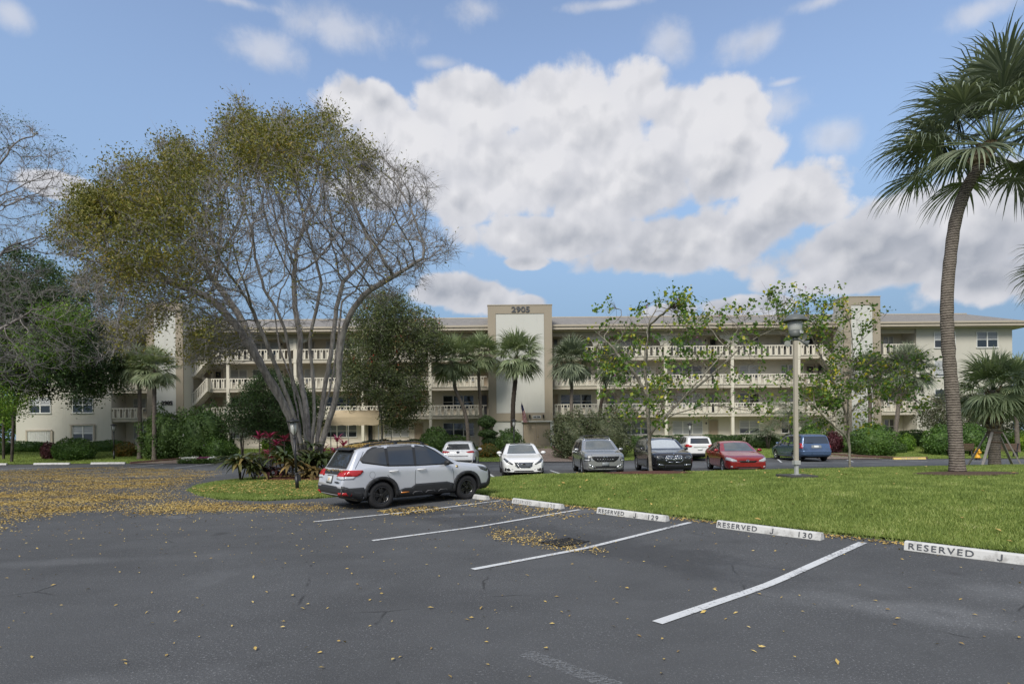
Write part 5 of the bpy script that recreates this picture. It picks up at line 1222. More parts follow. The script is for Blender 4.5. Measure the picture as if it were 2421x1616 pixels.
OUT = [(110, 540), (165, 470), (225, 385), (300, 330), (345, 350), (420, 310), (470, 345), (490, 270), (560, 232), (630, 240), (760, 245), (870, 295), (960, 360), (1030, 430), (1070, 520), (1098, 560), (1085, 625), (1030, 665), (965, 700), (900, 730), (840, 770), (800, 790),
       (740, 770), (690, 800), (640, 860), (570, 840), (520, 885), (440, 870), (405, 800), (340, 850), (270, 840), (235, 770), (150, 700), (100, 620)]
def crown_pts(n, shell=.6):
    R_ = []; lo = np.array(OUT).min(0); hi = np.array(OUT).max(0)
    while len(R_) < n:
        q = rng.uniform(lo, hi, (4000, 2)); q = q[in_poly(q, OUT)]; d = poly_dist(q, OUT)
        for (x, y), e in zip(q, d):
            dep = 7.2*math.sqrt(max(0, 1-(1-min(1, e/250.))**2)); u = rng.uniform(-1, 1)
            if rng.random() < shell: u = math.copysign(abs(u)**.25, u)
            an = math.atan2(y-520, x-600)
            if e < 24*(1+math.sin(an*9+1)+.8*math.sin(an*17+2)+.5*math.sin(an*31)): continue
            # hollow underside: nothing low in the middle
            if y > 560+abs(x-600)*.35 and 560 < x < 900 and rng.random() < .75: continue
            R_.append(W3(x, y, dep*u))
    return np.array(R_[:n])
def colourful_density(px, py):
    d = np.full(len(px), .06)
    d = np.maximum(d, 1.0*np.exp(-((px-300)/230)**2-((py-520)/170)**2)); d = np.maximum(d, .95*np.exp(-((px-650)/250)**2-((py-330)/95)**2)); d = np.maximum(d, .9*np.exp(-((px-420)/150)**2-((py-380)/90)**2))
    d = np.maximum(d, .5*np.exp(-((px-330)/190)**2-((py-770)/110)**2)); d = np.maximum(d, .85*np.exp(-((px-500)/130)**2-((py-800)/65)**2)); d = np.maximum(d, .35*np.exp(-((px-650)/160)**2-((py-800)/80)**2)); d = np.maximum(d, .35*np.exp(-((px-820)/90)**2-((py-420)/120)**2)); d = np.maximum(d, .22*np.exp(-((px-800)/120)**2-((py-700)/100)**2))
    return d
def big_tree():
    A = crown_pts(9500, .40)
    global STEMS
    STEMS = [[p for i, p in enumerate(s_) if i < 2 or npx(np.array([p]))[1][0] > (645 if k not in (0, 7) else 560)] for k, s_ in enumerate(STEMS)]
    P, par = colonize(STEMS, A, step=.32, kill=.38, infl=6, iters=90, wob=.15, grav=.03)
    R, ch = radii(P, par, .0085, 2.16)
    # first segments of the ten stems: about 0.2 m thick
    root = thing('big_tree', 'huge grey many-stemmed tree with sparse olive and yellow leaves, bare on its right side', 'tree', base)
    V, Fc = branch_mesh(P, par, np.minimum(R, .205)); V = V-np.array(base); arr_mesh('trunk', V, Fc, 'bark_grey', root, smooth=True)
    thin = np.nonzero(R < .03)[0]
    n = 30000; own = rng.choice(thin, n); pd = P[own]-P[par[own]]; D = pd/np.linalg.norm(pd, axis=1)[:, None]+rng.normal(size=(n, 3))*.55; D[:, 2] += .12
    tv, tf, E = twig_mesh(P[own], D, rng.uniform(.3, .95, n), .0068)
    arr_mesh('twigs', tv-np.array(base), tf, 'twig_grey', root)
    px, py = npx(E); dens = colourful_density(px, py)
    # leaves sit in separate clumps with bare gaps between them
    cc_ = E[rng.choice(n, 400)]; near = np.full(n, 9.)
    for q in range(0, n, 4000): near[q:q+4000] = np.linalg.norm(E[q:q+4000, None]-cc_[None], axis=2).min(1)
    clump = np.clip(1.4-near/.85, 0, 1)**1.2
    k = np.round(np.where(rng.random(n) < np.clip(dens*.95, 0, 1), 1, .05)*(clump*19+.5)*np.clip(dens*1.6, .15, 1)*rng.uniform(.5, 1.5, n)).astype(int)
    C = np.repeat(E, k, 0)+rng.normal(size=(k.sum(), 3))*.17; C[:, 2] -= .06
    lv, lf = leaf_array(C, .125, aspect=.5, up=-.2)
    tips = E[(rng.random(n) < .10) & (py < 420)]; sv, sf = leaf_array(tips, .11, aspect=.35); lv, lf = join((lv, lf), (sv, sf))
    arr_mesh('crown', lv-np.array(base), lf, 'leaf_olive', root)
    print('BIG', len(P), len(lf))
big_tree()
def ellipsoid_pts(n, c, r, shell=.4, lump=.25, seed=0):
    r_ = np.random.default_rng(seed); D = r_.normal(size=(n, 3)); D /= np.linalg.norm(D, axis=1)[:, None]
    f = 1+lump*(np.sin(D[:, 0]*4.1+seed)*np.sin(D[:, 1]*3.7+seed*2)+.6*np.sin(D[:, 2]*6.3+D[:, 0]*5+seed)); u = r_.random(n)**(1/3)
    u = np.where(r_.random(n) < shell, .8+.2*u, u); return np.array(c)+D*np.array(r)*(u*f)[:, None]
def tree(name, label, stems, crown_list, nattr, bark_m, leaf_m, base, leaf_n, leaf_size, step=.3, kill=.4, r0=.008, p=2.3, twigs=0, twig_m='twig_grey', rcap=.3, lrad=.16, group=None, aspect=.5, tipr=.02, flowers=None, keep=None, infl=5, cat='tree', wob=.14, droop=0, iters=60, leaf_frac=1.0):
    A = np.concatenate([ellipsoid_pts(int(nattr*w), c, r, .5, .2, i+len(label)) for i, (c, r, w) in enumerate(crown_list)])
    A = A[A[:, 2] > base[2]+.6]
    P, par = colonize(stems, A, step, kill, infl, iters, wob=wob); R, ch = radii(P, par, r0, p)
    root = thing(name, label, cat, base, group=group); b = np.array(base)
    V, Fc = branch_mesh(P, par, np.minimum(R, rcap)); arr_mesh('trunk', V-b, Fc, bark_m, root, smooth=True)
    tips = np.nonzero(R < tipr)[0]; E = P[tips]
    if twigs:
        own = rng.choice(tips, twigs); own = own[par[own] >= 0]; pd = P[own]-P[par[own]]; D = pd/np.linalg.norm(pd, axis=1)[:, None]+rng.normal(size=(len(own), 3))*.6; D[:, 2] -= droop
        tv, tf, E2 = twig_mesh(P[own], D, rng.uniform(.25, .8, len(own)), .006); arr_mesh('twigs', tv-b, tf, twig_m, root); E = E2
    if keep is not None: E = E[keep(E)]
    if leaf_n and leaf_m and len(E):
        if leaf_frac < 1: E = E[rng.random(len(E)) < leaf_frac]
        cn = rng.choice(len(E), max(1, leaf_n//6)); C = np.repeat(E[cn], 6, 0)+rng.normal(size=(len(cn)*6, 3))*lrad
        lv, lf = leaf_array(C, leaf_size, aspect=aspect); arr_mesh('crown', lv-b, lf, leaf_m, root)
    if flowers:
        m_, k, sz = flowers; C = E[rng.choice(len(E), k)]; C = np.repeat(C, 4, 0)+rng.normal(size=(k*4, 3))*.05; fv, ff = leaf_array(C, sz, aspect=.6); arr_mesh('blossom', fv-b, ff, m_, root)
    return root
def gp(px, Y, dz=0): x = gx(px, Y); return (x, Y, g1(x, Y)+dz)
def el_px(x0, x1, y0, y1, Y, ry=None):
    a = at(x0, (y0+y1)/2, Y); b = at(x1, (y0+y1)/2, Y); t_ = at((x0+x1)/2, y0, Y); u = at((x0+x1)/2, y1, Y)
    rx = (b.x-a.x)/2; rz = (t_.z-u.z)/2; return ((a.x+b.x)/2, Y, (t_.z+u.z)/2), (rx, ry or rx, rz)
def pl(pts, Y, dy=None): return [tuple(at(x, y, Y+(dy[i] if dy else 0))) for i, (x, y) in enumerate(pts)]
# bare tree leaning in from the left, its crown partly outside the frame
Yb = 29.0; b = gp(-170, Yb); c1, r1 = el_px(-420, 140, 265, 640, Yb); c2, r2 = el_px(-300, 190, 640, 900, Yb-1.5)
tree('bare_tree', 'tall leafless grey tree reaching in from the left edge of the picture', [[b]+pl([(-160, 950), (-140, 850), (-100, 740), (-60, 600), (-40, 480)], Yb), [b]+pl([(-175, 950), (-190, 820), (-240, 650), (-250, 480)], Yb), [b]+pl([(-160, 960), (-110, 860), (-20, 790), (60, 745)], Yb-1), [b]+pl([(-168, 940), (-130, 800), (-60, 680), (10, 590)], Yb+1)],
     [(c1, r1, .66), (c2, r2, .34)], 4600, 'bark_grey', 'leaf_dark', b, 5200, .09, step=.34, kill=.42, r0=.0085, p=2.15, twigs=15000, rcap=.3, keep=lambda E: (npx(E)[1] < 400) | (rng.random(len(E)) < .12), wob=.18)
# dense green trees at the left
Yl = 43.0
for (lab, bx_, stem, cr, lm, n, seed_) in [
    ('dense dark green tree at the far left with a leaning trunk', 27, [(27, 1068), (32, 1000), (37, 950), (60, 890), (90, 830)], [(-80, 235, 640, 800), (-60, 240, 780, 930), (150, 262, 790, 940)], 'leaf_dark', 60000, 1),
    ('dark green tree behind at the left edge of the view', 8, [(8, 1062), (8, 990), (0, 900), (-20, 830)], [(-200, 60, 700, 950), (-120, 120, 660, 820)], 'leaf_green', 42000, 2)]:
    Yq = Yl+(2.5 if seed_ == 2 else 0); b = gp(bx_, Yq); cl_ = []
    for (x0, x1, y0, y1) in cr: c_, r_ = el_px(x0, x1, y0, y1, Yq, 3.2); cl_.append((c_, r_, 1/len(cr)))
    tree('evergreen_tree', lab, [[b]+pl(stem[1:], Yq), [b]+pl([(p[0]*1.0-i*14, p[1]-i*8) for i, p in enumerate(stem[1:])], Yq+.5)], cl_, 1500, 'bark_dark', lm, b, n, .19, step=.4, kill=.55, r0=.011, p=2.3, twigs=5000, lrad=.28, rcap=.24, twig_m='twig_brown')
Yq = 40.5; b = gp(-40, Yq); cl_ = [el_px(x0, x1, y0, y1, Yq, 1.6)+(w,) for x0, x1, y0, y1, w in [(-60, 60, 780, 900, .3), (60, 170, 790, 880, .3), (110, 190, 720, 800, .2), (-30, 50, 900, 990, .2)]]
tree('evergreen_tree', 'small tree with bright yellow-green foliage at the far left', [[b]+pl([(-30, 980), (0, 900), (60, 850), (130, 800)], Yq)], cl_, 500, 'bark_dark', 'leaf_bright', b, 17000, .16, step=.4, kill=.5, twigs=1800, lrad=.22, rcap=.12, twig_m='twig_brown')
# bottlebrush trees beside the big tree
Yr = 46.0; b = gp(905, Yr); cl_ = [el_px(x0, x1, y0, y1, Yr, ry)+(w,) for x0, x1, y0, y1, ry, w in [(835, 1000, 700, 850, 2.4, .35), (810, 930, 790, 960, 2.2, .25), (900, 1045, 740, 860, 2.2, .2), (880, 1000, 850, 995, 2.2, .2)]]
tree('bottlebrush_tree', 'olive tree dotted with dull red blooms right of the big tree', [[b]+pl([(903, 1000), (902, 950), (905, 890), (900, 830)], Yr), [b]+pl([(902, 990), (895, 930), (930, 860), (960, 810)], Yr+.5), [b]+pl([(900, 980), (880, 900), (860, 830)], Yr-.6)], cl_, 1500, 'bark_grey', 'leaf_bottlebrush', b, 48000, .17, step=.35, kill=.5, r0=.010, twigs=6500, lrad=.24, rcap=.22)
Yr = 42.5; b = gp(574, Yr); cl_ = [el_px(x0, x1, y0, y1, Yr, ry)+(w,) for x0, x1, y0, y1, ry, w in [(560, 760, 930, 1035, 2.6, .7), (585, 700, 895, 980, 1.8, .3)]]
tree('bottlebrush_tree', 'low spreading dark green tree with a crooked trunk behind the big tree', [[b]+pl([(568, 1030), (580, 1005), (600, 985), (650, 970)], Yr), [b]+pl([(576, 1035), (570, 1010), (590, 970), (620, 940)], Yr+.8)], cl_, 900, 'bark_dark', 'leaf_dark', b, 34000, .15, step=.35, kill=.45, twigs=4500, lrad=.22, rcap=.13, twig_m='twig_brown')
# the two young orchid trees on the island
Yo = 21.4; b = (gx(1537, Yo), Yo, lz1(gx(1537, Yo), Yo))
def S(pts, d0, d1, Y): n = len(pts); return [tuple(at(x, y, Y+d0+(d1-d0)*i/(n-1))) for i, (x, y) in enumerate(pts)]
stems = [[b]+S([(1536, 1060), (1535, 1018), (1533, 960), (1529, 909), (1522, 860), (1530, 810)], 0, .3, Yo), [b]+S([(1536, 1060), (1537, 1019), (1545, 1010), (1567, 996), (1601, 955), (1644, 907), (1699, 849), (1731, 800), (1760, 750)], 0, -1.2, Yo),
         [b]+S([(1537, 1060), (1538, 1022), (1546, 1008), (1580, 975), (1640, 920), (1690, 880), (1740, 830), (1800, 790), (1850, 770)], 0, .9, Yo), [b]+S([(1535, 1050), (1533, 1000), (1529, 930), (1500, 880), (1470, 850), (1440, 810), (1405, 780)], 0, -.8, Yo),
         [b]+S([(1536, 1060), (1537, 1019), (1560, 995), (1600, 975), (1680, 955), (1740, 965), (1790, 975)], 0, .5, Yo), [b]+S([(1535, 1050), (1533, 1000), (1526, 900), (1530, 840), (1530, 770), (1560, 715)], 0, .9, Yo)]
cl_ = [el_px(x0, x1, y0, y1, Yo, ry)+(w,) for x0, x1, y0, y1, ry, w in [(1440, 1640, 860, 1000, 2.0, .44), (1390, 1520, 745, 880, 1.5, .12), (1500, 1640, 700, 860, 1.6, .10), (1620, 1800, 720, 880, 1.6, .16), (1640, 1800, 900, 985, 1.2, .08), (1790, 1910, 690, 790, 1.0, .10)]]
tree('orchid_tree', 'orchid tree with sparse green and yellow leaves in the red mulch ring', stems, cl_, 560, 'bark_pale', 'leaf_orchid', b, 3700, .13, step=.2, kill=.26, r0=.0062, p=2.08, twigs=1300, lrad=.10, rcap=.085, aspect=.85, flowers=('flower_mauve', 34, .07), infl=2.5, tipr=.012, twig_m='twig_brown')
Yo = 24.4; b = (gx(2009, Yo), Yo, lz1(gx(2009, Yo), Yo))
stems = [[b]+S([(2008, 1060), (2006, 1020), (2005, 980), (2004, 930), (2012, 880), (2018, 836), (2010, 760), (1995, 720)], 0, .3, Yo), [b]+S([(2008, 1060), (2003, 1035), (1990, 1020), (1965, 1000), (1940, 975), (1910, 940)], 0, -1.0, Yo), [b]+S([(2008, 1050), (2003, 985), (1990, 950), (1975, 910), (1955, 870), (1920, 800), (1900, 740)], 0, .8, Yo),
         [b]+S([(2008, 1050), (2006, 985), (2020, 960), (2060, 930), (2110, 900), (2160, 880)], 0, -.8, Yo), [b]+S([(2007, 1050), (2004, 940), (2030, 890), (2080, 850), (2130, 830)], 0, 1.0, Yo), [b]+S([(2007, 1050), (2004, 940), (2015, 860), (2020, 820), (2050, 790), (2090, 750)], 0, -.3, Yo)]
cl_ = [el_px(x0, x1, y0, y1, Yo, ry)+(w,) for x0, x1, y0, y1, ry, w in [(1900, 2090, 830, 1000, 1.7, .42), (1840, 1960, 700, 790, 1.3, .12), (1900, 2050, 710, 830, 1.3, .09), (2020, 2200, 840, 950, 1.5, .24), (1820, 1930, 880, 1010, 1.0, .10)]]
tree('orchid_tree', 'young orchid tree with green and yellow leaves right of the tall lamp post', stems, cl_, 620, 'bark_pale', 'leaf_orchid', b, 4700, .13, step=.2, kill=.26, r0=.0062, p=2.08, twigs=1500, lrad=.10, rcap=.085, aspect=.8, flowers=('flower_mauve', 18, .07), infl=2.5, tipr=.012, twig_m='twig_brown')
# loose olive tree at the right and low green masses beyond
Yq = 46.5; b = gp(2290, Yq); cl_ = [el_px(x0, x1, y0, y1, Yq, ry)+(w,) for x0, x1, y0, y1, ry, w in [(2195, 2320, 930, 1020, 1.8, .5), (2290, 2395, 930, 1020, 1.8, .5)]]
tree('small_tree', 'loose olive green small tree behind the round hedges at the right', [[b]+pl([(2288, 1030), (2275, 1000), (2250, 970)], Yq), [b]+pl([(2292, 1030), (2310, 1000), (2340, 970)], Yq)], cl_, 600, 'bark_dark', 'leaf_greybush', b, 15000, .14, twigs=2500, lrad=.2, rcap=.1, twig_m='twig_brown')
for (lab, px, Yq, x0, x1, y0, y1, lm) in [('far green tree beyond the left end of the building', 5, 66, -110, 45, 930, 1040, 'leaf_bright'), ('far grey-green tree beyond the right end of the building', 2440, 74, 2402, 2500, 905, 1030, 'leaf_greybush')]:
    b = gp(px, Yq); c_, r_ = el_px(x0, x1, y0, y1, Yq, 3); tree('distant_tree', lab, [[b]+pl([(px, 1010), (px+10, 980)], Yq)], [(c_, r_, 1)], 300, 'bark_dark', lm, b, 9000, .3, step=.6, kill=.8, lrad=.5, rcap=.15)
# ---- shrubs and hedges
def shrub_mesh(name, r, n, size, mat, root, seed=0, lump=.14, box=False, aspect=.5, zc=None, core=.8, taper=0):
    r_ = np.random.default_rng(seed); r = np.array(r, float); zc = r[2] if zc is None else zc
    if box:
        a, b_, c_ = r; u = r_.uniform(-1, 1, (n, 3)); k = r_.choice(3, n, p=np.array([b_*c_, a*c_*1.0, a*b_])/(b_*c_+a*c_+a*b_)); u[np.arange(n), k] = np.sign(u[np.arange(n), k])*r_.uniform(.82, 1.04, n)
        P = u*r; P[:, 2] += .06*np.sin(P[:, 0]*2.1+seed)+.04*np.sin(P[:, 0]*5.3); Nn = u**5
    else:
        D = r_.normal(size=(n, 3)); D /= np.linalg.norm(D, axis=1)[:, None]
        f = 1+lump*(np.sin(D[:, 0]*5+seed)*np.sin(D[:, 1]*4.3+seed)+.7*np.sin(D[:, 2]*7+D[:, 0]*6+seed)+.5*np.sin(D[:, 0]*13+D[:, 2]*11)); P = D*r*(f*r_.uniform(.74, 1.03, n)**.7)[:, None]; Nn = D+np.array([0, 0, .25])
    P[:, 2] += zc; ok = P[:, 2] > .02; P = P[ok]; Nn = Nn[ok]
    V, Fc = leaf_array(P, size, Nn+r_.normal(size=Nn.shape)*.9, aspect=aspect)
    # leafy core, slightly smaller, the same foliage
    if box:
        cv = np.array([[sx*r[0]*.9, sy*r[1]*.7, zc+sz*r[2]*.78] for sz in (-1, 1) for sy in (-1, 1) for sx in (-1, 1)]); cf = np.array([[0, 2, 1], [1, 2, 3], [4, 5, 6], [5, 7, 6], [0, 1, 4], [1, 5, 4], [2, 6, 3], [3, 6, 7], [0, 4, 2], [2, 4, 6], [1, 3, 5], [3, 7, 5]])
    else:
        m_ = 18; k_ = 10; th, ph = np.meshgrid(np.arange(m_)*2*PI/m_, np.linspace(.001, PI-.001, k_)); D = np.stack([np.sin(ph)*np.cos(th), np.sin(ph)*np.sin(th), np.cos(ph)], 2).reshape(-1, 3)
        f = 1+lump*(np.sin(D[:, 0]*5+seed)*np.sin(D[:, 1]*4.3+seed)+.7*np.sin(D[:, 2]*7+D[:, 0]*6+seed)); cv = D*r*(f*core)[:, None]; cv[:, 2] = np.maximum(cv[:, 2]+zc, .01)
        i, j = np.meshgrid(np.arange(k_-1), np.arange(m_), indexing='ij'); a_ = (i*m_+j).ravel(); b_ = (i*m_+(j+1) % m_).ravel(); cf = np.concatenate([np.stack([a_, a_+m_, b_], 1), np.stack([b_, a_+m_, b_+m_], 1)])
    V, Fc = join((V, Fc), (cv, cf)); return arr_mesh(name, V, Fc, mat, root)
def shrub(name, label, x0, x1, y0, y1, Y, mat, size=.12, n=None, cat='shrub', lump=.14, box=False, ry=None, seed=None, group=None, stems=False, island=False, flowers=None, core=.8, sink=.15):
    (cx_, cy_, cz), r = el_px(x0, x1, y0, y1, Y, ry); b = (cx_, Y, lz1(cx_, Y) if island else g1(cx_, Y)); top = cz+r[2]; hgt = max(.3, top-b[2]); rz = hgt/2*(1+sink) if not box else hgt/2
    r = (r[0], r[1] if ry is None else ry, rz); root = thing(name, label, cat, b, group=group)
    area = 4*PI*((r[0]*r[1]+r[0]*rz+r[1]*rz)/3) if not box else 4*(r[0]*rz*2+r[0]*r[1]); size *= 1.25; n = n or int(area*2.0/(size*size*.5)); n = min(n, 26000)
    seed = seed if seed is not None else int(abs(x0)*7+y0); shrub_mesh('foliage', r, n, size, mat, root, seed, lump, box, zc=hgt-rz, core=core)
    mb = MB()
    for i in range(5):
        a = i*1.3; mb.tube([(.05*math.cos(a), .05*math.sin(a), -.02), (r[0]*.25*math.cos(a), r[1]*.25*math.sin(a), hgt*.3), (r[0]*.5*math.cos(a), r[1]*.5*math.sin(a), hgt*.6)], [.03, .02, .01], 5)
    mb.build('stem', 'bark_dark', root, smooth=True)
    if flowers:
        m_, k, sz = flowers; D = rng.normal(size=(k, 3)); D /= np.linalg.norm(D, axis=1)[:, None]; C = D*np.array(r)*1.0+np.array([0, 0, hgt-rz]); C = C[C[:, 2] > .05]; C = np.repeat(C, 5, 0)+rng.normal(size=(len(C)*5, 3))*.04; fv, ff = leaf_array(C, sz, aspect=.8); arr_mesh('blossom', fv, ff, m_, root)
    return root
HG = 'clipped hedges along the building'
for (x0, x1, y0, Y, lab, m_) in [(38, 104, 1044, 51.5, 'low clipped hedge below the storm shutter at the far left', 'leaf_hedge'), (222, 285, 1042, 51.5, 'low clipped hedge between the round bush and the left palms', 'leaf_hedge'), (860, 1010, 1040, 50, 'low hedge behind the silver crossover roof', 'leaf_green'), (1040, 1110, 1029, 50.5, 'low hedge under the windows right of the bottlebrush tree', 'leaf_green'),
                             (1490, 1560, 1030, 49.5, 'dark hedge just right of the grey flowering bush', 'leaf_dark'), (1562, 1760, 1029, 49.5, 'long dark hedge behind the black SUV and the red sedan', 'leaf_dark'), (1762, 1890, 1028, 49, 'dark hedge behind the blue minivan', 'leaf_dark'), (2122, 2186, 1018, 49.5, 'clipped hedge right of the yellow-green shrub', 'leaf_green'), (2355, 2460, 1017, 49.5, 'clipped hedge at the right end behind the benches', 'leaf_green'), (-60, 22, 1046, 49, 'low hedge at the very left edge of the view', 'leaf_hedge'), (620, 700, 1040, 46, 'low yellow-green hedge behind the pink plants', 'leaf_bright')]:
    shrub('hedge', lab, x0, x1, y0, y0+26, Y, m_, .13, box=True, ry=.55, cat='hedge', group=HG)
for a in [('round_shrub', 'round clipped bright green bush on the left lawn', 131, 222, 1034, 1086, 44.5, 'leaf_hedge', .11), ('red_shrub', 'dark plum bush left of the round green bush', 99, 136, 1044, 1078, 45.5, 'leaf_plum', .12), ('croton', 'orange and green croton bush by the left palms', 272, 322, 1044, 1072, 47, 'leaf_orange', .13),
          ('viburnum_shrub', 'large dark green bush below the numerals 2905 of the left tower', 336, 450, 968, 1078, 45, 'leaf_green', .14), ('viburnum_shrub', 'large loose bush with a few white flowers behind the flower bed', 420, 535, 962, 1078, 43.5, 'leaf_green', .14), ('viburnum_shrub', 'low round hedge bush to the right of the flower bed', 478, 560, 1030, 1082, 42.8, 'leaf_hedge', .11),
          ('round_shrub', 'round green bush behind the small white crossover', 993, 1066, 1008, 1060, 46, 'leaf_green', .12), ('viburnum_shrub', 'green shrub beside the lamp in front of the central tower', 1170, 1236, 1014, 1074, 45.5, 'leaf_green', .12), ('croton', 'orange croton clump left of the white sedan', 1128, 1180, 1048, 1082, 43.5, 'leaf_orange', .12),
          ('bougainvillea', 'big grey-green straggly bush with faded blossoms right of the central walkway', 1300, 1400, 972, 1082, 42.5, 'leaf_greybush', .12), ('bougainvillea', 'wide grey-green bush with dusty pink blossoms behind the silver SUV', 1375, 1492, 968, 1080, 43, 'leaf_greybush', .12),
          ('round_shrub', 'large round glossy bush to the left of the slanting palm near the right tower', 2014, 2116, 1002, 1076, 42.5, 'leaf_hedge', .12), ('small_shrub', 'yellow-green shrub at the foot of the slanting palm', 2126, 2162, 1024, 1060, 45.5, 'leaf_bright', .11), ('small_shrub', 'small dark round shrub beside the slanting palm foot', 2113, 2142, 1045, 1068, 44, 'leaf_green', .1),
          ('round_shrub', 'large round bush behind the tall palm trunk', 2186, 2262, 1004, 1080, 42.5, 'leaf_hedge', .12), ('round_shrub', 'large round bush between the tall palm and the staked palm', 2255, 2336, 1000, 1078, 43, 'leaf_hedge', .12), ('small_shrub', 'yellow-green shrub at the right edge of the view', 2396, 2450, 1020, 1062, 44.5, 'leaf_bright', .12),
          ('red_shrub', 'dark red-leaved shrub to the right of the blue minivan', 1952, 1990, 1018, 1062, 44.5, 'leaf_plum', .12), ('viburnum_shrub', 'light green bush rising behind the blue minivan', 1880, 1952, 1006, 1050, 46, 'leaf_hedge', .12), ('small_shrub', 'green shrub between the red-leaved shrub and the large round bush', 1984, 2018, 1026, 1066, 44.5, 'leaf_green', .11)]:
    nm, lab, x0, x1, y0, y1, Y, m_, sz = a
    shrub(nm, lab, x0, x1, y0, y1, Y, m_, sz, lump=.17 if nm in ('viburnum_shrub', 'bougainvillea') else .06, flowers=('flower_mauve', 40, .05) if nm == 'bougainvillea' else (('flower_white', 7, .09) if 'white flowers' in lab else None), core=.66 if nm == 'bougainvillea' else .76)
# cloud-pruned juniper of three tiers
b = gp(1152, 46); jr = thing('juniper', 'dark cloud-pruned juniper with three tiers of foliage left of the central tower', 'shrub', b)
for (y0, y1, x0, x1) in ((982, 1012, 1130, 1172), (1014, 1034, 1130, 1176), (1030, 1058, 1140, 1180)):
    (cx_, _, cz), r = el_px(x0, x1, y0, y1, 46); o = shrub_mesh('foliage', (r[0], r[0]*.9, r[2]), 3500, .10, 'leaf_dark', jr, y0, .1, zc=cz-b[2]); o.location = (cx_-b[0], 0, 0)
mb = MB(); mb.tube([(0, 0, 0), (.1, 0, .9), (-.05, 0, 2.0)], [.07, .05, .03], 6); mb.build('trunk', 'bark_dark', jr)
# flower bed
def flowers(lab, x0, x1, Y, m_, n):
    xa, xb = gx(x0, Y), gx(x1, Y); b = gp((x0+x1)/2, Y); o = thing('flower_patch', lab, 'flowers', b); w = (xb-xa)/2
    C = np.stack([rng.uniform(-w, w, n), rng.uniform(-.7, .7, n), rng.uniform(.22, .45, n)], 1); q = (C[:, 0]/w)**2+(C[:, 1]/.7)**2 < 1; C = C[q]; C[:, 2] *= 1-.35*((C[:, 0]/w)**2)
    V, Fc = leaf_array(C, .085, np.tile([0, -.5, 1.], (len(C), 1)), aspect=.9); arr_mesh('blossom', V, Fc, m_, o)
    C2 = np.stack([rng.uniform(-w, w, 2200), rng.uniform(-.75, .75, 2200), rng.uniform(.02, .34, 2200)], 1); V, Fc = leaf_array(C2, .1); arr_mesh('foliage', V, Fc, 'leaf_green', o)
flowers('patch of small white flowers at the left of the flower bed', 430, 470, 41.4, 'flower_white', 700); flowers('patch of purple flowers in the middle of the flower bed', 468, 496, 41.3, 'flower_purple', 900); flowers('patch of mixed white flowers at the right of the flower bed', 494, 518, 41.5, 'flower_white', 260)
# ---- fan palms
def strip_blades(segs):
    """segs: list of (m, 3) centre lines with (m,) half widths and side vectors -> folded strips"""
    V = []; Fc = []; o = 0
    for C, w, Sd, Nn in segs:
        m_ = len(C); l = C+Sd*w[:, None]+Nn*(w*.35)[:, None]; r = C-Sd*w[:, None]+Nn*(w*.35)[:, None]; V.append(np.stack([l, C, r], 1).reshape(-1, 3))
        i = o+np.arange(m_-1)*3; Fc.append(np.concatenate([np.stack([i, i+1, i+4, i+3], 1), np.stack([i+1, i+2, i+5, i+4], 1)])); o += m_*3
    return np.concatenate(V), np.concatenate(Fc)
def nrm(v): return v/(np.linalg.norm(v)+1e-9)
def fan_crown(R, nf=34, nl=24, seed=0, lo=-55, hi=85, droop=.35, pet=.48, wl=.022):
    r_ = np.random.default_rng(seed); segs = []; pets = MB(); pets.smooth = True
    for f in range(nf):
        el_ = math.radians(lo+(hi-lo)*((f+.5)/nf)**.85+r_.normal()*5); az_ = f*2.39996+r_.normal()*.2
        d = np.array([math.cos(az_)*math.cos(el_), math.sin(az_)*math.cos(el_), math.sin(el_)]); Lp = R*pet*r_.uniform(.85, 1.15)
        pts = [np.zeros(3)]; cur = np.zeros(3); dd = d.copy()
        for k in range(4): cur = cur+dd*Lp/4; dd = nrm(dd+np.array([0, 0, -.10-.05*(el_ < 0)])); pts.append(cur)
        pets.tube([tuple(p) for p in pts], [.018*R/2, .014*R/2, .012*R/2, .010*R/2, .008*R/2], 5)
        c = pts[-1]; side = nrm(np.cross(dd, [0, 0, 1])+1e-6); upv = nrm(np.cross(side, dd)); tilt = r_.normal()*.25; side, upv = side*math.cos(tilt)+upv*math.sin(tilt), upv*math.cos(tilt)-side*math.sin(tilt)
        Ll = R*.58*r_.uniform(.85, 1.1)
        for k in range(nl):
            a = (k/(nl-1)-.5)*math.radians(215); dl = dd*math.cos(a)+side*math.sin(a)+upv*.22*math.cos(a*.9); dl = nrm(dl+r_.normal(size=3)*.05)
            ln = Ll*(.62+.38*math.cos(a*.8))*r_.uniform(.88, 1.1); m_ = 6; C = np.zeros((m_, 3)); p = c.copy(); v = dl.copy(); C[0] = p; da_ = math.radians(215)/nl
            for q in range(1, m_): p = p+v*ln/(m_-1); v = nrm(v+np.array([0, 0, -droop*(q/m_)**1.3*r_.uniform(.6, 1.5)])); C[q] = p
            Sd = nrm(np.cross(dl, upv)); w = np.minimum(np.linspace(0, 1, m_)*ln*da_*.62+.003, wl*R/2*np.array([1, 1.1, 1.1, .8, .45, .05])); segs.append((C, w, np.tile(Sd, (m_, 1)), np.tile(upv, (m_, 1))))
    return strip_blades(segs), pets
def crown_data(R, mat, **kw):
    (V, Fc), pets = fan_crown(R, **kw); o = arr_mesh('crown', V, Fc, mat); p = pets.build('petiole', 'leaf_palm'); me, pe = o.data, p.data; bpy.data.objects.remove(o); bpy.data.objects.remove(p); return me, pe
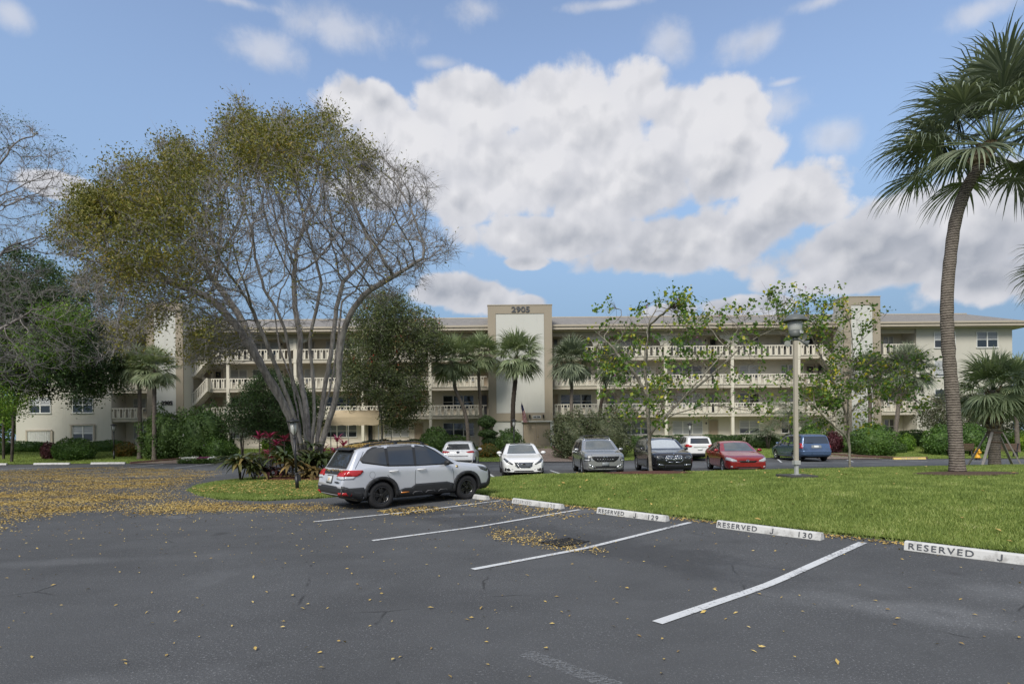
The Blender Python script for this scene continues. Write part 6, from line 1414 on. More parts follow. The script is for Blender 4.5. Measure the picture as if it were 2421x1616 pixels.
CR = [crown_data(2.0, 'leaf_palm', seed=s, nf=46+3*s, nl=28, wl=.038, droop=.6) for s in range(3)]; CRD = crown_data(2.0, 'leaf_palm_dark', seed=9, nf=50, nl=28, wl=.038, droop=.6)
def palm(label, trunk_px, crown_px, Y, Rpx, r0=.17, r1=.13, crown=0, island=False, dark=False, group='cabbage palms in front of the building', base=None, boots=False, name='cabbage_palm', bark_='palm_bark', data=None, zs=1.0, fringe=True):
    pts = [at(x, y, Y) for x, y in trunk_px]; x0 = pts[0].x; zb = base if base is not None else (lz1(x0, Y) if island else g1(x0, Y)); root = thing(name, label, 'palm', (x0, Y, zb), group=group); B = Vector((x0, Y, zb))
    pts = [Vector((pts[0].x-(pts[1].x-pts[0].x)*.02, Y, zb-.05))]+([p for p in pts[1:]]); c = at(crown_px[0], crown_px[1], Y); pts.append(c.copy()); D = np.array([tuple(p-B) for p in pts])
    t0 = np.concatenate([[0], np.cumsum(np.linalg.norm(np.diff(D, axis=0), axis=1))]); tt = np.linspace(0, t0[-1], 44); C = np.stack([np.interp(tt, t0, D[:, k]) for k in range(3)], 1)
    for _ in range(4): C[1:-1] = C[1:-1]*.5+(C[:-2]+C[2:])*.25
    rad = r0+(r1-r0)*np.linspace(0, 1, 44)**.6; rad[:4] *= [1.28, 1.16, 1.08, 1.03]; rad = rad*(1+.05*np.sin(np.arange(44)*2.4)+rng.normal(size=44)*.02)
    mb = MB(); mb.smooth = True; mb.tube([tuple(p) for p in C], list(rad), 14); mb.build('trunk', bark_, root)
    # boots: old leaf bases near the top
    mb = MB(); Lk = 44
    nb = 60 if boots else 14
    for i in range(nb):
        f = (1-(i/nb)*(boots if boots else .10)); k = min(43, int(f*43)); p = Vector(C[k]); a = i*2.4; rr = rad[k]
        d = Vector((math.cos(a), math.sin(a), 0)); s_ = Vector((-math.sin(a), math.cos(a), 0)); h = .26 if boots is not False else .22; w = .055 if not boots else .06
        q = p+d*rr*.85; e = q+d*(.10+.05*random.random())+Vector((0, 0, h))+s_*random.uniform(-.05, .05)
        mb.add([q-s_*w, q+s_*w, q+s_*w*.9+d*.05, q-s_*w*.9+d*.05, e-s_*w*.6, e+s_*w*.6, e+s_*w*.5+d*.03, e-s_*w*.5+d*.03], [(0, 1, 5, 4), (2, 3, 7, 6), (1, 2, 6, 5), (3, 0, 4, 7), (4, 5, 6, 7)])
    mb.build('boots', 'palm_boot', root)
    me, pe = data or (CRD if dark else CR[crown]); sc = Rpx*Y/F/2.0/.90*(1 if data is None else 0) or 1.0
    for nm, dat in (('crown', me), ('petiole', pe)):
        o = bpy.data.objects.new(nm, dat); COL.objects.link(o); o.parent = root; o.location = c-B; o.scale = (sc, sc, sc*zs); o.rotation_euler = (0, 0, random.random()*6 if data is None else 0)
    return root
palm('left of the two palms standing close together by the left tower', [(330, 1071), (331, 1000), (330, 905)], (320, 868), 44.5, 52, crown=0)
palm('right of the two palms standing close together, right before the left tower', [(365, 1074), (365, 1000), (365, 905)], (367, 874), 43.5, 56, crown=1)
palm('palm with a curved leaning trunk, left of the central tower', [(1108, 1045), (1105, 1004), (1098, 967), (1075, 918), (1072, 880)], (1069, 852), 49, 62, crown=2, r0=.16, r1=.15)
palm('slender upright palm close to the left edge of the central tower', [(1136, 1050), (1137, 1000), (1136, 955), (1132, 905), (1131, 870)], (1135, 838), 51, 52, crown=0, r0=.14)
palm('dark-stemmed palm standing before the white panel of the central tower', [(1211, 1062), (1212, 1019), (1213, 953), (1218, 904), (1221, 866)], (1222, 845), 46.5, 66, crown=1, r0=.2, r1=.17, bark_='palm_bark_dark')
palm('upright palm to the right of the central tower', [(1350, 1065), (1351, 975), (1352, 885)], (1352, 855), 49, 60, crown=2, dark=True)
palm('palm with a dark slanting trunk between the upright palm and the first orchid tree', [(1412, 1060), (1415, 1000), (1421, 953), (1433, 910), (1444, 881)], (1448, 865), 50, 54, crown=0, dark=True, bark_='palm_bark_dark')
palm('slanting palm in front of the small balconies beside the right tower', [(2114, 1066), (2117, 1020), (2123, 970), (2132, 905)], (2146, 875), 44.2, 62, crown=1, dark=True)
palm('palm standing in front of the right tower panel, half hidden by the second orchid tree', [(2056, 1062), (2057, 1004), (2057, 934)], (2049, 885), 47.5, 52, crown=0, dark=True)
palm('palm at the right edge, behind the staked palm', [(2406, 1062), (2403, 1000), (2400, 940)], (2404, 905), 43.5, 66, crown=2)
# staked palm with leaf bases and timber props
sp_ = palm('stocky palm propped by grey timber stakes near the right edge', [(2352, 1106), (2350, 1040), (2349, 980)], (2349, 922), 25.8, 92, r0=.22, r1=.24, crown=1, boots=.52, island=True, group=None, name='staked_palm')
Bc = Vector(sp_.location); zc_ = at(2350, 1022, 25.8).z
for i, (bx_, by_, lab) in enumerate([(2321, 25.0, 'pale timber prop leaning on the left of the staked palm'), (2281, 27.0, 'thin grey prop reaching far to the left of the staked palm'), (2397, 26.6, 'dark timber prop behind the staked palm'), (2416, 25.2, 'pale timber prop at the right of the staked palm')]):
    p0 = Vector((gx(bx_, by_), by_, lz1(gx(bx_, by_), by_)-.02)); d = (p0-Bc); d.z = 0; d.normalize(); p1 = Vector((Bc.x, Bc.y, zc_+.02))+d*.27; ax_ = (p1-p0).normalized(); u = ax_.cross(Vector((0, 0, 1))).normalized()*.05; v = ax_.cross(u).normalized()*.025
    mb = MB(); mb.add([p0-u-v-p0, p0+u-v-p0, p0+u+v-p0, p0-u+v-p0, p1-u-v-p0, p1+u-v-p0, p1+u+v-p0, p1-u+v-p0], [(3,2,1,0),(4,5,6,7),(0,1,5,4),(1,2,6,5),(2,3,7,6),(3,0,4,7)])
    o = mb.build('timber_prop', 'wood_grey', bevel=.006); o.location = p0; tag(o, lab, 'prop', 'props of the staked palm')
mb = MB(); mb.lathe([(.262, -.05), (.28, -.05), (.28, .05), (.262, .05)], (0, 0, zc_-Bc.z), 18); mb.lathe([(.255, -.02), (.27, -.02), (.27, .02), (.255, .02)], (0, 0, zc_-Bc.z-.42), 18); mb.build('strap', 'wood_brown', sp_)
# the tall near palm
big = crown_data(2.0, 'leaf_palm_dark', seed=23, nf=52, nl=46, lo=-16, hi=84, droop=.9, wl=.020, pet=.56)
def near_palm(label, trunk, crown, Y, Rm, tilt, rz):
    r = palm(label, trunk, crown, Y, 60, r0=.195, r1=.155, island=True, group=None, name='tall_palm', data=big, boots=.07)
    for ch in r.children:
        if ch.name.split('.')[0] in ('crown', 'petiole'): ch.scale = (Rm/2,)*3; ch.rotation_euler = (0, tilt, rz)
    return r
near_palm('tall leaning palm towering over the right side of the picture', [(2264, 1131), (2256, 985), (2243, 841), (2238, 755), (2239, 688), (2243, 640), (2257, 520), (2283, 443), (2308, 405)], (2345, 345), 17.5, 3.0, .12, .4)
near_palm('palm just beyond the right edge with only its left fronds in view', [(2610, 1131), (2612, 900), (2616, 700)], (2618, 640), 21.0, 2.6, .1, 2.0)
# ---- feather palms
def feather(label, px, Y, ztop_px, R, nfr=13, seed=0):
    b = gp(px, Y); r_ = np.random.default_rng(seed); root = thing('feather_palm', label, 'palm', b); h = at(px, ztop_px, Y).z-b[2]; mb = MB(); mb.smooth = True; segs = []
    for s_ in range(3):
        a0 = s_*2.1; top = Vector((.25*math.cos(a0), .25*math.sin(a0), h*(.8+.15*s_))); mb.tube([(.08*math.cos(a0), .08*math.sin(a0), 0), tuple(top*.5), tuple(top)], [.06, .05, .035], 7)
        for f in range(nfr):
            az_ = f*2.4+s_; el_ = math.radians(r_.uniform(10, 75)); v = np.array([math.cos(az_)*math.cos(el_), math.sin(az_)*math.cos(el_), math.sin(el_)]); p = np.array(top); k = 11; C = [p]; 
            for q in range(k): p = p+v*R/k; v = nrm(v+np.array([0, 0, -.17])); C.append(p)
            mb.tube([tuple(c) for c in C], list(np.linspace(.014, .003, k+1)), 4)
            for q in range(1, k+1):
                t_ = nrm(C[q]-C[q-1]); sd = nrm(np.cross(t_, [0, 0, 1])+1e-6); ln = R*.30*math.sin(PI*(.12+.8*q/k))
                for hh in (0, .5):
                    c0 = C[q-1]+(C[q]-C[q-1])*hh
                    for sg in (1, -1):
                        dl = nrm(sd*sg+t_*.7+r_.normal(size=3)*.12); m_ = 4; Cc = np.array([c0+dl*ln*u+np.array([0, 0, -.35*ln*u*u]) for u in np.linspace(0, 1, m_)]); segs.append((Cc, np.array([.006, .013, .010, .001]), np.tile(t_, (m_, 1)), np.tile([0, 0, 1.], (m_, 1))))
    V, Fc = strip_blades(segs); arr_mesh('crown', V, Fc, 'leaf_palm_dark', root); mb.build('trunk', 'bark_dark', root)
feather('feathery palm clump rising behind the tall lamp post', 1872, 47.5, 975, 2.3, 12, 3); feather('low feathery palm to the left of the lamp post, above the dark hedge', 1815, 48.2, 1025, 1.9, 9, 5); feather('feathery palm clump in front of the right stairs', 1905, 47, 1005, 1.9, 9, 8); feather('small feathery palm between the big tree trunk and the left stairs', 548, 45.0, 1005, 1.6, 8, 11)
# ---- strap-leaved plants in the bed
def rosette(name, label, cat, x, y, Y, stem_h, n, Ln, w, mat, seed, up=.8, droop=.25, heads=1, spread=.0, base=None):
    r_ = np.random.default_rng(seed); x_ = gx(x, Y); zb = base if base is not None else lz1(x_, Y)+.08; root = thing(name, label, cat, (x_, Y, zb)); mb = MB(); mb.smooth = True; segs = []
    for hd in range(heads):
        a0 = hd*2.4+seed; off = np.array([spread*math.cos(a0), spread*math.sin(a0)*.6, 0])*(hd > 0); hh = stem_h*r_.uniform(.6, 1.0) if hd else stem_h; mb.tube([tuple(off*.2+[0, 0, -.03]), tuple(off*.6+np.array([0, 0, hh*.5])), tuple(off+np.array([0, 0, hh]))], [.03, .025, .02], 6)
        for k in range(n):
            a = k*2.4+hd; e = r_.uniform(.1, 1.2)*up; v = nrm(np.array([math.cos(a), math.sin(a), e])); L_ = Ln*r_.uniform(.7, 1.15); m_ = 7; C = np.zeros((m_, 3)); p = off+np.array([0, 0, hh-.12*r_.random()]); C[0] = p; sd = nrm(np.cross(v, [0, 0, 1]))
            for q in range(1, m_): p = p+v*L_/(m_-1); v = nrm(v+np.array([0, 0, -droop*r_.uniform(.7, 1.3)])); C[q] = p
            upv = nrm(np.cross(sd, v)); segs.append((C, w*np.array([.35, .8, 1, 1, .85, .5, .04]), np.tile(sd, (m_, 1)), np.tile(upv*.6+np.array([0, 0, .4]), (m_, 1))))
    V, Fc = strip_blades(segs); arr_mesh('leaves', V, Fc, mat, root, smooth=True); mb.build('stem', 'bark_dark', root); return root
G_ = 'pink ti plants round the big tree'
for i, (x, y, lab) in enumerate([(613, 1030, 'leftmost upper'), (638, 1026, 'second upper'), (653, 1045, 'middle'), (672, 1034, 'upper one beside the lamp post'), (632, 1066, 'lower left'), (797, 1036, 'tall one right of the tree'), (812, 1046, 'shorter one right of the tree'), (765, 1058, 'low one behind the trunk'), (640, 1080, 'lowest'), (790, 1062, 'low one above the crossover')]):
    Yp = 26.3+(i % 3)*.5; zt_ = at(x, y, Yp).z; o = rosette('ti_plant', 'magenta strap-leaved plant, '+lab, 'plant', x, y, Yp, max(.3, zt_-lz1(gx(x, Yp), Yp)-.15), 16, .46, .038, 'leaf_pink', i, up=1.3, droop=.12); o['group'] = G_
rosette('ti_plant', 'pink strap-leaved plant seen above the roof of the silver crossover', 'plant', 919, 1030, 44.5, .9, 14, .7, .05, 'leaf_pink', 33, up=1.2, droop=.1, base=g1(gx(919, 44.5), 44.5))
for i, (x, Yp, h_, n, Ln, heads, spr, mt, lab) in enumerate([(568, 24.5, .75, 24, 1.05, 4, .3, 'leaf_strap', 'large dark green strap-leaved clump at the left end of the planting bed'), (600, 24.6, .5, 16, .8, 3, .25, 'leaf_strap', 'lower dark strap-leaved clump beside the largest one'), (672, 24.4, .9, 16, 1.15, 2, .3, 'leaf_strap', 'strap-leaved clump left of the black lamp post'),
      (690, 24.2, .55, 14, .95, 2, .3, 'leaf_dry', 'clump with large yellowing leaves beside the black lamp post'), (725, 24.8, .8, 18, 1.0, 3, .4, 'leaf_strap', 'dark strap-leaved clump in front of the big trunk'), (765, 25.0, .7, 18, .95, 3, .4, 'leaf_strap', 'strap-leaved clump just left of the crossover'), (745, 24.2, .25, 16, .7, 3, .5, 'leaf_dry', 'dry brown low clump in front of the big trunk'), (790, 25.8, .7, 16, .85, 2, .3, 'leaf_strap', 'strap-leaved clump half hidden by the crossover'),
      (650, 24.9, .3, 14, .7, 3, .4, 'leaf_plum', 'low dark plum clump under the pink plants'), (735, 25.6, 1.3, 12, .8, 2, .3, 'leaf_strap', 'taller strap-leaved plant against the trunks')]):
    rosette('strap_plant', lab, 'plant', x, 0, Yp, h_, n, Ln, .078, mt, 50+i, up=1.0, droop=.26, heads=heads, spread=spr)['group'] = 'strap-leaved plants round the big tree'
# ------------------------------------------------------------------ street furniture and small things
def wheel_stop(label, x, y, rz, L_, z, words=None, mat='concrete_white', group=None, stencil=None):
    r = thing('wheel_stop', label, 'wheel stop', (x, y, z), rz, group); mb = MB(); h = .135; w = .17
    mb.prism([(-w/2, 0), (w/2, 0), (w/2-.03, h-.02), (w/2-.05, h), (-w/2+.05, h), (-w/2+.03, h-.02)], 'x', -L_/2, L_/2); o = mb.build('block', mat, r, bevel=.012)
    for (t_, u, sz) in (words or []):
        if t_ == 'J':
            q = MB(); k = sz*.72; q.prism([(.18*k, .5*k), (.36*k, .5*k), (.36*k, -.22*k), (.28*k, -.42*k), (.08*k, -.5*k), (-.14*k, -.46*k), (-.30*k, -.30*k), (-.18*k, -.20*k), (-.06*k, -.32*k), (.08*k, -.34*k), (.16*k, -.26*k), (.18*k, -.12*k)], 'z', -.002, .002)
            q = q.build('lettering', stencil or 'grey_letter', r); q.location = (u, -w/2+.010, h/2); q.rotation_euler = (PI/2-.21, 0, 0); continue
        q = text_obj('lettering', t_, sz, .004, stencil or 'grey_letter', r, (u, -w/2+.010, h/2+.0), (PI/2-.21, 0, 0), bold=.001, spacing=1.25, sx=1.15)
    return r
m, t = newmat('concrete_white'); co = objco(t); n = noise(co, 7, 6, .7, t); n2 = noise(co, 1.6, 3, .6, t)
c_ = mixc(M('MULTIPLY', sstep(M('ADD', n.outputs[0], M('MULTIPLY', n2.outputs[0], .3, tree=t), tree=t), .62, .9, t), .8, tree=t), (.56, .56, .54), (.24, .23, .215), t); out(t, bsdf(t, c_, .85, 0, .2, bump(t, n.outputs[0], .3, .01)).outputs[0])
simple('concrete_yellow', (.62, .47, .16), .8, var=.25, nscale=8); simple('faded_letter', (.34, .34, .34), .8, var=.4, nscale=9)
ang = math.atan2(C0, -S0)+PI      # along the row, reading left to right from the camera
GS = 'white wheel stops of the near bays'
for i, (tl, words, lab, st_) in enumerate([(3.01, [('RESERVED', -.49, .125), ('J', .16, .125), ('131', .60, .15)], 'white wheel stop lettered RESERVED J, cut off by the right edge', 'grey_letter'), (6.03, [('RESERVED', -.52, .125), ('J', .12, .13), ('130', .68, .125)], 'white wheel stop lettered RESERVED J 130', 'grey_letter'),
      (9.02, [('RESERVED', -.5, .12), ('J', .15, .15), ('129', .62, .14)], 'white wheel stop with faded lettering, next left of the one lettered 130', 'grey_letter'), (12.05, [('RESERVED', -.5, .12), ('J', .15, .14), ('128', .6, .14)], 'white wheel stop with almost worn-off lettering, nearest to the silver crossover', 'faded_letter'), (15.07, None, 'white wheel stop at the front wheel of the silver crossover', None)]):
    L_ = 1.86; x, y = pst(9.82, tl-L_/2); wheel_stop(lab, x, y, ang, L_, g1(x, y)-.01, words if i else words[:2], group=GS, stencil=st_)
for (px0, px1, Y, lab) in [(-60, 16, 41.0, 'white wheel stop at the left edge, furthest left of the far bays'), (80, 165, 41.0, 'white wheel stop before the round green bush'), (215, 296, 41.0, 'white wheel stop left of the curved ramp')]:
    a, b = gx(px0, Y), gx(px1, Y); wheel_stop(lab, (a+b)/2, Y, 0, b-a, g1((a+b)/2, Y)+.02, group='white wheel stops of the far bays')
a, b = gx(2111, 38.1), gx(2187, 38.1); wheel_stop('yellow wheel stop lettered NO PARKING near the right', (a+b)/2, 38.1, 0, b-a, g1((a+b)/2, 38.1)+.0, [('NO PARKING', 0, .13)], 'concrete_yellow', stencil='faded_letter')
# tall beige lamp post with floodlights
Yp = 17.0; px = 1882; x = gx(px, Yp); zb = lz1(x, Yp); lp = thing('tall_lamp_post', 'tall square beige lamp post with a hat-shaped grey lamp and two floodlights', 'lamp post', (x, Yp, zb), .1)
top = at(1878, 805, Yp).z-zb
mb = MB(); mb.box(-.052, .052, -.052, .052, .42, top); mb.build('pole', 'pole_beige', lp, bevel=.012)
mb = MB(); mb.box(-.045, .045, -.045, .045, .101, .419); mb.box(-.085, .085, -.085, .085, .38, .50); mb.box(-.10, .10, -.10, .10, .086, .10); mb.build('pole_base', 'pole_grey', lp, bevel=.006)
mb = MB(); n = 14; ring = [(0.42*(1+.06*math.sin(i*2.2))*math.cos(2*PI*i/n), .40*(1+.06*math.sin(i*1.7))*math.sin(2*PI*i/n)) for i in range(n)]
ring = [(-.42, -.40), (.40, -.43), (.46, .38), (-.40, .42)]; mb.prism(ring, 'z', -.08, .085); mb.build('footing', 'dark_concrete', lp, bevel=.02)
mb = MB(); mb.smooth = True; mb.box(-.055, .055, -.055, .055, top, top+.10); h0 = top+.10
mb.lathe([(.001, 0), (.12, 0), (.145, .03), (.172, .20), (.001, .20)], (0, 0, h0), 24); mb.build('lamp_base', 'lamp_grey', lp)
mb = MB(); mb.smooth = True; mb.lathe([(.172, .0), (.185, .05), (.21, .30), (.001, .305)], (0, 0, h0+.20), 24); mb.build('lamp_glass', 'lamp_glass', lp)
mb = MB(); mb.smooth = True; mb.lathe([(.23, .30), (.325, .24), (.34, .25), (.27, .335), (.20, .42), (.10, .455), (.001, .46)], (0, 0, h0+.215), 28); mb.lathe([(.001, .53), (.04, .52), (.035, .45), (.001, .45)], (0, 0, h0+.215), 12); mb.build('lamp_hat', 'lamp_grey', lp)
mb = MB(); mb.box(.02, .115, -.215, -.20, h0+.09, h0+.17); nb = mb.build('number_plate', 'plate_white', lp); text_obj('number', '17', .085, .004, 'black_letter', nb, (.067, -.222, h0+.13), bold=.002)
for sg in (-1, 1):
    mb = MB(); mb.smooth = True; mb.tube([(sg*.05, 0, top+.03), (sg*.16, -.02, top+.0), (sg*.20, -.06, top-.06)], .02, 6)
    a0 = Vector((sg*.20, -.05, top-.05)); d = Vector((sg*.75, -.55, -.35)).normalized(); u = d.orthogonal().normalized(); v = d.cross(u)
    for (r_, s_, r2, s2) in ((.03, 0, .075, .10), (.075, .10, .095, .16)):
        vs = []
        for rr, ss in ((r_, s_), (r2, s2)): vs += [a0+d*ss+(u*math.cos(2*PI*k/14)+v*math.sin(2*PI*k/14))*rr for k in range(14)]
        mb.add(vs, [(k, (k+1) % 14, 14+(k+1) % 14, 14+k) for k in range(14)])
    fo_ = mb.build('floodlight', 'lamp_grey', lp); mb = MB(); mb.add([a0+d*.155+(u*math.cos(2*PI*k/14)+v*math.sin(2*PI*k/14))*.09 for k in range(14)], [tuple(range(14))]); mb.add([a0+d*.15+(u*math.cos(2*PI*k/14)+v*math.sin(2*PI*k/14))*.09 for k in range(14)], [tuple(range(14))[::-1]]); mb.build('lens', 'lamp_glass', fo_)
# black post lamps
def post_lamp(label, px, Y, py_top, island=False, lean=0, group='black post lamps'):
    x = gx(px, Y); zb = lz1(x, Y) if island else g1(x, Y); h = at(px, py_top, Y).z-zb; r = thing('post_lamp', label, 'lamp post', (x, Y, zb), 0, group); r.rotation_euler = (0, lean, 0); hl = h-.62
    mb = MB(); mb.smooth = True; mb.tube([(0, 0, -.03), (0, 0, hl*.28)], .062, 12); mb.tube([(0, 0, hl*.28), (0, 0, hl)], .042, 12); mb.lathe([(.045, 0), (.065, .02), (.065, .06), (.045, .08)], (0, 0, hl*.28-.03), 12); mb.lathe([(.045, 0), (.06, .02), (.045, .05)], (0, 0, hl-.1), 12); mb.build('pole', 'black_metal', r)
    mb = MB(); mb.smooth = True
    for k in range(4):
        a = k*PI/2+.5; mb.tube([(.03*math.cos(a), .03*math.sin(a), hl), (.13*math.cos(a), .13*math.sin(a), hl+.15), (.15*math.cos(a), .15*math.sin(a), hl+.33), (.15*math.cos(a), .15*math.sin(a), hl+.47)], .010, 6)
    mb.build('cage', 'black_metal', r)
    mb = MB(); mb.smooth = True; mb.lathe([(.02, 0), (.09, .12), (.105, .42), (.001, .43)], (0, 0, hl+.03), 16); mb.build('globe', 'lamp_glass', r)
    mb = MB(); mb.smooth = True; mb.lathe([(.001, .46), (.20, .455), (.225, .47), (.215, .50), (.10, .545), (.04, .56), (.03, .60), (.001, .62)], (0, 0, hl), 20); mb.build('lamp_cap', 'black_metal', r)
    return r
r = post_lamp('black post lamp standing in the grass before the big tree', 702, 19.8, 986, True, -.055)
mb = MB(); mb.box(.065, .13, -.04, .04, .28, .50); mb.build('junction_box', 'black_metal', r)
post_lamp('black post lamp on the left lawn near the round bush', 269, 44.5, 1000); post_lamp('black post lamp in front of the dark-stemmed palm at the central tower', 1215, 41.5, 989); post_lamp('black post lamp behind the black SUV', 1631, 44.0, 998)
# fire hydrant
Yh = 36.6; xh = gx(2311, Yh); fh = thing('fire_hydrant', 'yellow fire hydrant on a black foot near the staked palm', 'fire hydrant', (xh, Yh, g1(xh, Yh)))
mb = MB(); mb.smooth = True; mb.lathe([(.001, 0), (.17, 0), (.17, .04), (.12, .05), (.12, .14), (.001, .14)], (0, 0, 0), 20); mb.build('foot', 'black_metal', fh)
mb = MB(); mb.smooth = True; mb.lathe([(.17, .14), (.17, .18), (.125, .19), (.115, .55), (.15, .56), (.15, .60), (.125, .62), (.10, .70), (.05, .745), (.035, .75), (.035, .80), (.001, .80)], (0, 0, 0), 22); mb.build('barrel', 'hydrant_yellow', fh)
for (d, rr, ln) in (((1, 0), .06, .21), ((-1, 0), .06, .21), ((0, -1), .085, .20)):
    mb = MB(); mb.smooth = True; D = Vector((d[0], d[1], 0)); c0 = Vector((0, 0, .46)); mb.tube([c0+D*.08, c0+D*(ln-.05)], rr*.8, 14); mb.tube([c0+D*(ln-.05), c0+D*ln], rr, 14); mb.tube([c0+D*ln, c0+D*(ln+.03)], .02, 6); mb.build('outlet_cap', 'hydrant_yellow', fh)
# benches
def bench(label, px, Y, rz, w=1.5):
    x = gx(px, Y); r = thing('park_bench', label, 'bench', (x, Y, g1(x, Y)), rz, 'benches by the sidewalk')
    mb = MB()
    for k in range(4): mb.box(-w/2, w/2, -.22+k*.115, -.12+k*.115, .42, .455)
    mb.build('seat', 'wood_brown', r, bevel=.006); mb = MB()
    for k in range(4): z = .52+k*.105; y = .25+k*.035; mb.prism([(y, z), (y+.03, z), (y+.055, z+.09), (y+.025, z+.09)], 'x', -w/2, w/2)
    mb.build('backrest', 'wood_brown', r)
    for sg in (-1, 1):
        mb = MB(); xx = sg*(w/2-.12); mb.prism([(-.24, 0), (-.18, 0), (-.10, .20), (.06, .20), (.26, 0), (.32, 0), (.24, .40), (.40, .95), (.35, .96), (.20, .42), (-.24, .42), (-.20, .38)], 'x', xx-.03, xx+.03); mb.build('leg', 'black_metal', r)
    return r
bench('bench seen from the side, right of the staked palm', 2374, 40.2, math.radians(-68)); bench('bench partly hidden behind the tall palm trunk', 2268, 41.2, math.radians(160))
# ------------------------------------------------------------------ grass, leaf litter
def blades(name, P, h, w, mat, label, kind='stuff', lean=.45):
    n = len(P); a = rng.uniform(0, 2*PI, n); S_ = np.stack([np.cos(a), np.sin(a), np.zeros(n)], 1); H = h*rng.uniform(.55, 1.35, n); Ld = rng.normal(size=(n, 3))*lean; Ld[:, 2] = 1; tip = P+Ld*H[:, None]; ww = (w*rng.uniform(.7, 1.3, n))[:, None]
    V = np.stack([P-S_*ww/2, P+S_*ww/2, tip], 1).reshape(-1, 3); i = np.arange(n)*3; return tag(arr_mesh(name, V, np.stack([i, i+1, i+2], 1), mat), label, None, None, kind)
def sample(poly, n, wfun=None):
    Q = np.array(poly); lo, hi = Q.min(0), Q.max(0); R_ = []
    tot = 0
    while tot < n:
        q = rng.uniform(lo, hi, (60000, 2)); q = q[in_poly(q, poly)]
        if wfun is not None: q = q[rng.random(len(q)) < wfun(q)]
        if not len(q): break
        R_.append(q); tot += len(q)
    return np.concatenate(R_)[:n]
isl_vis = [p for p in ISL[:-4]]+[(19, 27.4), (26, 27.8), (26, -6)]
q = sample(isl_vis, 330000, lambda q: np.clip(9.5/np.hypot(q[:, 0], q[:, 1]), 0, 1)**1.3*((np.abs(q[:, 0])/np.maximum(q[:, 1], .1)) < .95)*np.where(in_poly(q, BED), .0, 1)*(1-.93*((((q[:, 0]-4.75)/1.5)**2+((q[:, 1]-20.5)/1.2)**2) < 1))*(1-.8*((((q[:, 0]-13.4)/1.4)**2+((q[:, 1]-17.2)/.75)**2) < 1)))
# shaggy edge: blades also creep over the border
P = np.column_stack([q, lz(q[:, 0], q[:, 1])]); blades('grass', P, .052, .014, 'grass_blade', 'mown green grass covering the raised island')
e = []
for a, b in zip(ISL, ISL[1:]):
    a = np.array(a); b = np.array(b); k = int(np.linalg.norm(b-a)*260)
    if np.hypot(*(a+b)/2) > 32: continue
    e.append(a+(b-a)*rng.random((k, 1))+rng.normal(size=(k, 2))*.045)
e = np.concatenate(e); P = np.column_stack([e, np.maximum(gz(e[:, 0], e[:, 1]), 0)]); blades('grass_fringe', P, .075, .014, 'grass_blade', 'shaggy grass fringe along the edge of the island')
far = [p for p in LAWNB[:-2] if p[0] > -60]+[(60, 36), (60, 52), (-55, 52), (-55, 41.6)]
far = [(-50, 41.6), (-27.5, 41.5), (-26.2, 41.3), (-23.3, 44.8), (-17.2, 43.2), (-17.0, 41.0), (-15.2, 40.3), (-9, 40.6), (-4.6, 40.6), (1.0, 39.0), (1.6, 49.5), (4.2, 49.5), (4.6, 38.8), (12, 41.3), (23.0, 41.3), (25.8, 38.2), (30, 38.4), (33.2, 37.9), (33.6, 36.9), (44, 36.4), (50, 52), (-50, 52)]
q = sample(far, 90000); P = np.column_stack([q, gz(q[:, 0], q[:, 1])+.03]); blades('grass', P, .07, .035, 'grass_blade', 'grass of the lawn strip before the building')
# leaf litter
def litter(name, q, size, label, zf=gz, lift=.012, mat='leaf_litter', asp=.46, fold=.08):
    P = np.column_stack([q, np.atleast_1d(zf(q[:, 0], q[:, 1]))+lift]); V, Fc = leaf_array(P, size, np.tile([0, 0, 1.], (len(P), 1)), aspect=asp, fold=fold); return tag(arr_mesh(name, V, Fc, mat), label, None, None, 'stuff')
def px_world(poly): 
    o = []
    for x, y in poly:
        v = (y-HY)+ROLL*(x-HX); Y = CAMH*F/v; o.append(((x-HX-ROLL*(y-HY))*Y/F, Y))
    return o
DR = px_world([(-200, 1120), (60, 1107), (300, 1101), (560, 1112), (500, 1135), (462, 1150), (490, 1172), (560, 1182), (640, 1187), (775, 1184), (845, 1200), (815, 1213), (700, 1217), (560, 1218), (420, 1222), (300, 1225), (200, 1215), (90, 1235), (30, 1285), (-200, 1330)])
def patchy(q):
    x, y = q[:, 0], q[:, 1]; f = .5+.5*np.sin(x*.8+1.3*np.sin(y*.9))*np.sin(y*1.15+1.1*np.sin(x*.6)+.7); g = .5+.5*np.sin(x*2.9+y*1.3)*np.sin(y*3.3-x*.8); d = poly_dist(q, DR)
    return np.clip((.12+1.0*f**1.6*(.3+.7*g)+.25*(np.hypot(x+6.5, y-16.6) < 3.5))*ssm(d, 0, 1.6)*np.clip(26/np.maximum(y, 1)-.35, .12, 1), 0, 1)
q = sample(DR, 72000, patchy); litter('leaf_litter', q, .056, 'drift of yellow fallen leaves across the asphalt at the left')
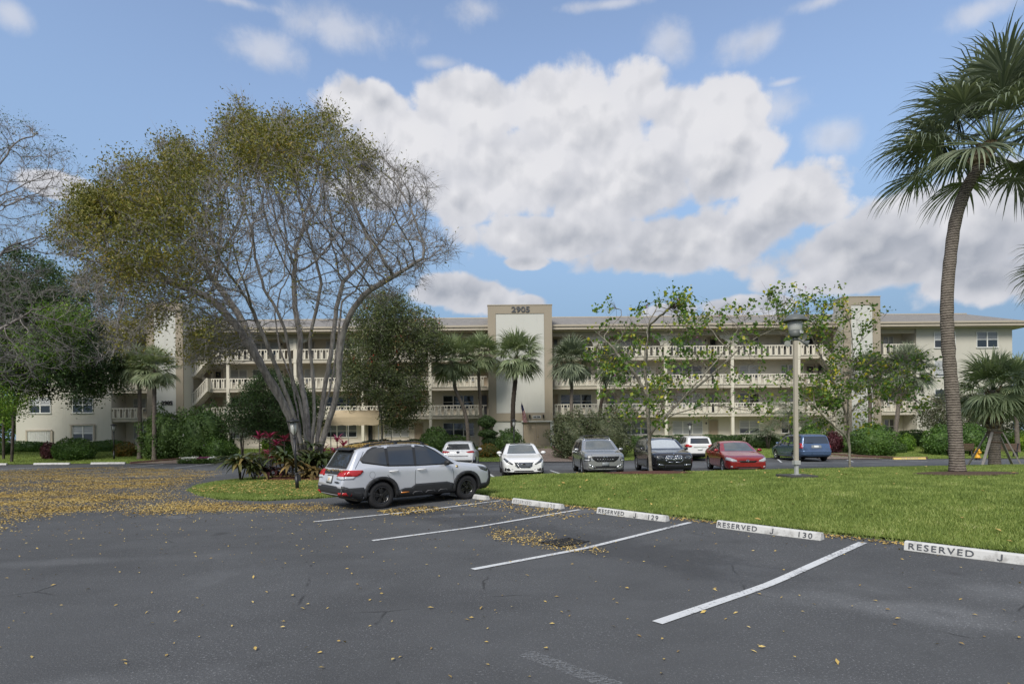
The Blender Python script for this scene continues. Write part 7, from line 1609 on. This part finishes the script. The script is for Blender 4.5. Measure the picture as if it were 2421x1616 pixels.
# thin scatter everywhere, thinning towards the camera
lot = [(-24, 3), (14, 3), (14, 8), (-3, 18), (-24, 30)]
lot = [(-26, 3.5), (-14, 3.2), (12, 3.2), (10, 5.5), (4.2, 11.8), (-.4, 16.6), (-3.5, 19), (-6, 15.5), (-30, 20)]
q = sample(lot, 3600, lambda q: np.clip(.12+.8*ssm(q[:, 1], 7, 16), 0, 1)); litter('fallen_leaves', q, .047, 'single yellow leaves scattered over the foreground asphalt')
q = sample([(-3.5, 3.2), (7, 3.2), (5, 6), (-4, 10)], 80); litter('fallen_leaves', q, .058, 'a few larger curled leaves in the foreground', lift=.02)
VD = px_world([(1148, 1262), (1185, 1247), (1290, 1262), (1400, 1290), (1445, 1306), (1390, 1310), (1290, 1300), (1180, 1280)])
q = sample(VD, 900, lambda q: np.clip(.25+.75*(.5+.5*np.sin(q[:, 0]*6)*np.sin(q[:, 1]*5)), 0, 1)); litter('leaf_litter', q+rng.normal(size=q.shape)*.05, .046, 'heap of tan leaves caught in the drain between two bay lines', lift=.015)
q = np.array([pst(10.35+abs(rng.normal())*-.16, rng.uniform(-1, 14.5)) for _ in range(1700)]); litter('fallen_leaves', q, .065, 'dry leaves caught along the kerbless lawn edge')
q = np.array([pst(rng.uniform(8.6, 9.7), rng.uniform(9, 13.4)) for _ in range(420)]+[pst(rng.uniform(6.5, 8), rng.uniform(12.3, 13.5)) for _ in range(500)]); litter('fallen_leaves', q, .07, 'leaves scattered beside the silver crossover')
q = sample(isl_vis, 420, lambda q: np.clip(.2+1.0*(np.hypot(q[:, 0]-5, q[:, 1]-19) < 6)+1.2*(q[:, 0] < -4), 0, 1)); litter('fallen_leaves', q, .11, 'yellow leaves lying on the grass', zf=lz, lift=.05, mat='leaf_litter')
q = sample([(-12, 20), (-5, 17), (-4, 22), (-10, 24)], 2600, lambda q: in_poly(q, ISL)*1.0); litter('fallen_leaves', q, .07, 'yellow leaves strewn on the grass tip of the island', zf=lz, lift=.05)
q = sample(BED, 3500); litter('bark_litter', q, .09, 'dry leaves and bark in the planting bed', zf=lambda x, y: lz(x, y)+.1, lift=.06, mat='leaf_dry')
# iron grate over the drain
x, y = px_world([(1335, 1283)])[0]; gr = MB()
for k in range(9): gr.box(-.3+k*.075, -.27+k*.075, -.22, .22, 0, .02)
gr.box(-.33, .36, -.25, -.22, 0, .022); gr.box(-.33, .36, .22, .25, 0, .022); o = gr.build('drain_grate', 'black_metal'); o.location = (x, y, g1(x, y)+.004); o.rotation_euler = (0, 0, .68); tag(o, 'dark iron drain grate half covered by leaves', 'drain')
